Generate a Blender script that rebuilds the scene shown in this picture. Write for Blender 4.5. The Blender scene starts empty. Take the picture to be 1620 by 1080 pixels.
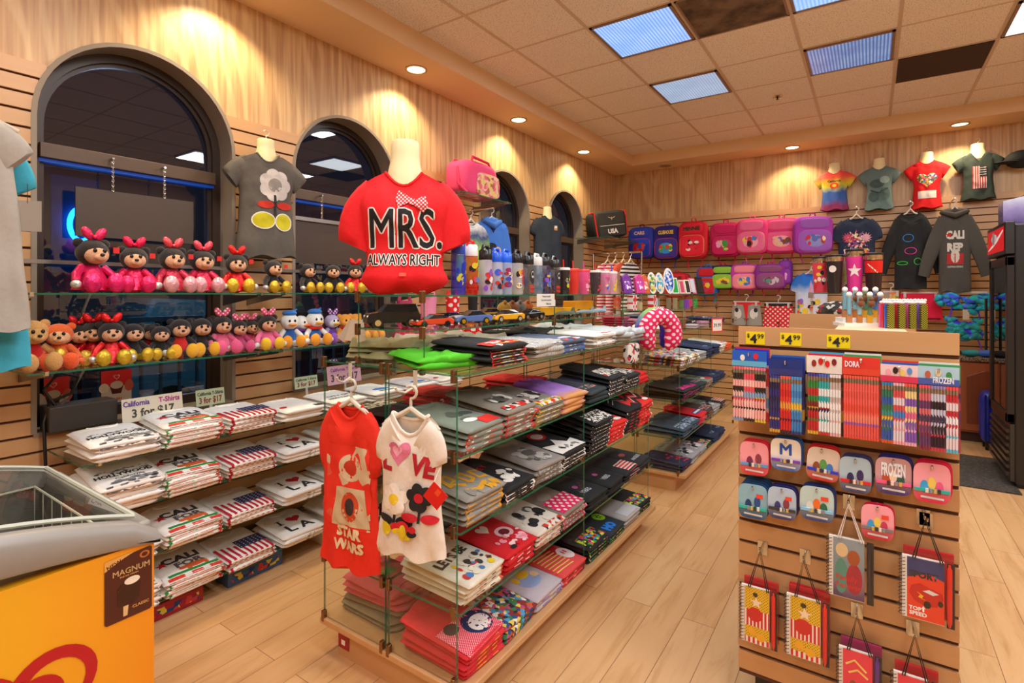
import bpy, math, random
from mathutils import Vector, Matrix, noise
from mathutils.geometry import tessellate_polygon
R = math.radians
PI = math.pi
random.seed(11)
SC = bpy.context.scene
COL = SC.collection

# ------------------------------------------------------------------ camera, world, exposure
EYE = 1.50
FPX = 838.5
YAW = 34.07
cd = bpy.data.cameras.new('camera')
cam = bpy.data.objects.new('camera', cd); COL.objects.link(cam)
cd.sensor_width = 36.0
cd.lens = 36.0 * FPX / 1620.0
cd.shift_y = -77.0 / 1620.0
cd.clip_start = 0.05
cam.location = (0, 0, EYE)
cam.rotation_euler = (R(90), 0, R(YAW))
SC.camera = cam
vs = SC.view_settings
vs.view_transform = 'Standard'; vs.look = 'None'; vs.gamma = 1.0; vs.use_curve_mapping = False
vs.exposure = -0.15
try:
    SC.cycles.max_bounces = 12; SC.cycles.transparent_max_bounces = 40
    SC.cycles.diffuse_bounces = 6; SC.cycles.glossy_bounces = 5
    SC.cycles.sample_clamp_indirect = 6.0
    SC.cycles.caustics_reflective = False; SC.cycles.caustics_refractive = False
except Exception:
    pass
W = bpy.data.worlds.new('night'); SC.world = W; W.use_nodes = True
wn = W.node_tree.nodes; wl = W.node_tree.links
bg = wn['Background']
tc = wn.new('ShaderNodeTexCoord'); sp = wn.new('ShaderNodeSeparateXYZ'); rp = wn.new('ShaderNodeValToRGB')
wl.new(tc.outputs['Generated'], sp.inputs[0]); wl.new(sp.outputs['Z'], rp.inputs[0]); wl.new(rp.outputs[0], bg.inputs[0])
rp.color_ramp.elements[0].position = 0.0; rp.color_ramp.elements[0].color = (0.020, 0.024, 0.035, 1)
rp.color_ramp.elements[1].position = 0.5; rp.color_ramp.elements[1].color = (0.010, 0.016, 0.040, 1)
bg.inputs[1].default_value = 1.0

def light(name, kind, loc, power, col, size=None, rot=(0, 0, 0), sy=None, spot=None, blend=0.5, spread=None):
    d = bpy.data.lights.new(name, kind); d.energy = power; d.color = col
    if kind == 'AREA':
        d.size = size
        if sy: d.shape = 'RECTANGLE'; d.size_y = sy
        if spread: d.spread = spread
    if kind == 'SPOT':
        d.spot_size = spot; d.spot_blend = blend; d.shadow_soft_size = size or 0.04
    if kind == 'POINT': d.shadow_soft_size = size or 0.05
    o = bpy.data.objects.new(name, d); COL.objects.link(o); o.location = loc; o.rotation_euler = rot
    return o

CEIL = 3.374; SOF = 3.228
XW, YB = -3.113, 7.33          # left wall face, back wall face
XR, YF = 3.6, -3.0
WARM = (1.0, 0.80, 0.50); NEUT = (0.90, 0.96, 1.0); COOL = (0.86, 0.93, 1.0)
PANELS = [(-1.359, 3.70, 1.0), (-1.359, 4.935, .55), (-0.139, 3.70, .8), (-0.139, 4.935, .4)]
PANELS_BACK = [(-1.359, 1.26), (-0.139, 1.26), (1.08, 1.26), (1.08, 3.70), (-1.359, -0.57), (1.08, -0.57), (2.3, 3.70), (2.3, 1.26), (-0.139, -1.8), (1.08, 4.935)]
for (x, y, k) in PANELS:
    light('panel_light', 'AREA', (x, y, CEIL - 0.03), 20 * k, NEUT, 0.55)
for (x, y) in PANELS_BACK:
    light('panel_light', 'AREA', (x, y, CEIL - 0.03), 24 if x < -1 else 28, NEUT, 0.55)
DOWN_L = [(-2.91, y) for y in (0.10, 1.54, 2.98, 4.42, 5.87)]
DOWN_B = [(-0.77, 7.08), (0.76, 7.07), (2.29, 7.07)]
for (x, y) in DOWN_L:
    light('downlight_lamp', 'SPOT', (x, y, SOF - 0.012), 78, WARM, 0.035, (0, 0, 0), spot=R(125), blend=0.55)
for (x, y) in DOWN_B:
    light('downlight_lamp', 'SPOT', (x, y, SOF - 0.012), 62, WARM, 0.035, (0, 0, 0), spot=R(125), blend=0.55)

# ------------------------------------------------------------------ picture <-> place helpers (real planes of the room)
cY, sY = math.cos(R(YAW)), math.sin(R(YAW))
def ray(px):
    d = (px - 810.0) / FPX
    return d * cY - sY, d * sY + cY
def onX(px, X):                       # -> Y, depth
    a, b = ray(px); t = X / a
    return b * t, t
def onY(px, Y):                       # -> X, depth
    a, b = ray(px); t = Y / b
    return a * t, t
def zz(py, depth): return EYE - (py - 463.0) / FPX * depth

# ------------------------------------------------------------------ materials
def lin(h):
    if isinstance(h, (tuple, list)): return tuple(h[:3]) + (1,)
    h = h.lstrip('#'); c = [int(h[i:i + 2], 16) / 255 for i in (0, 2, 4)]
    return tuple((x / 12.92 if x <= .04045 else ((x + .055) / 1.055) ** 2.4) for x in c) + (1,)
_m = {}
def newmat(key):
    m = bpy.data.materials.new(key); m.use_nodes = True
    nt = m.node_tree; return m, nt.nodes, nt.links, nt.nodes['Principled BSDF']
def mix(n, l, fac, a, b, mode='MIX'):
    x = n.new('ShaderNodeMix'); x.data_type = 'RGBA'; x.blend_type = mode
    for s, v in ((0, fac), (6, a), (7, b)):
        if hasattr(v, 'links') or hasattr(v, 'is_linked'): l.new(v, x.inputs[s])
        elif v is not None: x.inputs[s].default_value = v
    return x.outputs[2]
def coords(n, l, scale=(1, 1, 1), rot=(0, 0, 0), loc=(0, 0, 0)):
    t = n.new('ShaderNodeTexCoord'); mp = n.new('ShaderNodeMapping')
    mp.inputs['Scale'].default_value = scale; mp.inputs['Rotation'].default_value = rot; mp.inputs['Location'].default_value = loc
    l.new(t.outputs['Object'], mp.inputs[0]); return mp.outputs[0]
def nz(n, l, vec, scale, detail=3, rough=.5, dist=0):
    t = n.new('ShaderNodeTexNoise'); t.inputs['Scale'].default_value = scale; t.inputs['Detail'].default_value = detail
    t.inputs['Roughness'].default_value = rough; t.inputs['Distortion'].default_value = dist; l.new(vec, t.inputs[0]); return t.outputs[0]
def bumpit(n, l, p, h, strength, dist=.002):
    b = n.new('ShaderNodeBump'); b.inputs['Strength'].default_value = strength; b.inputs['Distance'].default_value = dist
    l.new(h, b.inputs['Height']); l.new(b.outputs[0], p.inputs['Normal'])
def vary(n, l, f, col, amt=.10):
    a = tuple(min(1, c * (1 + amt)) for c in col[:3]) + (1,); b = tuple(c * (1 - amt) for c in col[:3]) + (1,)
    return mix(n, l, f, a, b)
def fab(h):
    k = 'fabric_%s' % str(h)
    if k in _m: return _m[k]
    m, n, l, p = newmat(k); v = coords(n, l)
    f = nz(n, l, v, 60, 4); l.new(vary(n, l, f, lin(h), .09), p.inputs['Base Color'])
    p.inputs['Roughness'].default_value = .85
    bumpit(n, l, p, nz(n, l, v, 28, 4), .5, .004); _m[k] = m; return m
def fuzz(h):
    k = 'plush_%s' % str(h)
    if k in _m: return _m[k]
    m, n, l, p = newmat(k); v = coords(n, l)
    f = nz(n, l, v, 220, 3); l.new(vary(n, l, f, lin(h), .22), p.inputs['Base Color'])
    p.inputs['Roughness'].default_value = .95; p.inputs['Sheen Weight'].default_value = .3
    bumpit(n, l, p, f, .8, .004); _m[k] = m; return m
def shiny(h, rough=.28, metal=.0, amt=.05):
    k = 'gloss_%s_%s_%s' % (h, rough, metal)
    if k in _m: return _m[k]
    m, n, l, p = newmat(k); v = coords(n, l)
    l.new(vary(n, l, nz(n, l, v, 30, 3), lin(h), amt), p.inputs['Base Color'])
    p.inputs['Roughness'].default_value = rough; p.inputs['Metallic'].default_value = metal
    _m[k] = m; return m
def foil(h):
    k = 'foil_%s' % h
    if k in _m: return _m[k]
    m, n, l, p = newmat(k); v = coords(n, l)
    f = nz(n, l, v, 70, 4); l.new(vary(n, l, f, lin(h), .30), p.inputs['Base Color'])
    p.inputs['Roughness'].default_value = .3; p.inputs['Metallic'].default_value = .45
    bumpit(n, l, p, f, .9, .004); _m[k] = m; return m
def plane_vec(n, l, plane):
    t = n.new('ShaderNodeTexCoord'); s = n.new('ShaderNodeSeparateXYZ'); c = n.new('ShaderNodeCombineXYZ')
    l.new(t.outputs['Object'], s.inputs[0])
    l.new(s.outputs[plane[0].upper()], c.inputs[0]); l.new(s.outputs[plane[1].upper()], c.inputs[1]); return c.outputs[0]
def dots(bgc, fgc, scale=30, plane='xz', r=.28, rough=.8):
    k = 'dots_%s_%s_%s_%s' % (bgc, fgc, scale, plane)
    if k in _m: return _m[k]
    m, n, l, p = newmat(k); v = plane_vec(n, l, plane)
    mp = n.new('ShaderNodeMapping'); mp.inputs['Rotation'].default_value = (0, 0, R(45)); l.new(v, mp.inputs[0])
    vo = n.new('ShaderNodeTexVoronoi'); vo.voronoi_dimensions = '2D'; vo.inputs['Scale'].default_value = scale; vo.inputs['Randomness'].default_value = 0
    l.new(mp.outputs[0], vo.inputs['Vector'])
    c = n.new('ShaderNodeMath'); c.operation = 'LESS_THAN'; c.inputs[1].default_value = r; l.new(vo.outputs['Distance'], c.inputs[0])
    l.new(mix(n, l, c.outputs[0], lin(bgc), lin(fgc)), p.inputs['Base Color'])
    p.inputs['Roughness'].default_value = rough; bumpit(n, l, p, nz(n, l, coords(n, l), 28, 3), .4, .003); _m[k] = m; return m
def stripes(a, b, freq=60, plane='xz', axis=1, duty=.5, rough=.8):
    k = 'stripes_%s_%s_%s_%s_%s' % (a, b, freq, plane, axis)
    if k in _m: return _m[k]
    m, n, l, p = newmat(k); v = plane_vec(n, l, plane); s = n.new('ShaderNodeSeparateXYZ'); l.new(v, s.inputs[0])
    q = n.new('ShaderNodeMath'); q.operation = 'MULTIPLY'; q.inputs[1].default_value = freq; l.new(s.outputs[axis], q.inputs[0])
    fr = n.new('ShaderNodeMath'); fr.operation = 'FRACT'; l.new(q.outputs[0], fr.inputs[0])
    g = n.new('ShaderNodeMath'); g.operation = 'LESS_THAN'; g.inputs[1].default_value = duty; l.new(fr.outputs[0], g.inputs[0])
    l.new(mix(n, l, g.outputs[0], lin(b), lin(a)), p.inputs['Base Color']); p.inputs['Roughness'].default_value = rough
    _m[k] = m; return m
def multi(cols, scale=40, rough=.8, key='', stretch=(1, 1, 1)):
    """patchwork of several colours (all-over printed cloth, holographic wraps)"""
    k = 'patch_%s_%s_%s' % ('_'.join(cols), scale, key)
    if k in _m: return _m[k]
    m, n, l, p = newmat(k); v = coords(n, l, stretch)
    vo = n.new('ShaderNodeTexVoronoi'); vo.inputs['Scale'].default_value = scale; l.new(v, vo.inputs['Vector'])
    s = n.new('ShaderNodeSeparateXYZ'); l.new(vo.outputs['Color'], s.inputs[0])
    r = n.new('ShaderNodeValToRGB'); r.color_ramp.interpolation = 'CONSTANT'; l.new(s.outputs[0], r.inputs[0])
    e = r.color_ramp.elements
    while len(e) < len(cols): e.new(1.0)
    for i, c in enumerate(cols): e[i].position = i / len(cols); e[i].color = lin(c)
    l.new(r.outputs[0], p.inputs['Base Color']); p.inputs['Roughness'].default_value = rough; _m[k] = m; return m
def dye(cols, scale=6, key='', rough=.85, axis=2, lo=-.5, hi=0):
    """soft bands of colour, blending (tie-dye, galaxy print)"""
    k = 'dye_%s_%s' % ('_'.join(cols), key)
    if k in _m: return _m[k]
    m, n, l, p = newmat(k); v = coords(n, l); t = n.new('ShaderNodeSeparateXYZ'); l.new(v, t.inputs[0])
    mr = n.new('ShaderNodeMapRange'); mr.inputs[1].default_value = lo; mr.inputs[2].default_value = hi; l.new(t.outputs[axis], mr.inputs[0])
    f = nz(n, l, v, scale, 5, .65); ad = n.new('ShaderNodeMath'); ad.operation = 'MULTIPLY_ADD'; ad.inputs[1].default_value = .45; l.new(f, ad.inputs[0]); l.new(mr.outputs[0], ad.inputs[2])
    sb = n.new('ShaderNodeMath'); sb.operation = 'SUBTRACT'; sb.inputs[1].default_value = .22; l.new(ad.outputs[0], sb.inputs[0])
    r = n.new('ShaderNodeValToRGB'); l.new(sb.outputs[0], r.inputs[0]); e = r.color_ramp.elements
    while len(e) < len(cols): e.new(.5)
    for i, c in enumerate(cols): e[i].position = i / max(1, len(cols) - 1); e[i].color = lin(c)
    l.new(r.outputs[0], p.inputs['Base Color']); p.inputs['Roughness'].default_value = rough; _m[k] = m; return m
def glow(h, s=1.0):
    k = 'glow_%s_%s' % (h, s)
    if k in _m: return _m[k]
    m, n, l, p = newmat(k); v = coords(n, l); f = nz(n, l, v, 12, 2)
    l.new(vary(n, l, f, lin(h), .08), p.inputs['Emission Color']); p.inputs['Base Color'].default_value = lin(h); p.inputs['Emission Strength'].default_value = s
    _m[k] = m; return m
def clear(name, tint=(.96, .985, .97), ior=1.5, rough=.0, gl=(1, 1, 1)):
    if name in _m: return _m[name]
    m, n, l, p = newmat(name); n.remove(p)
    t = n.new('ShaderNodeBsdfTransparent'); t.inputs[0].default_value = tuple(tint) + (1,)
    g = n.new('ShaderNodeBsdfGlossy'); g.inputs[0].default_value = tuple(gl) + (1,); g.inputs['Roughness'].default_value = rough
    fz = n.new('ShaderNodeFresnel'); fz.inputs[0].default_value = ior; x = n.new('ShaderNodeMixShader')
    ge = n.new('ShaderNodeNewGeometry'); inv = n.new('ShaderNodeMath'); inv.operation = 'SUBTRACT'; inv.inputs[0].default_value = 1; l.new(ge.outputs['Backfacing'], inv.inputs[1])
    ml = n.new('ShaderNodeMath'); ml.operation = 'MULTIPLY'; l.new(fz.outputs[0], ml.inputs[0]); l.new(inv.outputs[0], ml.inputs[1])
    l.new(ml.outputs[0], x.inputs[0]); l.new(t.outputs[0], x.inputs[1]); l.new(g.outputs[0], x.inputs[2])
    l.new(x.outputs[0], n['Material Output'].inputs[0]); _m[name] = m; return m
def tinted(name, h, alpha=.5, rough=.1):
    """coloured see-through plastic"""
    if name in _m: return _m[name]
    m, n, l, p = newmat(name); p.inputs['Base Color'].default_value = lin(h); p.inputs['Roughness'].default_value = rough
    v = coords(n, l); l.new(vary(n, l, nz(n, l, v, 40), lin(h), .05), p.inputs['Base Color'])
    p.inputs['Alpha'].default_value = alpha; _m[name] = m; return m
GLASS = clear('shelf_glass'); FILM = clear('clear_film', (.97, .97, .98), 1.45, .05)
GEDGE = tinted('glass_edge', '#2f7a58', .6, .1)
CHROME = shiny('#c9c6c0', .18, 1.0); STEEL = shiny('#9c9892', .35, 1.0)
BLACK = shiny('#141313', .35); DARK = shiny('#2b2826', .5); WHITEP = shiny('#f0eee6', .4); CLEARP = tinted('clear_plastic', '#e8e2d6', .55, .15)
BLACKF, WHITEF = fab('#17181b'), fab('#ece8e0')

def wood(name, a, b, c, axis='y', scale=1.0, rough=.35, stretch=14, rings=True, spec=.5):
    if name in _m: return _m[name]
    m, n, l, p = newmat(name)
    s = {'x': (1, stretch, stretch), 'y': (stretch, 1, stretch), 'z': (stretch, stretch, 1)}[axis]
    v = coords(n, l, tuple(q * scale for q in s))
    f = nz(n, l, v, 1.3, 6, .6, .6); g = nz(n, l, v, 9, 4, .6)
    r = n.new('ShaderNodeValToRGB'); l.new(f, r.inputs[0]); e = r.color_ramp.elements; e.new(.5)
    e[0].position = .3; e[0].color = lin(a); e[1].position = .5; e[1].color = lin(b); e[2].position = .72; e[2].color = lin(c)
    l.new(mix(n, l, g, r.outputs[0], lin(b)), p.inputs['Base Color'])
    p.inputs['Roughness'].default_value = rough; p.inputs['Specular IOR Level'].default_value = spec
    _m[name] = m; return m
MAPLE = wood('maple_laminate', '#c39261', '#c99b6b', '#cfa576', 'y', 1.0, .38)
MAPLEX = wood('maple_laminate_across', '#bf8e5e', '#c69868', '#cca273', 'x', 1.0, .38)
GROOVE = shiny('#5d3320', .7)

# ------------------------------------------------------------------ mesh builder
class MB:
    def __init__(s): s.v = []; s.f = []; s.m = []
    def add(s, vs, fs, m=0):
        b = len(s.v); s.v += [tuple(q) for q in vs]
        for f in fs: s.f.append(tuple(i + b for i in f)); s.m.append(m)
        return s
    def box(s, x0, y0, z0, x1, y1, z1, m=0):
        return s.add([(x0, y0, z0), (x1, y0, z0), (x1, y1, z0), (x0, y1, z0), (x0, y0, z1), (x1, y0, z1), (x1, y1, z1), (x0, y1, z1)],
                     [(0, 3, 2, 1), (4, 5, 6, 7), (0, 1, 5, 4), (1, 2, 6, 5), (2, 3, 7, 6), (3, 0, 4, 7)], m)
    def cb(s, c, d, m=0, M=None):
        x, y, z = [q / 2 for q in d]
        P = [Vector(q) for q in ((-x, -y, -z), (x, -y, -z), (x, y, -z), (-x, y, -z), (-x, -y, z), (x, -y, z), (x, y, z), (-x, y, z))]
        if M: P = [M @ q for q in P]
        return s.add([q + Vector(c) for q in P], [(0, 3, 2, 1), (4, 5, 6, 7), (0, 1, 5, 4), (1, 2, 6, 5), (2, 3, 7, 6), (3, 0, 4, 7)], m)
    def rings(s, rings, m=0, cap0=True, cap1=True, closed=True, loop=False):
        n = len(rings[0]); b = len(s.v)
        for r in rings: s.v += [tuple(q) for q in r]
        k = len(rings)
        for i in range(k if loop else k - 1):
            i2 = (i + 1) % k
            for j in range(n if closed else n - 1):
                j2 = (j + 1) % n
                s.f.append((b + i * n + j, b + i * n + j2, b + i2 * n + j2, b + i2 * n + j)); s.m.append(m)
        if closed and cap0: s.f.append(tuple(b + j for j in reversed(range(n)))); s.m.append(m)
        if closed and cap1: s.f.append(tuple(b + (k - 1) * n + j for j in range(n))); s.m.append(m)
        return s
    def tube(s, pts, r, n=8, m=0, cap=True, loop=False):
        pts = [Vector(p) for p in pts]; rr = r if isinstance(r, (list, tuple)) else [r] * len(pts); rings = []; up = None
        for i, p in enumerate(pts):
            if loop: d = pts[(i + 1) % len(pts)] - pts[i - 1]
            else: d = pts[min(i + 1, len(pts) - 1)] - pts[max(i - 1, 0)]
            if d.length < 1e-9: d = Vector((0, 0, 1))
            d.normalize()
            if up is None:
                up = Vector((0, 0, 1)) if abs(d.z) < .9 else Vector((1, 0, 0))
            a = d.cross(up)
            if a.length < 1e-5: a = d.cross(Vector((.3, 1, .2)))
            a.normalize(); up = a.cross(d).normalized()
            rings.append([p + (a * math.cos(2 * PI * j / n) + up * math.sin(2 * PI * j / n)) * rr[i] for j in range(n)])
        return s.rings(rings, m, cap and not loop, cap and not loop, True, loop)
    def lathe(s, prof, c=(0, 0, 0), n=16, m=0, sx=1, sy=1, cap=True):
        return s.rings([[(c[0] + r * sx * math.cos(2 * PI * j / n), c[1] + r * sy * math.sin(2 * PI * j / n), c[2] + z) for j in range(n)] for r, z in prof], m, cap, cap)
    def ell(s, c, d, n=12, k=8, m=0, M=None, e=1.0):
        def pw(t): return math.copysign(abs(t) ** e, t)
        rg = []
        for i in range(k + 1):
            th = -PI / 2 + PI * i / k; th = max(-PI / 2 + .02, min(PI / 2 - .02, th)); ring = []
            for j in range(n):
                ph = 2 * PI * j / n
                q = Vector((d[0] * pw(math.cos(th)) * pw(math.cos(ph)), d[1] * pw(math.cos(th)) * pw(math.sin(ph)), d[2] * pw(math.sin(th))))
                if M: q = M @ q
                ring.append(q + Vector(c))
            rg.append(ring)
        return s.rings(rg, m)
    def sbox(s, c, d, e=.35, n=20, k=12, m=0, M=None):
        return s.ell(c, [q / 2 for q in d], n, k, m, M, e)
    def prism(s, pts, fn0, fn1, m=0, ms=None):
        """polygon pts extruded between two 3-d maps"""
        n = len(pts); b = len(s.v); s.v += [tuple(fn0(*p)) for p in pts] + [tuple(fn1(*p)) for p in pts]
        tr = tessellate_polygon([[Vector((p[0], p[1], 0)) for p in pts]])
        for t in tr: s.f.append((b + t[0], b + t[1], b + t[2])); s.m.append(m); s.f.append((b + n + t[2], b + n + t[1], b + n + t[0])); s.m.append(m)
        for i in range(n): s.f.append((b + i, b + (i + 1) % n, b + n + (i + 1) % n, b + n + i)); s.m.append(m if ms is None else ms)
        return s
    def grid(s, fn, nu, nv, m=0):
        b = len(s.v)
        for i in range(nu + 1):
            for j in range(nv + 1): s.v.append(tuple(fn(i / nu, j / nv)))
        for i in range(nu):
            for j in range(nv):
                a = b + i * (nv + 1) + j; s.f.append((a, a + nv + 1, a + nv + 2, a + 1)); s.m.append(m)
        return s
    def mesh(s, name, mats, smooth=True, ang=40):
        me = bpy.data.meshes.new(name); me.from_pydata(s.v, [], s.f)
        if not isinstance(mats, (list, tuple)): mats = [mats]
        for x in mats: me.materials.append(x)
        if len(mats) > 1: me.polygons.foreach_set('material_index', s.m)
        import bmesh
        bm = bmesh.new(); bm.from_mesh(me); bmesh.ops.recalc_face_normals(bm, faces=bm.faces)
        if smooth:
            for f in bm.faces: f.smooth = True
            for e in bm.edges:
                if len(e.link_faces) == 2 and e.calc_face_angle(0) > R(ang): e.smooth = False
        bm.to_mesh(me); bm.free(); me.update(); return me
    def build(s, name, mats, parent=None, loc=None, smooth=True, bev=0, ang=40):
        o = bpy.data.objects.new(name, s.mesh(name, mats, smooth, ang)); COL.objects.link(o)
        if parent: o.parent = parent
        if loc: o.location = loc
        if bev:
            b = o.modifiers.new('b', 'BEVEL'); b.width = bev; b.segments = 2; b.limit_method = 'ANGLE'; b.angle_limit = R(50)
        return o
def inst(name, mesh, parent=None, loc=(0, 0, 0), rz=0.0, rot=None, scale=None):
    o = bpy.data.objects.new(name, mesh); COL.objects.link(o); o.location = loc; o.rotation_euler = rot or (0, 0, rz)
    if parent: o.parent = parent
    if scale: o.scale = scale
    return o
def tag(o, label=None, cat=None, group=None, kind=None):
    if label: o['label'] = label
    if cat: o['category'] = cat
    if group: o['group'] = group
    if kind: o['kind'] = kind
    return o
def thing(name, label, cat, loc=(0, 0, 0), rz=0.0, group=None, rot=None):
    o = bpy.data.objects.new(name, None); COL.objects.link(o); o.empty_display_size = .05
    o.location = loc; o.rotation_euler = rot or (0, 0, rz); return tag(o, label, cat, group)
def struct(o): o['kind'] = 'structure'; return o
def dup(root, loc=None, rz=None, rot=None):
    r = root.copy(); COL.objects.link(r)
    if loc is not None: r.location = loc
    if rz is not None: r.rotation_euler = (0, 0, rz)
    if rot is not None: r.rotation_euler = rot
    for ch in list(root.children):
        c = ch.copy(); COL.objects.link(c); c.parent = r
        for g in ch.children:
            d = g.copy(); COL.objects.link(d); d.parent = c
    return r

# ------------------------------------------------------------------ printed shapes, laid on any surface map (x, y, lift) -> point
_t = {}
def text2d(s, bold=.02, shear=0):
    k = (s, bold, shear)
    if k in _t: return _t[k]
    cu = bpy.data.curves.new('t', 'FONT'); cu.body = s; cu.align_x = 'CENTER'; cu.size = 1; cu.offset = bold; cu.resolution_u = 2; cu.shear = shear
    o = bpy.data.objects.new('t', cu); COL.objects.link(o)
    dg = bpy.context.evaluated_depsgraph_get(); dg.update(); me = o.evaluated_get(dg).to_mesh()
    vs = [(v.co.x, v.co.y) for v in me.vertices]; fs = [tuple(p.vertices) for p in me.polygons]
    o.evaluated_get(dg).to_mesh_clear(); bpy.data.objects.remove(o); bpy.data.curves.remove(cu)
    x0, x1 = min(v[0] for v in vs), max(v[0] for v in vs); cx = (x0 + x1) / 2
    _t[k] = ([((v[0] - cx), v[1]) for v in vs], fs, x1 - x0); return _t[k]
def star(cx, cy, r, n=5, q=.4, a0=90):
    return [(cx + (r if i % 2 == 0 else r * q) * math.cos(R(a0 + 180 * i / n)), cy + (r if i % 2 == 0 else r * q) * math.sin(R(a0 + 180 * i / n))) for i in range(2 * n)]
def heart(cx, cy, r):
    out = []
    for i in range(28):
        t = 2 * PI * i / 28
        out.append((cx + r / 16 * 16 * math.sin(t) ** 3, cy + r / 16 * (13 * math.cos(t) - 5 * math.cos(2 * t) - 2 * math.cos(3 * t) - math.cos(4 * t))))
    return out
def _split(vs, tris, step):
    vs = list(vs); out = []; st = list(tris); cap = 9000
    while st:
        t = st.pop(); e = [(math.dist(vs[t[i]], vs[t[(i + 1) % 3]]), i) for i in range(3)]; d, i = max(e)
        if d <= step or len(out) + len(st) > cap: out.append(t); continue
        a, b, c = t[i], t[(i + 1) % 3], t[(i + 2) % 3]; m = len(vs); vs.append(((vs[a][0] + vs[b][0]) / 2, (vs[a][1] + vs[b][1]) / 2)); st += [(a, m, c), (m, b, c)]
    return vs, out
def print_mesh(name, shapes, fn, lift=.0008, step=.014, dl=.00012):
    """shapes: ('r',x0,y0,x1,y1,mat) ('e',cx,cy,rx,ry,mat) ('p',pts,mat) ('t',text,cx,cy,capheight,mat,maxwidth,bold,rotation)"""
    mb = MB(); mats = []
    for i, sh in enumerate(shapes):
        L = lift + dl * i; mt = sh[5] if sh[0] in 'ret' else sh[2]
        if mt not in mats: mats.append(mt)
        mi = mats.index(mt)
        if sh[0] == 'r':
            _, x0, y0, x1, y1, _q = sh[:6]; nu = max(1, int(abs(x1 - x0) / step)); nv = max(1, int(abs(y1 - y0) / step))
            mb.grid(lambda u, v: fn(x0 + (x1 - x0) * u, y0 + (y1 - y0) * v, L), nu, nv, mi)
        elif sh[0] == 'e':
            _, cx, cy, rx, ry, _q = sh[:6]; n = 20; k = max(1, int(max(rx, ry) / step)); b = len(mb.v)
            mb.v.append(tuple(fn(cx, cy, L)))
            for q in range(1, k + 1):
                for j in range(n): a = 2 * PI * j / n; mb.v.append(tuple(fn(cx + rx * q / k * math.cos(a), cy + ry * q / k * math.sin(a), L)))
            for j in range(n): mb.f.append((b, b + 1 + j, b + 1 + (j + 1) % n)); mb.m.append(mi)
            for q in range(k - 1):
                for j in range(n):
                    j2 = (j + 1) % n; a0 = b + 1 + q * n; mb.f.append((a0 + j, a0 + n + j, a0 + n + j2, a0 + j2)); mb.m.append(mi)
        elif sh[0] == 'p':
            pts = sh[1]; b = len(mb.v); pts, tr = _split([tuple(p) for p in pts], [tuple(t) for t in tessellate_polygon([[Vector((p[0], p[1], 0)) for p in pts]])], step * 1.6); mb.v += [tuple(fn(p[0], p[1], L)) for p in pts]
            for t in tr: mb.f.append(tuple(b + q for q in t)); mb.m.append(mi)
        elif sh[0] == 't':
            s, cx, cy, ch = sh[1:5]; mw = sh[6] if len(sh) > 6 else None; bold = sh[7] if len(sh) > 7 and sh[7] is not None else .02; ro = R(sh[8]) if len(sh) > 8 else 0
            shift = [(0, 0)]
            if bold > 0 and ('M' in s or 'W' in s):      # thicken wide letters by overlaying shifted outlines
                bb = bold * ch / .70; shift = [(bb * math.cos(a), bb * math.sin(a)) for a in [2 * PI * i / 8 for i in range(8)]] + [(0, 0)]; bold = 0
            vs, fs0, w = text2d(s, bold); k = ch / .70; kx = k
            if mw and w * k > mw: kx = mw / w
            for j_, (sx_, sy_) in enumerate(shift):
                b = len(mb.v); q2 = []; fs = fs0
                for (x, y) in vs:
                    x, y = x * kx + sx_, y * k - ch / 2 + sy_; x, y = x * math.cos(ro) - y * math.sin(ro), x * math.sin(ro) + y * math.cos(ro)
                    q2.append((cx + x, cy + y))
                if step < .2: q2, fs = _split(q2, [(f[0], f[i], f[i + 1]) for f in fs for i in range(1, len(f) - 1)], step * 1.6)
                mb.v += [tuple(fn(x, y, L + .00003 * j_)) for x, y in q2]
                for f in fs: mb.f.append(tuple(b + q for q in f)); mb.m.append(mi)
    me = bpy.data.meshes.new(name); me.from_pydata(mb.v, [], mb.f)
    for x in mats: me.materials.append(x)
    me.polygons.foreach_set('material_index', mb.m)
    for p in me.polygons: p.use_smooth = True
    me.update(); return me
def prints(name, shapes, fn, parent, **k):
    o = bpy.data.objects.new(name, print_mesh(name, shapes, fn, **k)); COL.objects.link(o); o.parent = parent; return o
def blobs(x0, y0, x1, y1, cols, n, r=(.008, .02), seed=1, flat=1.0):
    """a scatter of generic spots and strokes within a box"""
    rd = random.Random(seed); out = []
    for i in range(n):
        c = fab(rd.choice(cols)); a, b = rd.uniform(*r), rd.uniform(*r) * flat
        out.append(('e', rd.uniform(x0 + a, x1 - a), rd.uniform(y0 + b, y1 - b), a, b, c))
    return out
def swirl(cx, cy, s, cols, seed=0):
    """generic flower motif: petals, centre, two leaves"""
    rd = random.Random(seed); out = []
    a, b, c, d = (list(cols) * 4)[:4]
    out.append(('p', [(cx - .06 * s, cy - .55 * s), (cx + .02 * s, cy - .55 * s), (cx + .06 * s, cy), (cx, cy)], fab(d)))
    for k in (-1, 1): out.append(('e', cx + k * .30 * s, cy - .42 * s, .26 * s, .13 * s, fab(c)))
    for i in range(6):
        t = 2 * PI * i / 6 + rd.random(); out.append(('e', cx + .24 * s * math.cos(t), cy + .15 * s + .24 * s * math.sin(t), .17 * s, .17 * s, fab(a)))
    out.append(('e', cx, cy + .15 * s, .14 * s, .14 * s, fab(b)))
    return out

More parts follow.
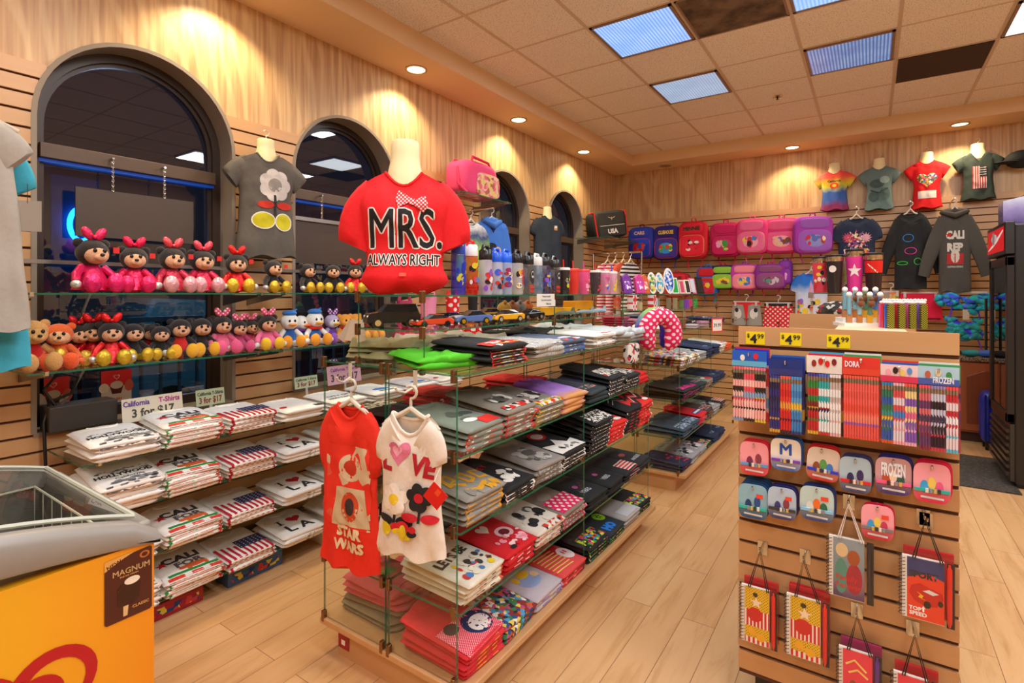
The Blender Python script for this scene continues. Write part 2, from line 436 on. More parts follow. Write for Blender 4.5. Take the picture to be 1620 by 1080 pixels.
# ================================================================== THE ROOM
def veneer(name, h):          # h: horizontal axis of the wall, pale moire wood wallcovering
    m, n, l, p = newmat(name)
    s = {'y': (1, 26, .9), 'x': (26, 1, .9)}[h]
    v = coords(n, l, s); f = nz(n, l, v, 1.5, 3, .5, .2)
    s2 = {'y': (1, 3.2, .8), 'x': (3.2, 1, .8)}[h]
    v2 = coords(n, l, s2); w = n.new('ShaderNodeTexWave'); w.wave_type = 'RINGS'; w.inputs['Scale'].default_value = 1.1
    w.inputs['Distortion'].default_value = 14; w.inputs['Detail'].default_value = 2; w.inputs['Detail Scale'].default_value = .7; l.new(v2, w.inputs[0])
    r = n.new('ShaderNodeValToRGB'); l.new(f, r.inputs[0]); e = r.color_ramp.elements
    e[0].position = .34; e[0].color = lin('#b0875c'); e[1].position = .66; e[1].color = lin('#d3ad7c')
    r2 = n.new('ShaderNodeValToRGB'); l.new(w.outputs[0], r2.inputs[0]); e = r2.color_ramp.elements
    e[0].position = .60; e[0].color = (0, 0, 0, 1); e[1].position = .95; e[1].color = (.28, .28, .28, 1)
    l.new(mix(n, l, r2.outputs[0], r.outputs[0], lin('#e9cf9f')), p.inputs['Base Color'])
    p.inputs['Roughness'].default_value = .42; return m
VEN_Y, VEN_X = veneer('moire_wallcovering', 'y'), veneer('moire_wallcovering_back', 'x')
def painted(name, h, rough=.75):
    m, n, l, p = newmat(name); v = coords(n, l)
    l.new(vary(n, l, nz(n, l, v, 2.5, 4), lin(h), .05), p.inputs['Base Color']); p.inputs['Roughness'].default_value = rough
    bumpit(n, l, p, nz(n, l, v, 90, 2), .1, .001); return m
PAINT = painted('soffit_paint', '#e3c6a2')

# floor ----------------------------------------------------------------
m, n, l, p = newmat('laminate_planks')
v = coords(n, l, (1, 1, 1), (0, 0, R(90)), (0.03, 0, 0))
b = n.new('ShaderNodeTexBrick'); b.offset = .37; b.offset_frequency = 2; l.new(v, b.inputs[0])
b.inputs['Color1'].default_value = (0, 0, 0, 1); b.inputs['Color2'].default_value = (1, 1, 1, 1); b.inputs['Mortar'].default_value = (.5, .5, .5, 1)
b.inputs['Scale'].default_value = 1; b.inputs['Mortar Size'].default_value = .0011; b.inputs['Brick Width'].default_value = 1.22; b.inputs['Row Height'].default_value = .144
b.inputs['Mortar Smooth'].default_value = 0
t = n.new('ShaderNodeTexCoord'); ad = n.new('ShaderNodeVectorMath'); ad.operation = 'MULTIPLY_ADD'
l.new(b.outputs['Color'], ad.inputs[0]); ad.inputs[1].default_value = (3.1, 7.7, 0); l.new(t.outputs['Object'], ad.inputs[2])
mp = n.new('ShaderNodeMapping'); mp.inputs['Scale'].default_value = (7, .9, 1); l.new(ad.outputs[0], mp.inputs[0])
f1 = nz(n, l, mp.outputs[0], 1.6, 6, .62, 1.2)
mp2 = n.new('ShaderNodeMapping'); mp2.inputs['Scale'].default_value = (70, 3, 1); l.new(ad.outputs[0], mp2.inputs[0])
f2 = nz(n, l, mp2.outputs[0], 1.5, 4, .6)
r = n.new('ShaderNodeValToRGB'); l.new(f1, r.inputs[0]); e = r.color_ramp.elements; e.new(.5); e.new(.62)
for i, (q, c) in enumerate(((.30, '#d9b184'), (.50, '#cfa273'), (.60, '#b58453'), (.72, '#9c683c'))): e[i].position = q; e[i].color = lin(c)
c1 = mix(n, l, f2, r.outputs[0], lin('#d6ac7a')); 
c2 = mix(n, l, b.outputs['Color'], c1, mix(n, l, .5, c1, lin('#c4935f')))
l.new(mix(n, l, b.outputs['Fac'], c2, lin('#6b3f1f')), p.inputs['Base Color'])
p.inputs['Roughness'].default_value = .30; FLOORM = m
struct(MB().box(-3.3, YF, -.05, XR, YB + .1, 0).build('floor', FLOORM, smooth=False))

# arched windows in the wall by the street -----------------------------
WIN = [1.2125, 2.50, 4.47, 5.77]; WR = .45; SPR = 2.30; SILL = .872; XF = -3.095
def arch_wall(mb, x, y0, y1, z0, z1, m=0, nseg=20):
    ys = y0
    for c in WIN:
        a, b2 = c - WR, c + WR
        mb.add([(x, ys, z0), (x, a, z0), (x, a, z1), (x, ys, z1)], [(0, 1, 2, 3)], m)
        mb.add([(x, a, z0), (x, b2, z0), (x, b2, SILL), (x, a, SILL)], [(0, 1, 2, 3)], m)
        for i in range(nseg):
            t0, t1 = PI - PI * i / nseg, PI - PI * (i + 1) / nseg
            p0, p1 = (c + WR * math.cos(t0), min(z1, SPR + WR * math.sin(t0))), (c + WR * math.cos(t1), min(z1, SPR + WR * math.sin(t1)))
            mb.add([(x, p0[0], p0[1]), (x, p1[0], p1[1]), (x, p1[0], z1), (x, p0[0], z1)], [(0, 1, 2, 3)], m)
        ys = b2
    mb.add([(x, ys, z0), (x, y1, z0), (x, y1, z1), (x, ys, z1)], [(0, 1, 2, 3)], m)
wl_ = MB(); arch_wall(wl_, XW, YF, YB, 0, CEIL + .1)
wall = struct(wl_.build('wall_left', VEN_Y, smooth=False))
SLAT_TOP = 2.532
def slats(mb, fn, a0, a1, gaps, z0=.12, z1=SLAT_TOP):
    """76 mm slatwall boards with dark grooves; gaps(z) -> list of (a, b) intervals left open"""
    z = z1
    while z - .0762 > z0 - .05:
        lo = z - .0762 + .0112; iv = [(a0, a1)]
        for (g0, g1) in gaps((z + lo) / 2):
            nv = []
            for (p0, p1) in iv:
                if g1 <= p0 or g0 >= p1: nv.append((p0, p1)); continue
                if g0 > p0: nv.append((p0, g0))
                if g1 < p1: nv.append((g1, p1))
            iv = nv
        for (p0, p1) in iv: fn(mb, p0, p1, lo, z)
        z -= .0762
def wgaps(z):
    out = []
    for c in WIN:
        if z < SILL: continue
        h = WR if z < SPR else (math.sqrt(max(0, WR ** 2 - (z - SPR) ** 2)))
        if h > 0: out.append((c - h, c + h))
    return out
mb = MB(); slats(mb, lambda q, a, b_, lo, hi: q.box(XW + .004, a, lo, XF, b_, hi), YF, YB - .02, wgaps)
g = MB(); arch_wall(g, XW + .003, YF, YB - .02, .1, SLAT_TOP - .02, 0)
struct(mb.build('slatwall_boards', MAPLE, wall, smooth=False)); struct(g.build('slatwall_grooves', GROOVE, wall, smooth=False))

TAUPE = painted('window_reveal_paint', '#8f8274'); BRONZE = shiny('#3d3029', .4, .3); BRONZE2 = shiny('#5b4738', .45, .2)
PANE = clear('window_glass', (.55, .60, .66), 1.75)
def arch_pts(c, r, n=24, z0=SILL):
    return [(c - r, z0)] + [(c + r * math.cos(PI - PI * i / n), SPR + r * math.sin(PI - PI * i / n)) for i in range(n + 1)] + [(c + r, z0)]
def arch_band(mb, c, r0, r1, x0, x1, m=0, z0=SILL):
    """solid arched band between radii r0 < r1 and depths x0..x1"""
    A, B = arch_pts(c, r1, 24, z0), arch_pts(c, r0, 24, z0)
    rg = [[(x1, a[0], a[1]), (x1, b_[0], b_[1]), (x0, b_[0], b_[1]), (x0, a[0], a[1])] for a, b_ in zip(A, B)]
    mb.rings(rg, m)
for k, c in enumerate(WIN):
    w = struct(bpy.data.objects.new('window_%d' % (k + 1), None)); COL.objects.link(w)
    q = MB(); arch_band(q, c, WR - .012, WR + .008, -3.30, XF + .004, 0); q.box(-3.30, c - WR, SILL - .02, XF + .004, c + WR, SILL, 0)
    struct(q.build('reveal', TAUPE, w, ang=30))
    q = MB(); arch_band(q, c, WR - .055, WR - .012, -3.27, -3.225); arch_band(q, c, WR - .075, WR - .055, -3.27, -3.245)
    q.box(-3.27, c - WR + .02, SILL, -3.225, c + WR - .02, SILL + .05)
    struct(q.build('window_frame', BRONZE, w, ang=30))
    q = MB(); q.box(-3.275, c - WR + .05, 2.135, -3.20, c + WR - .05, 2.205); struct(q.build('transom_bar', BRONZE2, w, smooth=False, bev=.003))
    q = MB(); q.box(-3.273, c - WR + .05, 2.118, -3.222, c + WR - .05, 2.134); struct(q.build('edge_strip', glow('#0a3f9a', .5) if k < 2 else BLACK, w, smooth=False))  # LED edge strip, glowing blue on the first two windows, black on the others
    q = MB(); q.prism(arch_pts(c, WR - .055), lambda y, z: (-3.262, y, z), lambda y, z: (-3.256, y, z)); struct(q.build('pane', PANE, w, smooth=False))
# outer wall beyond the panes
# back and other walls --------------------------------------------------
bw = struct(MB().box(-3.3, YB, 0, XR, YB + .1, CEIL + .1).build('wall_back', VEN_X, smooth=False))
mb = MB(); slats(mb, lambda q, a, b_, lo, hi: q.box(a, YB - .02, lo, b_, YB - .004, hi), XW + .02, XR, lambda z: [])
struct(mb.build('slatwall_boards', MAPLEX, bw, smooth=False))
struct(MB().box(XW + .02, YB - .0035, .1, XR, YB - .002, SLAT_TOP - .02).build('slatwall_grooves', GROOVE, bw, smooth=False))
struct(MB().box(XR, YF, 0, XR + .1, YB + .1, CEIL + .1).build('wall_right', painted('side_wall_paint', '#cfae82'), smooth=False))
struct(MB().box(-3.3, YF - .1, 0, XR, YF, CEIL + .1).build('wall_front', painted('front_wall_paint', '#cfae82'), smooth=False))
struct(MB().box(XF, YF, 0, XF + .012, YB - .02, .10).build('baseboard_left', shiny('#4a3021', .5), smooth=False))

# ceiling ----------------------------------------------------------------
m, n, l, p = newmat('acoustic_tile'); v = coords(n, l)
f = nz(n, l, v, 120, 2, .6); r = n.new('ShaderNodeValToRGB'); l.new(f, r.inputs[0]); e = r.color_ramp.elements
e[0].position = .36; e[0].color = lin('#b9b0a6'); e[1].position = .44; e[1].color = lin('#f1ece6'); l.new(r.outputs[0], p.inputs['Base Color'])
p.inputs['Roughness'].default_value = .9; TILE = m
struct(MB().box(-2.70, YF, CEIL, XR, 6.90, CEIL + .06).build('ceiling', TILE, smooth=False))
GX = [-2.274 + .611 * k for k in range(10)]; GY = [2.79 + .612 * k for k in range(-9, 7)]
mb = MB()
for x in GX: mb.box(x - .012, YF, CEIL - .004, x + .012, 6.9, CEIL + .001)
for y in GY: mb.box(-2.7, y - .008, CEIL - .003, XR, y + .008, CEIL + .001)
struct(mb.build('trim_1', shiny('#cdbba8', .5), smooth=False))
# soffit ring along the walls
mb = MB(); mb.box(-3.13, YF, SOF, -2.688, 7.35, CEIL + .08); mb.box(-2.688, 6.895, SOF, XR, 7.35, CEIL + .08)
struct(mb.build('trim_2', PAINT, smooth=False))

LENS = None
def prismatic(name, h, s):
    m, n, l, p = newmat(name); v = coords(n, l)
    w = n.new('ShaderNodeTexWave'); w.bands_direction = 'X'; w.inputs['Scale'].default_value = 14; w.inputs['Distortion'].default_value = .3; l.new(v, w.inputs[0])
    f = nz(n, l, v, 4, 3, .6)
    c = mix(n, l, w.outputs[0], lin(h), lin('#d5e6fb')); c = mix(n, l, f, c, lin(h))
    l.new(c, p.inputs['Emission Color']); p.inputs['Emission Strength'].default_value = s; p.inputs['Base Color'].default_value = (.02, .03, .05, 1); p.inputs['Roughness'].default_value = .25
    return m
BAND = [('#6a9ce2', 1.35, 'bright blue-white ceiling light panel, the one over the street-side aisle, before the others'),
        ('#93a8c8', 1.0, 'pale grey ceiling light panel, second along the street-side row'),
        ('#7fb2ee', 1.3, 'blue ceiling light panel cut by the top edge of the view'),
        ('#4a6cb4', .8, 'dim deep blue ceiling light panel beside the dark blank tile')]
def ceil_light(x, y, matl, label, power=None):
    t = thing('ceiling_light', label, 'ceiling light', (x, y, CEIL), group='fluorescent panels in the tiled ceiling')
    q = MB(); a = .29
    for (x0, y0, x1, y1) in ((-a, -a, a, -a + .02), (-a, a - .02, a, a), (-a, -a, -a + .02, a), (a - .02, -a, a, a)): q.box(x0, y0, -.012, x1, y1, -.001)
    q.build('frame', shiny('#8b7564', .4), t, smooth=False)
    MB().box(-a + .02, -a + .02, -.008, a - .02, a - .02, -.002).build('diffuser', matl, t, smooth=False)
for (x, y, k), (h, s, lab) in zip([PANELS[0], PANELS[1], PANELS[2], PANELS[3]], BAND): ceil_light(x, y, prismatic('prismatic_%s' % h, h, s), lab)
LITP = glow('#e8f0ff', 1.4)
for i, (x, y) in enumerate(PANELS_BACK): ceil_light(x, y, LITP, 'lit warm white ceiling light panel over the till side of the shop')
# dark blank tile, stained return grille, sprinkler
tag(MB().box(.186, 5.262, CEIL - .006, .766, 5.838, CEIL + .002).build('ceiling_tile', shiny('#35251c', .8), smooth=False), 'dark brown blank ceiling tile near the back wall', 'ceiling tile')
m, n, l, p = newmat('grille_metal'); v = coords(n, l)
vo = n.new('ShaderNodeTexVoronoi'); vo.inputs['Scale'].default_value = 90; vo.inputs['Randomness'].default_value = 0; l.new(v, vo.inputs[0])
f = nz(n, l, v, 5, 5, .6); r = n.new('ShaderNodeValToRGB'); l.new(f, r.inputs[0]); e = r.color_ramp.elements
e[0].position = .38; e[0].color = lin('#3a2c22'); e[1].position = .6; e[1].color = lin('#83705c')
l.new(mix(n, l, vo.outputs['Distance'], mix(n, l, .6, r.outputs[0], lin('#1a1410')), r.outputs[0]), p.inputs['Base Color']); p.inputs['Roughness'].default_value = .6; GRI = m
t = thing('air_vent', 'soot-stained square ceiling air grille between two blue light panels', 'air vent', (-.749, 3.706, CEIL))
MB().box(-.29, -.29, -.006, .29, .29, -.001).build('grille', GRI, t, smooth=False)
q = MB(); q.box(-.30, -.30, -.008, .30, -.285, 0); q.box(-.30, .285, -.008, .30, .30, 0); q.box(-.30, -.3, -.008, -.285, .3, 0); q.box(.285, -.3, -.008, .3, .3, 0); q.build('frame', shiny('#8b7564', .4), t, smooth=False)
t = thing('fire_sprinkler', 'small brass fire sprinkler in a ring on the tiled ceiling', 'sprinkler', (-.734, 5.603, CEIL))
MB().lathe([(.04, -.006), (.04, -.001), (.022, -.001), (.022, -.006)], n=20, cap=False).build('escutcheon', shiny('#d9c9a0', .25, .9), t)
MB().lathe([(.006, -.03), (.008, -.002)], n=8).lathe([(.014, -.034), (.014, -.031)], n=10).build('head', shiny('#3a2c1c', .3, .8), t)
dl = None
for i, (x, y) in enumerate(DOWN_L + [(-2.315, 7.14)] + DOWN_B):
    lit = (x, y) != (-2.315, 7.14); wallside = i < 5
    names = ['', '', 'first in view', 'second in view', 'last before the corner']
    lab = ('lit round recessed downlight in the street-side soffit, ' + ['behind the viewer', 'above the big arched window', 'first of the row in view', 'second of the row in view', 'last before the corner'][i]) if wallside else \
        {5: 'unlit chrome recessed downlight in the back soffit near the corner', 6: 'lit recessed downlight in the back soffit above the backpacks', 7: 'dim greenish recessed downlight in the back soffit above the flag shirt', 8: 'recessed downlight in the back soffit over the drinks cooler'}[i]
    t = thing('recessed_downlight', lab, 'downlight', (x, y, SOF), group='round downlights in the soffit')
    MB().lathe([(.085, -.0005), (.085, -.008), (.070, -.009), (.066, -.002)], n=28, cap=False).build('trim_ring', shiny('#d8c4a4', .25, .6), t)
    if lit: MB().lathe([(.066, -.0035), (.066, -.0015)], n=24).build('lamp', glow('#ffefc8', 9.0 if i != 7 else 2.2), t)
    else:
        MB().lathe([(.066, -.002), (.055, -.0065), (.02, -.003)], n=24).build('reflector', shiny('#8c8780', .12, 1.0), t)

# ------------------------------------------------------------------ outside the panes (night)
struct(MB().box(-12, -4, -.02, -3.42, 12, 0).build('ground', shiny('#15161a', .7), smooth=False))
t = thing('parked_van', 'pale turquoise van parked outside beyond the big arched window', 'van', (-7.6, 2.5, -.28))
VT = painted('van_paint', '#6fb4bd', .4)
q = MB(); q.prism([(0, .4), (1.9, .4), (1.9, 1.0), (1.75, 1.65), (.25, 1.72), (0, 1.0)], lambda a, z: (-.7, a, z), lambda a, z: (.7, a, z)); q.build('body', VT, t, smooth=False, bev=.05)
for a in (.28, .80, 1.30):
    MB().box(.69, a, 1.12, .715, a + .42, 1.50).build('window', shiny('#10202a', .1), t, smooth=False, bev=.02)
for a in (.45, 1.55): MB().tube([(.45, a, .35), (.72, a, .35)], .33, 20).build('wheel', BLACK, t)
t = thing('railing', 'pale blue metal railing outside beyond the arched windows', 'railing', (-4.1, -.6, .10))
q = MB(); q.box(-.02, 0, 1.20, .02, 4.2, 1.235); q.box(-.015, 0, .35, .015, 4.2, .38); q.build('rail', shiny('#6f9fb0', .5), t, smooth=False)
for i in range(36): MB().box(-.008, i * .12, .36, .008, i * .12 + .018, 1.21).build('baluster', shiny('#6f9fb0', .5), t, smooth=False)
t = thing('neon_lamp', 'round glowing blue neon lamp outside beyond the hanging board', 'lamp', (-3.85, 1.165, 1.90))
MB().tube([(0, .055 * math.cos(2 * PI * i / 24), .095 * math.sin(2 * PI * i / 24)) for i in range(24)], .014, 8, loop=True).build('tube', glow('#1f9bff', 14.0), t)
MB().box(-.05, -.13, -.28, -.03, .10, .28).build('backplate', glow('#07306a', .5), t, smooth=False)
t = thing('palm_tree', 'dark palm outside with drooping green fronds against the night', 'palm', (-5.2, -.3, 0))
q = MB(); q.tube([(0, 0, 0), (.03, .02, 1.2), (.0, .05, 2.2)], [.11, .09, .08], 10); q.build('trunk', fab('#2a2620'), t)
rd = random.Random(5); q = MB()
for i in range(17):
    a = rd.uniform(0, 2 * PI); L = rd.uniform(.8, 1.3); up = rd.uniform(.1, .9); pts = []
    for s in range(7):
        u = s / 6; pts.append(Vector((math.cos(a) * L * u, .05 + math.sin(a) * L * u, 2.2 + up * u - 1.1 * u * u)))
    q.tube(pts, .008, 4)
    for s in range(1, 7):
        for w_ in (-1, 1):
            for o_ in (0, .5):
                p0 = pts[s - 1].lerp(pts[s], o_); sd = Vector((-math.sin(a), math.cos(a), 0)) * w_
                e_ = p0 + sd * .22 + (pts[s] - pts[s - 1]) * 1.2 + Vector((0, 0, -.10)); k_ = (pts[s] - pts[s - 1]) * .12
                q.add([p0 - k_, p0 + k_, e_], [(0, 1, 2)])
q.build('fronds', fab('#4c6a38'), t)
light('van_fill', 'POINT', (-5.6, 2.4, 2.3), 55, (.55, .75, 1.0), .1)  # unseen fill light added to brighten the parked van outside

# ================================================================== CLOTHING BUILDERS
# folded shirt: local frame x = width, front fold at y = 0, back at y = +L, resting on z = 0
FW, FL, FT = .256, .335, .024
def fold_top(x, y, w=FW, L=FL, t=FT, seed=0):
    ex = max(0, abs(x) / (w / 2)); ey = max(0, (y - L * .55) / (L * .45))
    return t - .0035 * ex ** 4 - .004 * ey ** 2 + .0022 * noise.noise(Vector((x * 17 + seed * 9, y * 15, seed))) + .001 * noise.noise(Vector((x * 45, y * 30 + seed * 3, 1)))
def fold_map(seed=0, w=FW, L=FL, t=FT):
    def fn(x, y, lift):
        r = t / 2
        if y >= r: return (x, y, fold_top(x, y, w, L, t, seed) + lift)
        s = (r - y) / r; s = min(s, PI)
        tz = fold_top(x, r, w, L, t, seed); rr = tz / 2
        return (x, r - (rr + lift) * math.sin(s), rr + (rr + lift) * math.cos(s))
    return fn
def folded_mesh(name, matl, seed=0, w=FW, L=FL, t=FT, cr=0):
    fn = fold_map(seed, w, L, t); q = MB(); rg = []; nx = 12; rd = random.Random(seed + 50)
    for i in range(nx + 1):
        u = -1 + 2 * i / nx; x = u * w / 2; sq = math.sqrt(max(0, 1 - abs(u) ** 8)) * .9 + .1
        x += .004 * math.sin(3 + i * 1.7 + seed)
        ring = []; Le = L * (1 - .05 * abs(u) ** 3) + .006 * math.sin(seed * 2 + i)
        r = t / 2
        for k in range(7):                       # front fold, bottom to top
            a = PI - PI * k / 6; P = fn(x, r - a * r, 0); ring.append((P[0], P[1], P[2]))
        for k in range(1, 10):
            y = r + (Le - 2 * r) * k / 9; ring.append((x, y, fold_top(x, y, w, L, t, seed)))
        zt = fold_top(x, Le - r, w, L, t, seed)
        for k in range(1, 5):
            a = PI * k / 4; ring.append((x, Le - r + r * math.sin(a) * .8, zt / 2 + zt / 2 * math.cos(a)))
        ring.append((x, L * .5, 0.0))
        mid = t * .45
        ring = [(p[0], p[1] * (.97 + .03 * sq) + (0.004 if sq < .5 else 0), mid + (p[2] - mid) * sq) for p in ring]
        if cr: ring = [(p[0] + cr * 1.2 * noise.noise(Vector((p[0] * 9, p[1] * 9, seed + 7))), p[1] + cr * 1.5 * noise.noise(Vector((p[0] * 8, p[1] * 8, seed + 17))), p[2] + (cr * 1.6 * abs(noise.noise(Vector((p[0] * 14, p[1] * 11, seed * 3)))) + cr * .6 * noise.noise(Vector((p[0] * 34, p[1] * 26, seed)))) * (1 if p[2] > t * .5 else 0)) for p in ring]
        rg.append(ring)
    q.rings(rg, 0); return q.mesh(name, [matl], True, 80)
_fold = {}
def design(key, h, shapes, desc, collar=True, mats=None, cat='T-shirt', edge=None, cr=0):
    """register a shirt design: cloth colour, printed shapes (x across, y up from the front fold), spoken description"""
    cloth = mats or fab(h); seeds = (1, 2, 3)
    body = [folded_mesh('folded_shirt', cloth, s, cr=cr) for s in seeds]
    pm = [print_mesh('print', shapes, fold_map(s)) if shapes else None for s in seeds]
    em = [print_mesh('print', edge, fold_map(s)) if edge else None for s in seeds]
    cm = []
    for s in seeds:
        fn = fold_map(s); q = MB()
        q.tube([fn(.058 * math.cos(a), FL - .022 - .036 * math.sin(a), .001) for a in [PI * i / 10 for i in range(11)]], .0035, 5); cm.append(q.mesh('collar', [cloth], True, 80))
    _fold[key] = (body, pm, em, cm if collar and not cr else None, desc, cat)
ORD = ['topmost', 'second', 'third', 'fourth', 'fifth', 'sixth', 'seventh', 'eighth', 'ninth', 'tenth']
NSH = [0]
def stack(key, x, y, z, rz, n, where, group, jit=.010, fan=.0, ws=1.0, tilt=1.5):
    """n folded shirts one on another, each its own object, front fold facing rz"""
    n = max(2, round(n * .85)); body, pm, em, cm, desc, cat = _fold[key]; rd = random.Random(int(x * 977 + y * 331 + z * 71 + n)); first = rd.randrange(3)
    for i in range(n):
        k = (first + i) % 3; top = i == n - 1
        dx, dy = rd.uniform(-jit, jit), rd.uniform(-jit, jit) * .8 - fan * i; a = rz + R(rd.uniform(-4, 4))
        wx, wy = x + dx * math.cos(rz) - dy * math.sin(rz), y + dx * math.sin(rz) + dy * math.cos(rz)
        o = inst('folded_shirt', body[k], None, (wx, wy, z + i * .0208), a, (R(tilt * i), 0, a))
        o.scale = (ws, 1, 1.0)
        od = ORD[n - 1 - i]
        tag(o, '%s, %s %s' % (desc, od, where), cat, group); NSH[0] += 1
        if top and pm[k]: inst('print', pm[k], o)
        elif em[k]: inst('print', em[k], o)
        if top and cm: inst('collar', cm[k], o)

# hung garments: local frame x = width, front faces -y, z = 0 at the neck, cloth hangs down
def garment(name, label, cat, cloth, L=.62, prof=((0, .20), (.12, .215), (.5, .215), (1, .225)), depth=.10, neck=.075, nd=.045, sl=.16, sw=.085, sang=62, loc=(0, 0, 0), rz=0, shapes=None,
            group=None, sleeve_mat=None, collar_mat=None, hemwave=.010, seed=0, vneck=False, long=False, hood=None, th0=.35, shoulder=.035, dprof=None, rot=None, knot=False, sleeves=True, printstep=.014, printdl=.0004):
    t = thing(name, label, cat, loc, rz, group, rot)
    def hw(u):
        u = max(0, min(1, u))
        for (a, wa), (b, wb) in zip(prof, prof[1:]):
            if u <= b:
                q = (u - a) / (b - a + 1e-9); q = q * q * (3 - 2 * q); return wa + (wb - wa) * q
        return prof[-1][1]
    def dp(u):
        if dprof:
            for (a, wa), (b, wb) in zip(dprof, dprof[1:]):
                if u <= b: q = (u - a) / (b - a + 1e-9); q = q * q * (3 - 2 * q); return (wa + (wb - wa) * q) / 2
            return dprof[-1][1] / 2
        return depth / 2 * (.75 + .35 * u)
    def wr(x, z):
        u = -z / L
        return (.008 + .012 * u) * noise.noise(Vector((x * 13 + seed * 3, z * 5, seed))) + .007 * noise.noise(Vector((x * 26 + z * 16, z * 13 - x * 9, seed + 4))) + .004 * math.sin(x * 60 + seed) * u * u
    def zsh(x):        # shoulder line height at half-width x
        return -shoulder * max(0, (abs(x) - neck) / (prof[0][1] - neck + 1e-9))
    def ztop(x, fr=True):
        if abs(x) < neck:
            s = 1 - (x / neck) ** 2
            if vneck and fr: s = 1 - abs(x) / neck
            return -(nd if fr else nd * .3) * s
        return zsh(x)
    def front(x, z, lift=0):
        zt = ztop(x); u = max(0, min(1, (z - zt) / (-L - zt))); w = hw(u); d = dp(u) * (min(1, th0 + u * 6) if u < .11 else 1); q = max(0, 1 - (min(.999, abs(x) / w)) ** 2.6) ** (1 / 2.2)
        return (x, -d * q - lift + wr(x, z), z)
    N = 26; rg = []
    lv = [0, .02, .045, .075, .11, .15, .20, .25, .30, .35, .40, .45, .50, .55, .60, .65, .70, .75, .80, .85, .90, .95, 1.0]
    for u in reversed(lv):
        ring = []; w = hw(u); d = dp(u) * (min(1, th0 + u * 6) if u < .11 else 1)
        for k in range(2 * N):
            fr = k < N
            a = (k % N) / N * PI
            x = -w * math.cos(a) if fr else w * math.cos(a)
            z = -u * L
            q = max(0, 1 - (min(.999, abs(x) / w)) ** 2.6) ** (1 / 2.2)
            zt = zsh(x)
            if abs(x) < neck:
                s = 1 - (x / neck) ** 2
                if vneck and fr: s = 1 - abs(x) / neck
                zt = -(nd if fr else nd * .3) * s
            z = zt + (-L - zt) * u
            if u > .9: z += hemwave * math.sin(x * 40 + seed) * (u - .9) * 10
            y = (-1 if fr else 1) * d * q * (1 if fr else .85) + wr(x, z) * (1 if fr else .4)
            ring.append((x, y, z))
        rg.append(ring)
    MB().rings(rg, 0, True, False).build('body', cloth, t, ang=80)
    # neckband
    pts = []
    for k in range(24):
        a = 2 * PI * k / 24; x = neck * math.cos(a); fr = math.sin(a) < 0; s = 1 - (x / neck) ** 2
        if vneck and fr: s = 1 - abs(x) / neck
        zt = -(nd if fr else nd * .3) * s; yy = dp(0) * th0 * (-1 if fr else 1) * abs(math.sin(a)) ** .8
        if fr: yy = front(x, zt * .999 - 1e-4)[1] * .98 if abs(x) < neck * .98 else yy
        pts.append((x, yy, zt + .002))
    if hood is None: MB().tube(pts, .006, 6, loop=True).build('collar', collar_mat or cloth, t)
    else:
        q = MB(); q.ell((0, .035, -.01), (neck * 1.5, .055, .045), 16, 8); q.tube([(-neck * 1.3, -.02, -.01), (0, -.055, -.055), (neck * 1.3, -.02, -.01)], [.02, .03, .02], 10); q.build('hood', hood, t)
    if sleeves:
        for sd in (-1, 1):
            q = MB(); sw0 = sw; x0 = sd * (prof[0][1] - .06); z0 = -shoulder * .8 - sw * .80; ang = R(sang); rg = []
            n = 6 if not long else 12
            for i in range(n + 1):
                u = i / n; an = ang if not long else R(sang + 9 * u)
                an = an if long else R(sang * .55 + sang * .55 * u); sl_ = sl + .03; cx = x0 + sd * math.cos(an) * sl_ * u; cz = z0 - math.sin(an) * sl_ * u + .01; ww = sw0 * (1.02 - (.14 if not long else .45) * u)
                ax = Vector((sd * math.sin(an), 0, math.cos(an)))
                dd = (dp(.15) * .55 + .012) * (1 - .3 * u)
                rg.append([Vector((cx, 0, cz)) + ax * ww * math.copysign(abs(math.cos(2 * PI * j / 14)) ** .8, math.cos(2 * PI * j / 14)) + Vector((0, 1, 0)) * (dd * math.sin(2 * PI * j / 14) + .007 * noise.noise(Vector((cx * 20, j, seed + u * 3)))) for j in range(14)])
            q.rings(rg, 0, True, True).build('sleeve', sleeve_mat or cloth, t, ang=80)
    if shapes: prints('print', shapes, lambda x, y, l_: front(x, y, l_ + .0012), t, step=printstep, dl=printdl)
    return t, front
HB = None
def hanger_parts(t, hook_z=.07, w=.17, matl=None, hr=.0035):
    """clothes hanger as a thing of its own, hung at local origin"""
    matl = matl or CLEARP; q = MB()
    pts = [(0, 0, hook_z - .055), (0, 0, hook_z - .02)] + [(.022 * math.sin(a) , 0, hook_z + .0 - .022 * math.cos(a) + .005) for a in [R(x) for x in range(0, 250, 25)]]
    q.tube(pts, hr, 6); q.build('hook', matl, t)
    q = MB(); q.tube([(-w, 0, -.045), (-w * .7, 0, -.02), (-w * .3, 0, .0), (0, 0, hook_z - .05), (w * .3, 0, .0), (w * .7, 0, -.02), (w, 0, -.045)], [.006, .008, .009, .010, .009, .008, .006], 8); q.build('bar', matl, t)
def hanger(label, loc, rz=0, group=None, **k):
    t = thing('clothes_hanger', label, 'hanger', loc, rz, group); hanger_parts(t, **k); return t
CREAM = shiny('#e9dba8', .45)
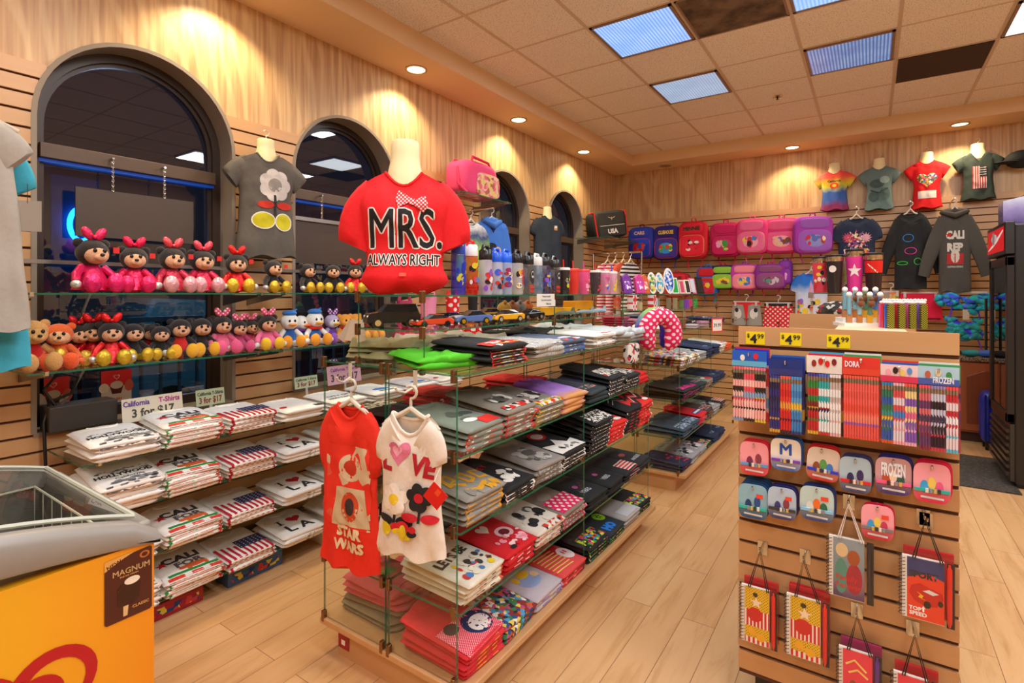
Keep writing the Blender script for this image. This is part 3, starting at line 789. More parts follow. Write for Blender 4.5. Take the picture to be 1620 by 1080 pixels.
def form(label, loc, rz=0, group=None, nr=.052, nh=.10, sw=.17, hook=True, body=None, rot=None, ny=.62):
    """half-torso display form: neck, shoulders, optional hook"""
    t = thing('display_form', label, 'mannequin', loc, rz, group, rot)
    q = MB(); q.lathe([(nr * 1.30, -.06), (nr * 1.22, -.02), (nr * 1.12, nh * .12), (nr * 1.0, nh * .35), (nr * .96, nh * .6), (nr * .96, nh * .86), (nr * .90, nh * .96), (nr * .72, nh)], n=24, sy=ny)
    q.build('neck', CREAM, t)
    q = MB(); q.ell((0, 0, -.055), (sw * .86, .042, .045), 20, 10, e=.8)
    if body: q.ell((0, 0, -body * .5), (sw * .62, .05, body * .48), 18, 10, e=.8)
    q.build('torso', CREAM, t)
    if hook:
        MB().tube([(0, 0, nh - .01), (0, 0, nh + .02)] + [(.016 * math.sin(a), 0, nh + .036 - .016 * math.cos(a)) for a in [R(x) for x in range(0, 250, 30)]], .0032, 6).build('hook', shiny('#d8cfc0', .3, .6), t)
    return t
def card(name, label, cat, loc, rz, w, h, shapes, base, group=None, th=.002, rot=None, parent=None):
    """flat card or sign, upright, front facing -y"""
    t = thing(name, label, cat, loc, rz, group, rot) if parent is None else parent
    MB().box(-w / 2, 0, 0, w / 2, th, h).build('card', base, t, smooth=False)
    if shapes: prints('print', shapes, lambda x, y, l_: (x, -l_ - .0004, y), t)
    return t

# ================================================================== SHELVES ON THE STREET-SIDE WALL
def wall_shelf(y0, y1, xf, z, label, xb=XF, name='glass_shelf', brk=2, lip=None):
    t = thing(name, label, 'shelf', (0, 0, 0), group=None)
    MB().box(xb + .006, y0, z - .008, xf, y1, z).build('glass_panel', GLASS, t, smooth=False)
    q = MB(); q.box(xf, y0, z - .008, xf + .0012, y1, z); q.box(xb + .006, y0 - .0012, z - .008, xf, y0, z); q.box(xb + .006, y1, z - .008, xf, y1 + .0012, z); q.build('glass_edge', GEDGE, t, smooth=False)
    for k in range(brk):
        y = y0 + .06 + (y1 - y0 - .12) * k / max(1, brk - 1)
        q = MB(); q.prism([(xb, z - .012), (xf - .03, z - .012), (xf - .03, z - .022), (xb, z - .075)], lambda a, b: (a, y - .0025, b), lambda a, b: (a, y + .0025, b)); q.build('bracket', STEEL, t, smooth=False)
        MB().box(xf - .035, y - .006, z - .014, xf + .004, y + .006, z + .003).build('shelf_clip', CHROME, t, smooth=False)
    return t
ZA, ZB = 1.500, 1.181
wall_shelf(.60, 1.66, -2.70, ZA, 'upper glass toy shelf on the slatwall across the big arched window')
wall_shelf(1.68, 2.95, -2.70, ZA, 'upper glass toy shelf on the slatwall behind the red shirt')
wall_shelf(.655, 1.66, -2.735, ZB, 'lower glass toy shelf on the slatwall across the big arched window')
wall_shelf(1.68, 2.95, -2.735, ZB, 'lower glass toy shelf on the slatwall past the grey shirt')
ZT = [.788, .560, .325, .098]
SHN = ['top', 'second', 'third', 'bottom']
for k, z in enumerate(ZT):
    wall_shelf(.813, 2.02, -2.678, z, '%s glass shelf of white souvenir shirts, the section by the freezer' % SHN[k], brk=3)
    wall_shelf(2.04, 3.24, -2.678, z, '%s glass shelf of white souvenir shirts, the section behind the glass rack' % SHN[k], brk=3)
# metal standard strip at window level
tag(MB().box(XF, -.2, 1.632, XF + .006, 4.9, 1.650).build('metal_strip', STEEL, smooth=False), 'thin silver metal strip running across the slatwall and arched windows', 'strip')

# ------------------------------------------------------------------ plush toys (plain teddy-style animals)
def plush(label, x, y, z, rz, h, fur, face, top, shoe, bow=None, hand='#e8e6ea', skirt=False, ears='round', foilshoe=False, nose='#141214', group=None, lean=0, belly=None, beak=None, hat=None, scarf=None, head2=None, earc=None, tagc=None, name='plush_bear'):
    """seated plush of height h: body, head, muzzle, ears, arms with paws, legs with shoes, bow"""
    t = thing(name, label, 'soft toy', (x, y, z), rz, group, (0, R(lean), rz)); s = h / .250
    F, FC = fuzz(fur), fuzz(face)
    T = foil(top) if foilshoe and skirt else fuzz(top); S = foil(shoe) if foilshoe else fuzz(shoe)
    q = MB(); q.ell((0, .01 * s, .062 * s), (.046 * s, .040 * s, .066 * s), 16, 10)
    if skirt: q.lathe([(.070 * s, .012 * s), (.052 * s, .055 * s), (.036 * s, .085 * s)], (0, 0, 0), 18)
    q.build('body', T, t)
    hz = .165 * s
    MB().ell((0, 0, hz), (.058 * s, .052 * s, .054 * s), 18, 12).build('head', fuzz(head2) if head2 else F, t)
    q = MB(); q.ell((0, -.030 * s, hz - .012 * s), (.044 * s, .032 * s, .036 * s), 16, 10); q.build('face', FC, t)
    if beak: 
        MB().ell((0, -.066 * s, hz - .018 * s), (.026 * s, .030 * s, .009 * s), 12, 8).build('beak', fuzz(beak), t)
    else:
        MB().ell((0, -.060 * s, hz - .022 * s), (.022 * s, .016 * s, .015 * s), 12, 8).build('muzzle', FC, t)
        MB().ell((0, -.076 * s, hz - .012 * s), (.009 * s, .007 * s, .007 * s), 10, 6).build('nose', shiny(nose, .3), t)
    for k in (-1, 1):
        MB().ell((k * .017 * s, -.0575 * s, hz + .006 * s), (.0075 * s, .005 * s, .0095 * s), 8, 6).build('eye', shiny('#120f10', .2), t)
        if ears == 'round':
            MB().ell((k * .047 * s, .006 * s, hz + .038 * s), (.020 * s, .014 * s, .019 * s), 14, 8).build('ear', fuzz(earc) if earc else F, t)
        elif ears == 'long':
            MB().ell((k * .032 * s, .008 * s, hz + .075 * s), (.014 * s, .010 * s, .040 * s), 12, 8).build('ear', fuzz(earc) if earc else F, t)
        q = MB(); q.tube([(k * .035 * s, 0, .105 * s), (k * .064 * s, -.018 * s, .075 * s), (k * .078 * s, -.045 * s, .045 * s)], [.017 * s, .016 * s, .014 * s], 10); q.build('arm', F if not skirt else T, t)
        q = MB(); q.ell((k * .083 * s, -.058 * s, .034 * s), (.017 * s, .024 * s, .017 * s), 10, 8); q.build('paw', foil(hand) if foilshoe else fuzz(hand), t)
        q = MB(); q.tube([(k * .026 * s, -.015 * s, .024 * s), (k * .038 * s, -.055 * s, .022 * s), (k * .042 * s, -.078 * s, .024 * s)], [.020 * s, .017 * s, .017 * s], 10); q.build('leg', F if not foilshoe else S, t)
        q = MB(); q.ell((k * .042 * s, -.092 * s, .040 * s), (.033 * s, .024 * s, .041 * s), 14, 10); q.build('shoe', S, t)
    if belly: MB().ell((0, -.020 * s, .062 * s), (.030 * s, .024 * s, .042 * s), 12, 8).build('belly_patch', foil(belly), t)
    if bow:
        BW = foil(bow) if foilshoe else dots(bow, '#f6d6d0', 60, 'xz', .3); q = MB(); z0 = hz + .058 * s
        for k in (-1, 1):
            q.ell((k * .024 * s, -.014 * s, z0 + .018 * s), (.018 * s, .011 * s, .030 * s), 12, 8, M=Matrix.Rotation(R(k * 32), 3, 'Y'))
        q.ell((0, -.02 * s, z0 + .004 * s), (.010 * s, .010 * s, .010 * s), 8, 6); q.build('bow', BW, t)
    if hat: MB().ell((0, .0, hz + .055 * s), (.046 * s, .046 * s, .020 * s), 16, 8).tube([(.02 * s, 0, hz + .06 * s), (.05 * s, .01 * s, hz + .08 * s)], [.012 * s, .004 * s], 8).build('cap', fuzz(hat), t)
    if scarf: MB().tube([(.040 * s * math.cos(a), .036 * s * math.sin(a), .114 * s) for a in [2 * PI * i / 16 for i in range(16)]], .012 * s, 8, loop=True).build('scarf', fuzz(scarf), t)
    if tagc: MB().box(.055 * s, -.045 * s, hz, .078 * s, -.043 * s, hz + .024 * s).build('paper_tag', shiny(tagc, .4), t, smooth=False)
    return t
F1 = R(90)  # facing the aisle
K, SKIN = '#221a19', '#e0a882'
GT = 'plush toys on the upper glass shelf'
def px_y(px, X): return onX(px, X)[0]
up = [  # px, height, colours
 (146, .270, K, SKIN, '#ec1e63', '#f0246c', '#f52a5e', True, 'dark plush with tall hot pink bow, pink dress and silver paws, first on upper shelf'),
 (212, .245, K, SKIN, '#ea1a55', '#ee2264', '#ee1c4c', True, 'dark plush in hot pink dress with flat pink bow, second on upper shelf'),
 (272, .255, K, SKIN, '#d93a55', '#f1a6ab', '#ea4a52', True, 'dark plush with sparkling red bow and pale pink shoes, third on upper shelf'),
 (320, .250, K, SKIN, '#dd2c52', '#f0a3aa', '#e84a58', True, 'dark plush with sparkling red bow and rose shoes, beside the dark window jamb'),
 (374, .240, K, SKIN, '#dc1b1d', '#d9b02c', '#e8211f', True, 'dark plush in red dress with red bow and gold shoes, under the grey shirt sleeve'),
 (432, .215, K, SKIN, '#161416', '#d9b02c', None, True, 'dark plush with gold shoes sitting under the hem of the grey shirt'),
 (486, .205, K, SKIN, '#161416', '#d7ae2c', None, True, 'dark plush with gold shoes, between window jamb and slatwall, facing out'),
 (527, .205, K, SKIN, '#1a1718', '#d6b030', None, True, 'dark plush in profile with gold shoes and silver paws beside the red shirt'),
 (562, .215, K, SKIN, '#d81e1e', '#d6b030', '#df201e', True, 'dark plush with small red bow leaning against the red shirt'),
 (590, .225, K, '#efc8a8', '#d81e1e', '#edb765', '#df201e', False, 'dark plush in red dotted dress, last before the red shirt')]
for i, (px, h, a, b, c, d, bw_, fo, lab) in enumerate(up):
    y = px_y(px, -2.86)
    plush(lab, -2.86, y, ZA, F1 + R([-8, 12, 0, 6, 14, 2, -4, 30, 35, 25][i]) * -1, h, a, b, c, d, bow=bw_, skirt=bw_ is not None, foilshoe=fo, group=GT, tagc='#d8231f' if i < 6 else None)
GL = 'plush toys on the lower glass shelf'
lo = [
 (51, -2.86, .235, '#d9a05c', '#e0aa68', '#c9161a', '#d9a05c', None, '#d9a05c', {'earc': '#d9a05c'}, 'honey-tan plush bear in red top, first on the lower shelf'),
 (93, -2.86, .215, '#e8662a', '#f0b888', '#e8662a', '#ea5a24', None, '#e8662a', {'belly': '#e9b53a'}, 'orange plush with shiny yellow belly beside the tan bear'),
 (122, -2.92, .205, K, SKIN, '#d8182a', '#cfa63a', '#e01f2a', '#d8d6da', {'skirt': True, 'foilshoe': True}, 'dark plush with red bow half hidden behind the orange one'),
 (147, -2.90, .215, K, SKIN, '#d51a20', '#cba43a', '#e0201f', '#dcdade', {'skirt': True, 'foilshoe': True}, 'dark plush turned sideways with red dotted bow and red dress'),
 (176, -2.83, .215, K, SKIN, '#d51a20', '#d2b02e', '#e0201f', '#dcdade', {'skirt': True, 'foilshoe': True}, 'dark plush slumped forward in red dotted dress with gold shoes'),
 (210, -2.86, .200, K, SKIN, '#161416', '#d0ad2e', None, '#dcdade', {'foilshoe': True}, 'dark plush with heart-shaped paper tag and gold shoes, lower shelf'),
 (236, -2.93, .190, K, SKIN, '#d51a20', '#caa62e', None, '#dcdade', {'foilshoe': True}, 'small dark plush set back behind the tagged one'),
 (254, -2.86, .180, K, SKIN, '#161416', '#cfab2c', None, '#dcdade', {'foilshoe': True}, 'small dark plush with gold shoes before the larger red-trousered one'),
 (285, -2.86, .215, K, SKIN, '#d3221f', '#e8ab1e', None, '#e9e6e2', {}, 'dark plush in red trousers with yellow shoes, lower shelf'),
 (318, -2.86, .215, K, SKIN, '#1c191a', '#e9ac20', None, '#e9e6e2', {}, 'dark plush with white gloves and big yellow shoes, lower shelf'),
 (350, -2.86, .225, K, SKIN, '#e2648c', '#ea5c8c', '#e0447a', '#e2648c', {'skirt': True}, 'dark plush in rose pink dress with pink bow, lower shelf'),
 (377, -2.85, .195, K, SKIN, '#b8386c', '#dd4f84', '#dd3f74', '#e9e6e2', {'skirt': True}, 'small dark plush in plum dress wrapped in clear film'),
 (396, -2.92, .190, K, SKIN, '#e0527c', '#e9ac20', '#e84a80', '#e9e6e2', {'skirt': True}, 'small dark plush behind, with magenta bow'),
 (423, -2.84, .220, K, SKIN, '#e86a9a', '#edbd20', '#ea4a82', '#e9e6e2', {'skirt': True}, 'dark plush in pink dress with bright yellow shoes and blue tag'),
 (458, -2.86, .225, '#f0ede6', '#f4f0e8', '#1a62b4', '#ee9c20', None, '#f0ede6', {'beak': '#ef9a22', 'hat': '#1c74cc', 'ears': None}, 'white plush duck in blue top and blue cap, beside the slatwall'),
 (476, -2.90, .205, '#f0ede6', '#f4f0e8', '#1a62b4', '#ee9c20', None, '#f0ede6', {'beak': '#ee6e1c', 'ears': None, 'scarf': '#6f2f9a'}, 'white plush duck with orange beak and purple scarf'),
 (498, -2.85, .230, '#f0ede6', '#f4f0e8', '#1966bb', '#ee9c20', None, '#f0ede6', {'beak': '#ecb024', 'hat': '#1c74cc', 'ears': None, 'scarf': '#d8201f'}, 'white plush duck with red bow and blue cap in dark window'),
 (525, -2.88, .205, '#b7a8cf', '#f0ede6', '#6a3c9c', '#8a50b0', '#7a3fa8', '#f0ede6', {'beak': '#ecb024', 'ears': None}, 'small grey and violet plush duck with purple bow'),
 (546, -2.86, .205, '#e79a2c', '#efa83c', '#c8221c', '#eba23c', None, '#e79a2c', {'scarf': '#c8221c'}, 'golden plush bear with red scarf behind the rack edge'),
 (562, -2.84, .205, '#e79a2c', '#efa83c', '#e79a2c', '#eba23c', None, '#e79a2c', {'scarf': '#c8221c'}, 'golden plush bear with red scarf, middle of three bears'),
 (586, -2.86, .200, '#e2922a', '#efa83c', '#e2922a', '#eba23c', None, '#e79a2c', {'scarf': '#c8221c'}, 'golden plush bear with red scarf seen through the rack glass')]
for i, (px, X, h, a, b, c, d, bw_, hd, kw, lab) in enumerate(lo):
    rdx = random.Random(i); kw = dict(kw); kw.setdefault('nose', '#141214')
    nm = 'plush_duck' if 'beak' in kw else 'plush_bear'
    plush(lab, X, px_y(px, X), ZB, F1 + R(rdx.uniform(-18, 10)), h, a, b, c, d, bow=bw_, hand=hd, group=GL, name=nm, **kw)

# ------------------------------------------------------------------ window boards, chains, boxes, posters, signs
def yz(px, py, X): y, d = onX(px, X); return y, zz(py, d)
def hung_board(y0, y1, z0, z1, label, zc):
    t = thing('hanging_board', label, 'board', (-3.17, 0, 0)); MB().box(-.006, y0, z0, .006, y1, z1).build('panel', shiny('#4a3b31', .4), t, smooth=False)
    for k in (.28, .72):
        y = y0 + (y1 - y0) * k; q = MB(); n = 14; pts = z1 - .01; st = (zc - z1) / n
        for i in range(n):
            zc_ = z1 + st * (i + .5); a = i % 2
            q.tube([(.012 + (.005 * math.cos(w) if a else 0), y + (0 if a else .005 * math.cos(w)), zc_ + st * .7 * math.sin(w)) for w in [2 * PI * j / 8 for j in range(8)]], .0016, 5, loop=True)
        q.build('chain', CHROME, t)
        MB().tube([(-.02, y, zc), (.02, y, zc)], .006, 8).build('screw', CHROME, t)
hung_board(.935, 1.47, 1.775, 2.012, 'dark brown board hung on two chains in the big arched window', 2.175)
hung_board(2.10, 2.86, 1.70, 1.985, 'dark board hung in the second arched window behind the red shirt', 2.175)
tag(MB().box(-3.20, 2.08, 1.985, -3.15, 2.90, 2.01).build('light_bar', STEEL, smooth=False), 'thin silver bar above the dark board in the second window', 'bar')
t = thing('electrical_box', 'dark grey cable box standing on the big window sill', 'box', (0, 0, 0))
MB().box(-3.16, .80, SILL, -3.03, 1.06, .985).build('housing', shiny('#3a3532', .5), t, smooth=False, bev=.004)
q = MB()
q.tube([(-3.09, .84, .98), (-3.10, .80, 1.06), (-3.12, .86, 1.13), (-3.11, .93, 1.10), (-3.10, .90, 1.03), (-3.10, .82, 1.0), (-3.06, .79, .92), (-3.06, .80, .6), (-3.05, .80, .2)], .007, 8)
tag(q.build('power_cable', BLACK), 'looping black cable running from the window box down the slatwall', 'cable')
tag(MB().tube([(-3.15, 1.02, 1.6), (-3.16, .96, 1.4), (-3.15, 1.0, 1.2), (-3.12, .90, 1.02), (-3.10, .86, .98)], .006, 8).build('power_cable', shiny('#77716a', .5)), 'grey cable hanging down inside the big arched window', 'cable')
def poster(px0, px1, py0, py1, label):
    X = -3.245; y0, z1 = yz(px0, py0, X); y1, _ = yz(px1, py0, X); _, z0 = yz(px0, py1, X); w, h = y1 - y0, z1 - z0
    RD, CRM = shiny('#d6121c', .4), shiny('#cfc3b4', .5)
    sh = [('r', -w / 2, 0, w / 2, h * .52, CRM)] + [('p', heart(0, h * .80, h * .09), shiny('#d9a79a', .5)), ('p', heart(0, h * .80, h * .06), RD)]
    sh += [('p', [(-.02, h * .28), (.02, h * .28), (.03, h * .52), (-.03, h * .52)], shiny('#5a1210', .3)), ('e', 0, h * .55, .028, .02, CRM), ('e', -.055, h * .48, .022, .025, shiny('#e5d3c0', .5)), ('e', .055, h * .50, .02, .03, shiny('#c85a4a', .5)),
           ('t', 'PUSH', .0, h * .12, h * .08, RD)]
    card('ice_cream_poster', label, 'poster', (X, (y0 + y1) / 2, z0), F1, w, h, sh, RD)
poster(57, 110, 600, 660, 'red and cream ice cream poster on the window behind the cables')
poster(160, 208, 588, 640, 'red and cream ice cream poster reading PUSH, beside the cable box')
def sign_leg(t, z0):
    MB().box(-.008, .002, ZT[0] - z0 + .001, .008, .004, .01).build('holder', CLEARP, t, smooth=False); return t
def wsign(px0, px1, py0, py1, lines, X, label, base='#e8e0cf', tilt=0):
    y0, z1 = yz(px0, py0, X); y1, _ = yz(px1, py0, X); _, z0 = yz((px0 + px1) / 2, py1, X); _, zt = yz((px0 + px1) / 2, py0, X); w, h = y1 - y0, zt - z0
    sh = []
    for (s, cx, cyf, chf, c, mw) in lines: sh.append(('t', s, cx * w, cyf * h, chf * h, shiny(c, .6), mw * w, .03))
    lg = None
    return sign_leg(card('price_sign', label, 'sign', (X, (y0 + y1) / 2, z0), F1, w, h, sh, shiny(base, .45), rot=(R(-8), 0, F1)), z0)
wsign(194, 290, 626, 662, [('California', -.27, .78, .22, '#5a2f9a', .42), ('T-Shirts', .27, .78, .22, '#b02a90', .36), ('3 for $17', 0, .36, .34, '#4a4540', .70)], -2.985, 'curved white sign reading California T-Shirts 3 for $17 behind the first stacks')
wsign(311, 356, 615, 640, [('California T-Shirts', 0, .74, .20, '#3a3a36', .9), ('3 for $17', 0, .34, .36, '#8a2a2a', .8)], -3.0, 'small pale green 3 for $17 sign behind the flag shirts', '#b9c9a8')
wsign(467, 503, 595, 613, [('California T-Shirts', 0, .74, .20, '#3a3a36', .9), ('3 for $17', 0, .34, .36, '#8a2a2a', .8)], -3.0, 'small pale green 3 for $17 sign beside the rack post', '#b9c9a8')
wsign(519, 572, 577, 606, [('California T-Shirts', 0, .78, .17, '#8a3a9a', .9), ('3 for $17', 0, .36, .36, '#3a3036', .8)], -3.0, 'pink and lilac 3 for $17 sign seen through the rack glass', '#d9a8bc')

# ------------------------------------------------------------------ folded souvenir shirts
K_ = fab('#2a2728'); RD_ = fab('#c8161f'); OR_ = fab('#d8622c'); GN_ = fab('#1f8a35'); GY_ = fab('#7d7876'); WH_ = fab('#efe9df'); NV_ = fab('#26305f'); SLT = fab('#6d7076')
OFFW = '#f7f3ec'
hw_ = [('t', 'HOLLYWOOD', 0, .125, .030, K_, .215, .04), ('t', 'California', .01, .085, .020, fab('#4d4a4c'), .15)] + blobs(-.11, .135, .11, .175, ['#8a8684', '#55524f', '#b9b4ae'], 26, (.004, .012), 3, .5) + \
      blobs(-.11, .015, .12, .065, ['#6d6d72', '#8d8c8f', '#3a3a3c'], 16, (.008, .028), 4, .5) + [('r', -.10, -.018, .12, .008, multi(['#5c5c60', OFFW, '#8a888a', OFFW], 60, key='eh2'))]
ca_ = [('t', 'CALI', 0, .185, .055, fab('#3d3836'), .20, .05), ('t', 'FOR', .02, .12, .045, fab('#5d5856'), .14, .05), ('p', star(-.085, .165, .030), RD_),
       ('e', .03, .082, .055, .020, OR_), ('e', -.025, .082, .016, .013, OR_), ('e', .075, .066, .010, .014, OR_), ('e', .0, .062, .010, .014, OR_), ('r', -.10, .035, .12, .055, GN_), ('r', -.11, .004, .125, .026, fab('#d83a22')), ('r', -.04, .004, -.01, .026, WH_), ('r', .04, .004, .07, .026, WH_)] + \
      [('r', -.11, -.020, .12, -.002, multi(['#d8622c', '#1f8a35', '#c8161f', '#efe8dc', '#7d7876'], 70))]
fl_ = []
for i in range(9): fl_.append(('r', -.125 + .028 * i, -.026, -.125 + .028 * i + .014, .165 - .012 * i * (i < 4), fab('#b8142a')))
fl_ += [('r', -.02, .085, .125, .175, NV_)] + [('p', star(-.01 + .022 * a, .097 + .019 * b, .006), WH_) for a in range(7) for b in range(4)]
la_ = [('t', 'I', -.060, .175, .055, K_, None, .03), ('r', -.078, .147, -.042, .152, K_), ('r', -.078, .198, -.042, .203, K_), ('p', heart(.03, .180, .042), RD_), ('t', 'L A', .01, .080, .075, K_, .17, .03)]
eh = [('r', -.10, -.018, .12, .008, multi(['#4c4b50', OFFW, '#8a888a', OFFW, '#c8c2ba'], 60, key='eh'))]
ec = [('r', -.12, -.020, .124, .014, multi(['#d8622c', '#1f8a35', '#c8161f', '#efe8dc', '#6d6866', '#efe8dc'], 60))]
ef = [('r', -.125 + .028 * i, -.026, -.125 + .028 * i + .014, .014, fab('#b8142a')) for i in range(9)]
el = [('r', -.03, -.012, .06, .0, multi(['#2a2728', OFFW, OFFW, OFFW], 60, key='el'))]
design('hollywood', OFFW, hw_, 'white shirt with grey HOLLYWOOD print', edge=eh)
design('cali', OFFW, ca_, 'white shirt with CALI bear-orange print', edge=ec)
design('flag', OFFW, fl_, 'white shirt with US flag print', edge=ef)
design('ila', OFFW, la_, 'white shirt reading I heart LA', edge=el)
design('heartw', OFFW, [('e', -.09, .10, .022, .018, RD_), ('r', .06, .01, .12, .05, K_)], 'plain white shirt with small red heart')
design('city', OFFW, [('t', 'CITY OF', 0, .14, .03, K_, .18), ('t', 'HOLLYWOOD', 0, .08, .028, K_, .2)], 'white shirt with black HOLLYWOOD arc', edge=el)
design('bluep', '#ecebe9', [('e', 0, .10, .07, .03, fab('#3d7fc4')), ('r', -.06, .03, .08, .055, GY_)], 'white shirt with blue and grey print')
YS = [.965, 1.235, 1.525, 1.83, 2.14, 2.46, 2.80, 3.09]
rows = [['hollywood', 'cali', 'flag', 'heartw', 'city', 'bluep', 'bluep', 'heartw'],
        ['hollywood', 'cali', 'flag', 'ila', 'city', 'ila'],
        ['hollywood', 'cali', 'flag', 'ila', 'city'],
        ['hollywood', 'cali', 'flag', 'ila', 'city']]
cnt = [[5, 6, 5, 4, 4, 4, 3, 3], [7, 6, 5, 4, 4, 3, 3], [5, 5, 4, 4, 3, 2], [6, 5, 4, 3, 3]]
NTH = ['first', 'second', 'third', 'fourth', 'fifth', 'sixth', 'seventh', 'eighth']
for r_ in range(4):
    for c_, kd in enumerate(rows[r_]):
        stack(kd, -2.645, YS[c_], ZT[r_], F1, cnt[r_][c_], 'in %s stack from freezer, %s wall shelf' % (NTH[c_], SHN[r_]), 'folded shirts on the %s wall shelf' % SHN[r_], .012, .0045, 1.0, .7 if r_ == 0 else 1.5)
# boxes under the bottom shelf
for (y, L_, h, c1, lab) in ((1.42, .30, .075, '#3c5f8a', 'printed blue toy box lying under the bottom wall shelf'), (1.98, .26, .085, '#e2dcd0', 'white box lying under the bottom wall shelf'), (1.06, .24, .07, '#a01f2c', 'dark red box lying under the bottom wall shelf by the freezer')):
    t = thing('cardboard_box', lab, 'box', (-2.80, y, 0)); MB().box(-.10, 0, 0, .10, L_, h).build('carton', shiny(c1, .4), t, smooth=False, bev=.002); MB().box(-.1005, .02, h * .25, .1012, L_ - .02, h * .75).build('printed_band', multi([c1, '#d8c23a', '#24407a', '#c43a2a'], 40), t, smooth=False)

# ------------------------------------------------------------------ dark grey shirt on a hooked form, between the first two windows
GRY = fab('#5d574f')
FORMP = ((0, .155), (.10, .175), (.35, .145), (.6, .150), (1, .168))
gs = [('e', .03 + .040 * math.cos(a), -.20 + .045 * math.sin(a), .030, .032, fab('#c9c0ba')) for a in [2 * PI * i / 7 for i in range(7)]] + [('e', .03, -.20, .030, .032, fab('#8f8780')), ('r', .022, -.34, .034, -.245, fab('#2b2724')), ('e', -.012, -.292, .036, .017, fab('#c5301f')), ('e', .072, -.292, .036, .017, fab('#c5301f')),
      ('e', -.022, -.365, .050, .040, fab('#e6e0d6')), ('e', .065, -.368, .040, .042, fab('#e6e0d6')), ('e', -.022, -.365, .045, .035, fab('#c7bd16')), ('e', .065, -.368, .035, .037, fab('#c7bd16'))]
def big(sh, k, cx, cy):
    o = []
    for q in sh:
        q = list(q)
        if q[0] == 'e': q[1:5] = [cx + (q[1] - cx) * k, cy + (q[2] - cy) * k, q[3] * k, q[4] * k]
        elif q[0] == 'r': q[1:5] = [cx + (q[1] - cx) * k, cy + (q[2] - cy) * k, cx + (q[3] - cx) * k, cy + (q[4] - cy) * k]
        o.append(tuple(q))
    return o
gs = big(gs, 1.28, .02, -.27)
gy = px_y(424, -2.95)
gz = zz(246, onX(424, -2.95)[1])
garment('t_shirt', 'dark grey fitted shirt with yellow, red and grey flower print, on a form between windows', 'T-shirt', GRY, L=.60, prof=FORMP, depth=.15, th0=.95, neck=.062, nd=.05, sl=.10, sw=.07, sang=35, loc=(-2.97, gy, gz), rz=F1 + R(-16), shapes=gs, shoulder=.04, seed=3)
form('cream display form with hook wearing the dark grey shirt, between the first windows', (-2.97, gy, gz), F1 + R(-16), sw=.14)
# light grey and turquoise shirts at the picture's edge, hung out from the wall
ty, td = onX(-38, -2.62)
garment('t_shirt', 'pale heather grey long shirt hanging out from the slatwall over the freezer', 'T-shirt', fab('#a9a196'), L=.75, prof=((0, .14), (.12, .15), (.5, .175), (1, .20)), depth=.08, neck=.07, sl=.09, sw=.07, sang=40, loc=(-2.60, .435, 2.12), rz=R(60), shapes=None, seed=5)
garment('t_shirt', 'turquoise blue shirt hanging behind the pale grey one', 'T-shirt', fab('#3fa9c4'), L=.86, prof=((0, .15), (.12, .16), (.5, .185), (1, .215)), depth=.06, neck=.07, sl=.13, sw=.08, sang=55, loc=(-2.69, .445, 2.08), rz=R(60), seed=6)
hanger('clear hanger holding the pale grey shirt over the freezer', (-2.60, .435, 2.12), R(60))
hanger('clear hanger holding the turquoise shirt', (-2.69, .445, 2.08), R(60))
t = thing('swing_tag', 'grey paper swing tag hanging from the pale grey shirt sleeve', 'tag', (-2.50, .60, 1.72), R(55)); MB().box(-.04, 0, 0, .04, .0015, .11).build('card', shiny('#9a9084', .6), t, smooth=False); MB().tube([(.0, 0, .10), (.0, .0, .17)], .001, 4).build('cord', BLACK, t)
tag(MB().tube([(XF, .44, 2.165), (-2.5, .44, 2.165)], .006, 8).tube([(-2.5, .44, 2.165), (-2.49, .44, 2.19)], .006, 8).build('faceout_rail', CHROME), 'chrome rail sticking out of the slatwall with the grey shirt hung on it', 'rail')

# ------------------------------------------------------------------ ice cream freezer
FX0, FX1, FY0, FY1 = -2.57, -1.70, -.74, .70
t = thing('ice_cream_freezer', 'yellow ice cream chest freezer with grey rim and sliding glass lids', 'freezer', (0, 0, 0))
m, n, l, p = newmat('freezer_yellow'); v = coords(n, l); f = nz(n, l, v, 1.4, 2)
r = n.new('ShaderNodeValToRGB'); l.new(v, r.inputs[0])
sx = n.new('ShaderNodeSeparateXYZ'); l.new(v, sx.inputs[0]); mr = n.new('ShaderNodeMapRange'); mr.inputs[1].default_value = .15; mr.inputs[2].default_value = .72; l.new(sx.outputs['Y'], mr.inputs[0]); l.new(mr.outputs[0], r.inputs[0])
e = r.color_ramp.elements; e[0].color = lin('#e8b21a'); e[0].position = .2; e[1].color = lin('#e78c12'); e[1].position = 1
l.new(r.outputs[0], p.inputs['Base Color']); p.inputs['Roughness'].default_value = .42; FY = m
q = MB(); q.box(FX1 - .045, FY0, .03, FX1 - .012, FY1 - .012, .79); q.box(FX0 + .01, FY0, .03, FX0 + .04, FY1 - .012, .79); q.box(FX0 + .04, FY1 - .045, .03, FX1 - .045, FY1 - .012, .79); q.box(FX0 + .04, FY0, .03, FX1 - .045, FY0 + .03, .79); q.box(FX0 + .04, FY0 + .03, .03, FX1 - .045, FY1 - .045, .2); q.build('cabinet', FY, t, smooth=False)
GRIM = shiny('#8f8a84', .38)
cyf, half = (FY0 + FY1) / 2, (FY1 - FY0) / 2
def bow_z(y): return .115 * (1 - min(1, abs(y - cyf) / half) ** 2.2)
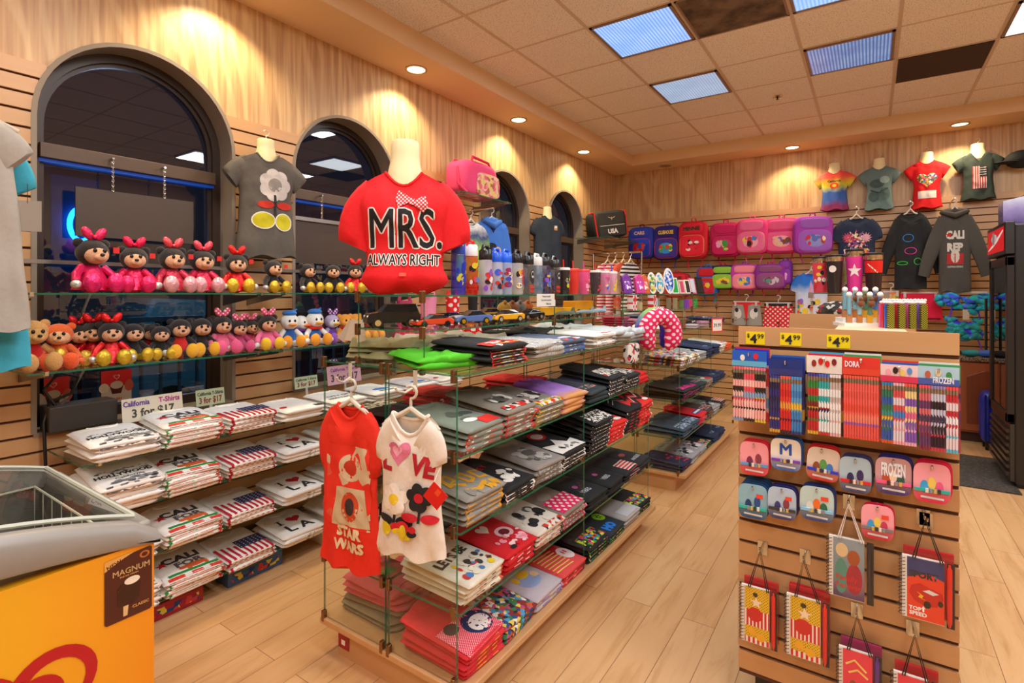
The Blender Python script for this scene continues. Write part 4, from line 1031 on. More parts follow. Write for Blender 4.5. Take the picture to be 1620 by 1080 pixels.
# rim: front and back rails plus end rails
def rail(xc, outer):
    rg = []
    for i in range(25):
        y = FY0 + (FY1 - FY0) * i / 24; zt = .833 + bow_z(y) - .022 * max(0, (abs(y - cyf) - half + .05) / .05) ** 2; zb = .779 + .48 * bow_z(y)
        s = 1 if outer > 0 else -1; x0, x1 = xc - s * .055, xc
        rg.append([(x0, y, zt - .03), (x0, y, zt - .002), (xc - s * .03, y, zt + .002), (xc - s * .010, y, zt - .006), (xc, y, zt - .030), (xc, y, zb + .010), (xc - s * .006, y, zb), (x0, y, zb)])
    return MB().rings(rg)
rail(FX1, 1).build('front_rail', GRIM, t, ang=50)
rail(FX0, -1).build('back_rail', GRIM, t, ang=50)
for yy, s in ((FY0, 1), (FY1, -1)):
    q = MB(); q.box(FX0 + .052, min(yy, yy + s * .045), .775, FX1 - .052, max(yy, yy + s * .045), .833); q.build('end_rail', GRIM, t, bev=.010)
for (y0, y1, zz_, lab) in ((FY0 + .04, .02, .832, 'near'), (-.04, FY1 - .045, .842, 'far')):
    lid = bpy.data.objects.new('sliding_lid', None); COL.objects.link(lid); lid.parent = t
    n_ = 12; q = MB(); q.grid(lambda u, v_: (FX0 + .05 + (FX1 - FX0 - .10) * u, y0 + (y1 - y0) * v_, zz_ + bow_z(y0 + (y1 - y0) * v_) - .004), 1, n_); q.build('glass', clear('lid_glass', (.93, .95, .92), 1.5), lid)
    q = MB()
    for xc in (FX0 + .06, FX1 - .06): q.tube([(xc, y0 + (y1 - y0) * i / n_, zz_ + bow_z(y0 + (y1 - y0) * i / n_)) for i in range(n_ + 1)], .006, 6)
    for yc in (y0, y1): q.tube([(FX0 + .06, yc, zz_ + bow_z(yc)), (FX1 - .06, yc, zz_ + bow_z(yc))], .007, 6)
    q.build('lid_frame', shiny('#bfc4b6', .4), lid)
q = MB(); q.box(FX0 + .05, FY0 + .05, .45, FX1 - .05, FY1 - .05, .46); q.box(FX0 + .045, FY0 + .05, .45, FX0 + .05, FY1 - .05, .83); q.box(FX1 - .05, FY0 + .05, .45, FX1 - .045, FY1 - .05, .83); q.box(FX0 + .045, FY1 - .05, .45, FX1 - .045, FY1 - .046, .80)
q.build('liner', shiny('#6f6a60', .6), t, smooth=False)
for k in range(4):
    q = MB(); y0 = FY0 + .07 + k * .33; y1 = y0 + .30; xa, xb = FX0 + .07, FX1 - .07
    for z_ in (.80, .62): q.tube([(xa, y0, z_), (xb, y0, z_), (xb, y1, z_), (xa, y1, z_)], .004, 6, loop=True)
    for i in range(9): q.tube([(xa + (xb - xa) * i / 8, y0, .80), (xa + (xb - xa) * i / 8, y0, .62), (xa + (xb - xa) * i / 8, y1, .62), (xa + (xb - xa) * i / 8, y1, .80)], .002, 4)
    q.build('wire_basket', shiny('#d3d3bd', .4), t)
rd = random.Random(4); IC = ['#7a2f2a', '#3c6f3a', '#e0d6c0', '#c24a2a', '#3a4a7a', '#5a3a2a']
for k in range(26):
    c = rd.choice(IC); o = MB().sbox((0, 0, 0), (.075, .17, .03), .5, 12, 8).build('ice_cream', foil(c)); o.location = (rd.uniform(FX0 + .13, FX1 - .13), rd.uniform(FY0 + .15, FY1 - .15), .49 + .035 * (k % 3)); o.rotation_euler = (0, R(rd.uniform(-10, 10)), R(rd.uniform(-30, 30)))
    tag(o, 'wrapped ice cream bar lying inside the freezer under the glass lid', 'ice cream', 'ice creams inside the freezer')
FR = lambda y, z, l_: (FX1 - .012 + .0012 + l_, y, z)
# heart swirl emblem on the yellow front (two nested red hearts of thick strokes)
def stroke(pts, ws):
    L_, R_ = [], []
    for i, (a, b) in enumerate(pts):
        a2, b2 = pts[min(i + 1, len(pts) - 1)]; a1, b1 = pts[max(i - 1, 0)]; dx, dy = a2 - a1, b2 - b1; d = math.hypot(dx, dy) + 1e-9; w = ws[i] if isinstance(ws, list) else ws
        L_.append((a - dy / d * w, b + dx / d * w)); R_.append((a + dy / d * w, b - dx / d * w))
    return L_ + R_[::-1]
RDF = shiny('#b5081a', .4); hc = (.385, .470)
def hp(k): return [(hc[0] + k * 16 * math.sin(a) ** 3, hc[1] + k * (13 * math.cos(a) - 5 * math.cos(2 * a) - 2 * math.cos(3 * a) - math.cos(4 * a))) for a in [R(-176 + 352 * i / 60) for i in range(61)]]
P1, P2 = hp(.0097), hp(.0055)
prints('emblem', [('p', stroke(P1, [.003 + .014 * abs(math.sin(PI * i / 60)) for i in range(61)]), RDF), ('p', stroke(P2, [.003 + .010 * abs(math.sin(PI * i / 60)) for i in range(61)]), RDF)], FR, t)
s0, s1, sz0, sz1 = .475, .655, .47, .775
BR, GO = shiny('#4a1812', .3), shiny('#d9a45a', .4)
cs = (s0 + s1) / 2
stp = [('p', [(s0, sz0 + .008), (s0 + .008, sz0), (s1 - .008, sz0), (s1, sz0 + .008), (s1, sz1 - .008), (s1 - .008, sz1), (s0 + .04, sz1 - .01), (s0, sz1 - .055)], BR), ('p', [(s0, sz1 - .055), (s0 + .07, sz1 - .018), (s0 + .12, sz1), (s0 + .06, sz1 - .004), (s0, sz1 - .010)], GO),
       ('t', 'NEW', s0 + .035, sz1 - .032, .017, shiny('#3a1a0c', .5), .06, .02, 18), ('t', 'MAGNUM', cs + .01, sz1 - .080, .026, shiny('#c8a56a', .4), .14, .01), ('t', 'THE ICE CREAM', cs, sz1 - .103, .007, GO, .09),
       ('p', [(cs - .045, sz0 + .075), (cs - .03, sz0 + .062), (cs + .02, sz0 + .062), (cs + .038, sz0 + .085), (cs + .045, sz0 + .150), (cs + .03, sz0 + .178), (cs - .02, sz0 + .178), (cs - .045, sz0 + .15)], shiny('#351008', .25)),
       ('e', cs + .012, sz0 + .172, .030, .018, shiny('#e8dcc8', .5)), ('p', [(cs - .022, sz0 + .015), (cs - .006, sz0 + .015), (cs - .002, sz0 + .062), (cs - .022, sz0 + .062)], shiny('#d8b27a', .5)), ('t', 'CLASSIC', cs + .045, sz0 + .045, .013, GO, .065),
       ('e', s1 - .03, sz1 - .03, .02, .017, shiny('#b8642c', .3)), ('e', s1 - .03, sz1 - .03, .012, .010, BR)]
SC_ = .114 / .18; prints('advert_sticker', stp, lambda y, z, l_: FR(.568 + (y - s0) * SC_, .597 + (z - sz0) * SC_ * .93, l_), t)
MB().box(FX0 + .05, FY0 + .05, 0, FX1 - .06, FY1 - .06, .035).build('plinth', BLACK, t, smooth=False)

# ================================================================== GLASS DISPLAY RACKS
LV = [1.218, .939, .680, .403]; ZDECK, ZMID, ZTOP, ZBASE = 1.218, 1.361, 1.492, .140
def glass_rack(label, x0, x1, y0, y1, ym, up=True):
    t = thing('glass_display_rack', label, 'display rack', (0, 0, 0)); xm = (x0 + x1) / 2
    MB().box(x0, y0, ZBASE - .026, x1, y1, ZBASE).build('base_board', MAPLE, t, smooth=False, bev=.004)
    MB().box(x0 + .085, y0 + .03, 0, x1 - .085, y1 - .03, ZBASE - .026).build('plinth', MAPLEX, t, smooth=False)
    xi0, xi1 = x0 + .012, x1 - .045
    def pane(ax, ay, az, bx, by, bz, nm='glass_panel'):
        MB().box(ax, ay, az, bx, by, bz).build(nm, GLASS, t, smooth=False)
    ed = MB()
    for y in (y0 + .014, ym, y1 - .02):
        for (a, b) in ((xi0, xm - .008), (xm + .008, xi1)):
            pane(a, y, ZBASE, b, y + .006, ZDECK - .008)
            for x in (a, b - .0015): ed.box(x - .0006, y - .0006, ZBASE, x + .0016, y + .0066, ZDECK - .008)
    for z in LV:
        lo, hi = (x0 + .02, x1 - .02)
        for (ya, yb) in ((y0 + .004, ym - .002), (ym + .008, y1 - .006)):
            spans = ((lo, hi),) if z == ZDECK else ((lo, xm - .003), (xm + .003, hi))
            for (a, b) in spans:
                pane(a, ya, z - .007, b, yb, z, 'glass_shelf')
                ed.box(b, ya, z - .007, b + .0012, yb, z); ed.box(a - .0012, ya, z - .007, a, yb, z); ed.box(a, ya - .0012, z - .007, b, ya, z)
    if up:
        u0, u1 = xm - .183, xm + .183
        for y in (y0 + .03, ym, y1 - .03):
            for x in (u0 + .004, u1 - .004): pane(x - .003, y, ZDECK, x + .003, y + .10, ZTOP - .007); ed.box(x - .0032, y - .001, ZDECK, x + .0032, y, ZTOP - .007)
        for z in (ZMID, ZTOP):
            for (ya, yb) in ((y0 + .02, ym - .002), (ym + .006, y1 - .015)):
                pane(u0, ya, z - .007, u1, yb, z, 'glass_shelf'); ed.box(u1, ya, z - .007, u1 + .0012, yb, z); ed.box(u0, ya - .0012, z - .007, u1, ya, z); ed.box(u0 - .0012, ya, z - .007, u0, yb, z)
    ed.build('glass_edge', GEDGE, t, smooth=False)
    BZ = shiny('#8a6a4c', .25, .9)
    def clip(x, y, z): MB().box(x - .009, y - .011, z - .030, x + .009, y + .008, z + .016).build('shelf_clip', BZ, t, smooth=False, bev=.003)
    for z in LV + [ZBASE + .014]:
        for x in (xi0 + .008, xm - .018, xm + .018, xi1 - .008): clip(x, y0 + .010, z)
        clip(xi1 - .006, ym, z); clip(xi1 - .006, y1 - .016, z)
    if up:
        for z in (ZTOP, ZMID, ZDECK + .012):
            for x in (u0 + .006, u1 - .006): clip(x, y0 + .024, z)
            clip(u1 - .006, ym, z); clip(u1 - .006, y1 - .03, z)
    return t
RX0, RX1, RY0, RY1, RYM = -1.92, -1.137, 1.393, 3.325, 2.385
glass_rack('stepped glass display rack on a maple base, loaded with folded shirts, beside the aisle', RX0, RX1, RY0, RY1, RYM)
SX0, SX1, SY0, SY1, SYM = -1.92, -1.14, 3.98, 5.90, 4.94
glass_rack('second glass display rack further back, with toys and plates on top', SX0, SX1, SY0, SY1, SYM)

# shirt designs -------------------------------------------------------------
def F(*cols): return [fab(c) for c in cols]
def face_band(cols, sc=55, key=''): return [('r', -.115, -.020, .118, .010, multi(cols, sc, key=key))]
def bigprint(cols, seed, n=26, x=.105, y0=.02, y1=.20, r=(.012, .034)): return blobs(-x, y0, x, y1, cols, n, r, seed, .8)
W1 = '#ece6dc'
design('greyred', '#8a8276', bigprint(['#e8e2d8', '#1f1c1d', '#e8e2d8', '#5a554e'], 1, 14, .08, .08, .2) + [('r', -.10, .01, .11, .05, multi(['#d8281e', '#e8e2d8', '#d8281e', '#2a2627'], 40))], 'grey shirt with red and white print', edge=face_band(['#d8281e', '#e8e2d8', '#8a8276', '#2a2627'], 40, 'a'))
design('greyyel', '#857e77', bigprint(['#e8e2d8', '#2a2627', '#d8d2c8'], 2, 14, .08, .06, .18) + [('r', -.10, .0, .11, .045, multi(['#d8c81e', '#e8e2d8', '#d8281e', '#857e77'], 50))], 'grey shirt with yellow and red print', edge=face_band(['#d8c81e', '#e8e2d8', '#857e77', '#d8281e'], 50, 'b'))
design('purple', '#8a3f9c', None, 'purple and orange galaxy shirt', mats=dye(['#d99a5a', '#b48ad8', '#a06ac8', '#5a2a78', '#9a3aa0'], 12, 'gal', axis=1, lo=0, hi=.33))
design('greengrey', '#7f8478', bigprint(['#4a4d46', '#5a5d56'], 3, 8, .09, .08, .2) + [('r', .0, .01, .11, .07, fab('#d8281e')), ('e', -.02, .07, .04, .02, fab(W1))], 'green-grey shirt with red corner', edge=face_band(['#d8281e', '#7f8478', '#e8e2d8', '#7f8478'], 30, 'c'))
design('blackwhite', '#1c1d20', [('r', -.09, .03, .10, .14, multi(['#e8e2d8', '#1c1d20', '#e8e2d8', '#b8b2a8'], 60))] + [('e', -.09, .05, .012, .012, fab('#d8281e'))], 'black shirt with white block print', edge=face_band(['#e8e2d8', '#1c1d20', '#1c1d20'], 60, 'd'))
design('darkteal', '#2a363c', [('r', -.08, .05, .09, .10, multi(['#8aa0a4', '#2a363c', '#d85a3a', '#2a363c'], 90))], 'dark teal shirt with faint print')
design('redplain', '#d3161c', [('t', 'Fabulous', 0, .12, .02, BLACKF, .1)], 'bright red shirt')
ymca = [('p', stroke([(-.10, .10), (-.09, .17), (-.05, .18), (-.05, .13), (-.09, .12), (-.04, .08)], .011), fab('#e0a020')), ('p', stroke([(-.01, .09), (-.02, .15), (.02, .16), (.03, .10), (-.005, .085)], .010), fab('#e0a020')), ('p', stroke([(.10, .14), (.06, .15), (.055, .09), (.10, .085)], .010), fab('#e0a020')), ('p', stroke([(-.08, .05), (-.02, .03), (.04, .055), (.10, .03)], .012), fab('#e0a020'))] + blobs(-.11, .0, .11, .06, ['#e0a020', '#8c877f'], 14, (.008, .02), 9, 1.4)
design('greygold', '#8f8b84', ymca, 'grey shirt with golden lettering', edge=face_band(['#e0a020', '#8f8b84', '#8f8b84'], 35, 'e'))
design('blackkey', '#18191c', [('t', 'K E Y', -.01, .205, .028, fab('#d81a22'), .15, .03, 8)] + bigprint([W1, '#18191c', W1], 6, 16, .10, .03, .16), 'black shirt with red letters, white print', edge=face_band([W1, '#18191c', '#c8a890', '#d81a22'], 40, 'f'))
design('greysketch', '#8d8781', bigprint(['#5a5754', '#b4afa9', '#6a6764'], 7, 20, .10, .02, .2), 'grey shirt with pencil-grey sketch', edge=face_band(['#5a5754', '#d4cfc9', '#8d8781'], 60, 'g'))
design('bwheart', '#1b1a1c', [('p', [(-.13, .01), (.125, .01), (.125, .10), (.05, .08), (0, .15), (-.05, .09), (-.13, .12)], WHITEF), ('e', -.02, .215, .06, .045, fab('#c81a22')), ('e', -.02, .215, .042, .030, WHITEF)] + bigprint(['#2a2627', '#8a8684'], 12, 8, .09, .02, .07, (.006, .02)), 'black and white shirt with red ring', edge=face_band([W1, '#8a8684', '#2a2627'], 40, 'h'))
design('bwscript', '#18181b', [('r', -.11, .01, .11, .10, multi([W1, '#18181b', W1, '#18181b'], 95))], 'black shirt with dense white script', edge=[('r', -.12, -.022, .122, .010, multi([W1, '#18181b', '#cdb9a8', '#18181b'], 95, key='ed'))])
design('redblack', '#d8221c', [('p', stroke([(-.12, .02), (-.05, .09), (.02, .06), (.12, .13)], .016), BLACKF), ('p', stroke([(-.12, .10), (-.03, .16), (.05, .12), (.12, .20)], .012), BLACKF), ('p', stroke([(-.12, .055), (-.05, .12), (.02, .09), (.12, .165)], .004), WHITEF), ('e', .05, .04, .04, .016, WHITEF)], 'red shirt with black and white swashes', edge=face_band(['#d8221c', '#d8221c', W1, '#18181b'], 45, 'i'))
design('blackbow', '#151517', [('p', [(-.02, .03), (.05, .06), (.11, .02), (.11, .12), (.05, .08), (-.02, .12)], fab('#e0302a'))] + [('p', stroke([(-.12, .1 + .03 * k), (-.04, .14 + .03 * k), (.04, .10 + .03 * k)], .0022), WHITEF) for k in range(4)], 'black shirt with red bow and lines', edge=face_band(['#151517', '#e0302a', '#151517', W1], 40, 'j'))
design('letsbe', '#ded6c4', [('t', "LET'S BE", -.02, .165, .042, fab('#3a362c'), .19, .05, 4)] + bigprint(['#c8301e', '#e8c81e', '#ded6c4', '#3a362c', '#4a7ab8', '#ded6c4'], 15, 26, .11, .015, .13, (.008, .022)), "cream shirt reading LET'S BE", edge=face_band(['#ded6c4', '#3a362c', '#d85a2a', '#ded6c4', '#b89a3a'], 45, 'k'))
design('redpink', '#c8101c', [('p', heart(-.03, .19, .035), fab('#e8d2c8')), ('e', .03, .12, .05, .038, fab('#e8b4b8')), ('e', .03, .12, .03, .022, fab('#6a1018')), ('p', heart(.06, .05, .035), fab('#f0a8b8'))] + bigprint(['#1c1416', '#f0c8c8', '#c8101c', '#e88a98'], 17, 16, .11, .01, .11, (.008, .02)), 'red shirt with pink and white hearts', edge=face_band(['#c8101c', '#f0c8c8', '#1c1416', '#c8101c'], 45, 'l'))
design('whiteblk', '#d8cec0', bigprint(['#1c1a1b', '#d8cec0', '#5a5652', '#d8cec0', '#1c1a1b'], 19, 22, .10, .03, .2) + [('r', -.05, .0, .11, .03, multi(['#c8301e', '#d8cec0', '#1c1a1b'], 50))], 'beige shirt with black ink print', edge=face_band(['#c8301e', '#d8cec0', '#1c1a1b', '#d8cec0'], 50, 'm'))
design('pinkdot', '#857a6e', [('r', -.11, .01, .12, .13, dots('#e01a5c', '#f0dcd2', 30, 'xy', .3)), ('e', -.03, .16, .05, .03, fab('#9c9184'))], 'taupe shirt with pink dotted band', edge=[('r', -.12, -.022, .122, .010, dots('#e01a5c', '#f0dcd2', 40, 'xz', .3))])
design('darkvibes', '#1d2022', [('t', 'VIBES', -.02, .07, .028, fab('#aeb4bc'), .10, .03), ('e', -.03, .13, .02, .016, fab('#b85a9a'))], 'black shirt reading VIBES')
design('darkwords', '#202326', [('t', 'ANGELES', 0, .06, .024, fab('#b8bcc0'), .15), ('e', -.03, .14, .035, .02, fab('#9c4a4c'))], 'charcoal shirt with grey words')
design('darkflag', '#23262a', [('r', -.05, .0, .11, .11, stripes('#c8302c', '#dcd6ce', 45, 'xy', 1, .55)), ], 'charcoal shirt with red flag stripes', edge=[('r', -.05, -.02, .11, .008, stripes('#c8302c', '#dcd6ce', 60, 'xz', 0))])
design('rednavy', '#d62a34', [('r', -.12, .0, .125, .155, dots('#d8304a', '#f0b8c0', 130, 'xy', .3)), ('e', .055, .085, .075, .060, fab('#1d2c58')), ('e', .06, .075, .055, .040, fab('#ece4e2')), ('e', -.055, .13, .035, .028, fab('#3a2a2c'))], 'red shirt with navy and white print', edge=face_band(['#d8304a', '#e8b02a', '#8a8c2a', '#3a4a7a'], 40, 'n'))
design('allover', '#6a6a60', None, 'colourful all-over print shirt', mats=multi(['#2a4a7a', '#c85a2a', '#3a7a4a', '#e0c85a', '#8a2a2a', '#4a9ac8', '#e8e2d8', '#2a2627', '#b84a7a'], 55, key='ao'))
design('lavender', '#b9b0b8', [('e', .0, .11, .07, .050, fab('#8fa3cf')), ('e', -.055, .15, .020, .022, fab('#dcae22')), ('e', .01, .155, .040, .026, fab('#dcae22')), ('e', .06, .12, .022, .022, fab('#e2b98f'))], 'lavender shirt with yellow and blue print', edge=face_band(['#b9b0b8', '#8a4ac8', '#e8c820', '#1c1a1b'], 30, 'o'))
design('redpaint', '#e04a4a', [('e', .03, .17, .055, .045, fab('#c81030')), ('e', .075, .10, .045, .050, fab('#f0dcdc')), ('e', .065, .11, .006, .016, fab('#c81030')), ('e', .085, .11, .006, .016, fab('#c81030'))] + [('p', stroke([(-.12, .04 + .022 * k), (.03, .03 + .022 * k)], .0035), fab('#e8c860')) for k in range(8)], 'coral shirt with circles and yellow hatching', edge=face_band(['#c81030', '#18191c', '#f0b8a8', '#18191c'], 30, 'p'))
NEON = ['#3aa83a', '#d8e02a', '#e8502a', '#1c1d20', '#e03a9a', '#1c1d20', '#2a8ae0']
design('neon', '#1d2024', [('r', -.11, .01, .11, .10, multi(NEON, 60, key='n1'))], 'black shirt with neon letters', edge=face_band(NEON, 60, 'q'))
design('neonstar', '#262f36', [('t', 'HO', -.02, .05, .05, fab('#1f7ae0'), .12, .08), ('e', .05, .14, .045, .04, fab('#8ac81e')), ('p', star(.05, .14, .028), BLACKF)], 'slate shirt with neon star, blue letters', edge=face_band(NEON, 50, 'r'))
design('greywhite', '#a9a5a4', [('r', -.08, .0, .11, .09, fab('#c4c4c8'))], 'pale grey shirt with silver print')
design('limeblack', '#1c1e20', [('p', [(-.12, .015), (.12, .015), (.12, .075), (.02, .11), (-.12, .085)], fab('#d8382c'))] + blobs(-.11, .0, .12, .075, ['#e8e2d8', '#e0c83a', '#1c1e20', '#d8382c'], 22, (.008, .022), 31, .7), 'black shirt with red and yellow print', edge=face_band(['#d8382c', '#e8e2d8', '#e0c83a', '#1c1e20'], 40, 's'))
design('lime', '#4fb81c', [], 'lime green shirt', cr=.012)
design('pinstripe', '#a8a8a4', [('r', -.11, .0, .12, .04, multi(['#e8e2d8', '#3a6ab8', '#c8c4be', '#55585c'], 40))], 'black and white pinstriped shirt', mats=stripes('#e4e2dc', '#4e5052', 130, 'xy', 0), cr=.012)
design('slateblue', '#55627a', [('e', .02, .07, .06, .02, fab('#c8d0d8'))] + blobs(-.10, .0, .12, .05, ['#2a6ac8', '#e8e2d8', '#d8504a'], 14, (.008, .024), 33, .5), 'slate blue shirt with pale print', edge=face_band(['#2a6ac8', '#e8e2d8', '#55627a'], 40, 't'))
design('palegrey', '#b9c0c2', [], 'pale blue-grey shirt', cr=.020)
design('blackcr', '#1b1c1e', [], 'crumpled black shirt', cr=.020)
design('whiteshirt', '#e9e6df', [('r', -.05, .0, .12, .05, multi(['#e9e6df', '#1c1d20', '#d8302a', '#e9e6df'], 40))], 'white shirt with black and red dots', edge=face_band(['#e9e6df', '#1c1d20', '#e9e6df', '#d8302a'], 30, 'u'))
design('olive', '#8f8a66', [], 'crumpled olive shirt', cr=.022)
design('stone', '#a39c8c', [], 'stone grey ribbed shirt', cr=.022)
design('rose', '#d9606a', [('e', -.02, .15, .04, .03, fab('#5f9a4a'))], 'rose pink shirt')
design('olivefig', '#8a7f62', blobs(-.12, .0, .12, .3, ['#5a5244', '#c8a03a', '#a89878', '#6a6248'], 30, (.012, .03), 40), 'olive patterned shirt', edge=face_band(['#8a7f62', '#5a5244', '#c8a03a'], 40, 'v'))
design('pinkdark', '#1f2326', [('r', -.10, .02, .11, .08, multi(['#e02a8a', '#1f2326', '#e02a8a', '#1f2326', '#8a2a6a'], 60))], 'black shirt with hot pink letters', edge=face_band(['#e02a8a', '#1f2326', '#1f2326'], 60, 'w'))
design('navy', '#1c2c50', [('r', -.03, .04, .10, .07, multi(['#8a9ab8', '#1c2c50', '#1c2c50'], 80))], 'navy blue shirt')
design('bluewords', '#33475a', [('r', -.10, .02, .11, .10, multi(['#8aa4c8', '#33475a', '#c8d4e0', '#33475a'], 90))], 'steel blue shirt with pale words', edge=face_band(['#33475a', '#8aa4c8', '#33475a', '#6a5a9a'], 70, 'x'))
design('redblue', '#d8202e', [('r', -.10, .04, .11, .09, fab('#3a4a9a')), ('r', -.10, .055, .11, .075, WHITEF)], 'red shirt with blue band', edge=[('r', -.10, -.012, .08, .004, multi(['#3a4a9a', '#e8e2d8', '#d8202e'], 70))])
design('greypale2', '#9c9ca0', bigprint(['#1c1d20', '#d8d8d8', '#5a5c60'], 44, 18, .11, .02, .17), 'pale grey shirt with black figures', edge=face_band(['#9c9ca0', '#2a8a3a', '#1c1d20', '#d8d8d8'], 40, 'y'))
design('navyred', '#232a4e', bigprint(['#d83a3a', '#232a4e', '#c82a4a'], 46, 26, .11, .01, .2, (.008, .02)), 'navy shirt with red sea-life print', edge=face_band(['#232a4e', '#d83a3a', '#232a4e'], 30, 'z'))
design('multi2', '#8a8a88', None, 'multicoloured comic print shirt', mats=multi(['#e8e2d8', '#7a5aa8', '#3a7a5a', '#e0b04a', '#1c1d20', '#c84a4a', '#8ab0d0', '#e8e2d8'], 45, key='m2'))
design('orange', '#e8602a', [], 'bright orange shirt')
design('brownred', '#4a3a34', [('r', -.10, .02, .11, .09, multi(['#c8a890', '#4a3a34', '#b84a3a', '#5a4a9a'], 70))], 'brown shirt with busy print', edge=face_band(['#4a3a34', '#c8a890', '#b84a3a', '#4a3a34'], 60, 'A'))

RS = [1.547, 1.783, 2.018, 2.253, 2.522, 2.757, 2.985, 3.180]
XFR = -1.165
LN = {1.218: 'rack deck', .939: 'upper shelf', .680: 'middle shelf', .403: 'lower shelf', .140: 'rack base'}
plan = {
 .939: [('greengrey', 5), ('greyred', 6), ('greyyel', 5), ('purple', 5), ('darkteal', 4), ('blackwhite', 6), ('blackwhite', 5), None],
 .680: [('greygold', 6), ('blackkey', 4), ('greysketch', 5), ('bwheart', 5), ('bwscript', 9), ('redblack', 6), ('blackbow', 8), ('redblack', 8)],
 .403: [('letsbe', 5), ('redpink', 5), ('whiteblk', 5), ('pinkdot', 5), ('darkvibes', 3), ('darkvibes', 3), ('darkflag', 4), ('darkwords', 3)],
 .140: [('rednavy', 6), ('allover', 4), ('lavender', 4), ('redpaint', 4), ('neon', 5), ('neonstar', 3), ('greywhite', 3), ('neon', 3)]}
for z, L_ in plan.items():
    for i, it in enumerate(L_):
        if it: stack(it[0], XFR, RS[i], z, F1, it[1], 'in %s aisle stack, %s, first rack' % (NTH[i], LN[z]), 'shirts on the %s of the first rack' % LN[z], .006, .004, .915, 2.0)
deck = [('lime', -1.30, 1.50, 70, 2, 'by the rack corner'), ('limeblack', -1.17, 1.72, 90, 5, 'beside the lime one'), ('pinstripe', -1.17, 2.02, 90, 4, 'under the toy cars'), ('slateblue', -1.17, 2.26, 90, 3, 'before the glass divider'),
        ('whiteshirt', -1.19, 2.66, 90, 3, 'beyond the glass divider'), ('palegrey', -1.19, 2.93, 84, 4, 'near the deck end'), ('palegrey', -1.21, 3.16, 80, 2, 'at the deck end'),
        ('olive', -1.88, 1.60, -75, 4, 'under paper tags at the rack corner'), ('stone', -1.86, 1.90, -90, 4, 'on the window side of the deck'), ('stone', -1.47, 2.02, 90, 3, 'under the blue toy car'), ('stone', -1.52, 1.62, 20, 2, 'under the black car'), ('blackcr', -1.50, 2.66, 90, 3, 'in the dark pile under the toy buses'), ('palegrey', -1.47, 2.98, 90, 3, 'in the back pile near the deck end'), ('blackwhite', -1.86, 2.6, -90, 3, 'on the window side past the divider')]
for (k, x, y, a, n_, w) in deck: stack(k, x, y, ZDECK, R(a), n_, w, 'shirts lying on top of the first rack', .014, .004, 1.0, .6)
for (k, x, y, z, n_, w) in (('olivefig', -1.885, 1.60, .140, 3, 'under the rose shirts on the rack base'), ('rose', -1.885, 1.60, .140 + .075, 4, 'in the window-side pile on the rack base'), ('rose', -1.885, 1.90, .140, 5, 'second window-side pile, rack base'),
                            ('blackwhite', -1.885, 1.62, .939, 4, 'window-side pile behind the hanging shirts'), ('redplain', -1.885, 1.95, .939, 5, 'window-side pile, upper rack shelf'), ('redplain', -1.885, 2.60, .939, 4, 'window-side pile past the divider'), ('darkteal', -1.885, 1.75, .403, 3, 'window-side pile, lower rack shelf')):
    stack(k, x, y, z, -F1, n_, w, 'shirts on the window side of the first rack', .008, .003, .915, .8)
S2 = [4.135, 4.37, 4.60, 4.815, 5.08, 5.32, 5.56]; XF2 = -1.168
plan2 = {1.218: [None, None, None, None, None, ('navy', 2), None],
 .939: [('multi2', 4), ('multi2', 4), ('greypale2', 4), ('navy', 5), ('navy', 5), ('whiteshirt', 5), ('orange', 4)],
 .680: [('pinkdark', 5), ('pinkdark', 4), ('darkteal', 4), ('greengrey', 4), ('navy', 4), ('navy', 4), None],
 .403: [('bluewords', 4), ('bluewords', 4), ('redblue', 5), ('brownred', 5), ('greypale2', 3), ('darkflag', 3), None],
 .140: [('navyred', 3), ('greypale2', 3), ('greypale2', 3), ('neon', 2), ('navy', 4), ('navy', 3), None]}
for z, L_ in plan2.items():
    for i, it in enumerate(L_):
        if it: stack(it[0], XF2, S2[i], z, F1, it[1], 'in %s stack, %s, second rack' % (NTH[i], LN[z]), 'shirts on the %s of the second rack' % LN[z], .008, .004, .90, 1.8)

# ================================================================== THE RED SHIRT ON ITS FORM
REDC = fab('#e0101a')
OUT = fab('#efe6dd'); BLKT = fab('#191314')
mrs = [('t', 'MRS.', .010, -.222, .150, OUT, .275, .034), ('t', 'MRS.', .010, -.222, .150, BLKT, .275, .008),
       ('t', 'ALWAYS RIGHT', .0, -.345, .042, OUT, .282, .070), ('t', 'ALWAYS RIGHT', .0, -.345, .042, BLKT, .282, .012),
       ('p', [(.04, -.115), (-.016, -.070), (-.030, -.105), (-.018, -.145)], dots('#c8202a', '#efe6dd', 90, 'xz', .32)), ('p', [(.03, -.125), (.085, -.095), (.098, -.135), (.080, -.165)], dots('#c8202a', '#efe6dd', 90, 'xz', .32)), ('e', .035, -.120, .014, .014, dots('#c8202a', '#efe6dd', 90, 'xz', .32)), ('r', -.012, -.410, .014, -.397, fab('#e0563a'))]
mx, my = -1.560, 1.535
garment('t_shirt', 'bright red MRS. ALWAYS RIGHT shirt on a form atop the first rack', 'T-shirt', REDC, L=.470, prof=((0, .165), (.14, .190), (.45, .165), (.75, .150), (.9, .175), (1, .145)), depth=.21, th0=1.0, dprof=((0, .125), (.3, .21), (.6, .16), (.9, .22), (1, .16)),
        neck=.072, nd=.055, sl=.185, sw=.088, sang=60, loc=(mx, my, 1.974), rz=R(40), shapes=mrs, shoulder=.045, seed=2, hemwave=.012, printstep=.01, printdl=.0011)
form('cream neck and shoulder form wearing the red MRS. shirt', (mx, my, 1.974), R(40), nr=.060, nh=.140, sw=.16, hook=False, body=.40, ny=.80)

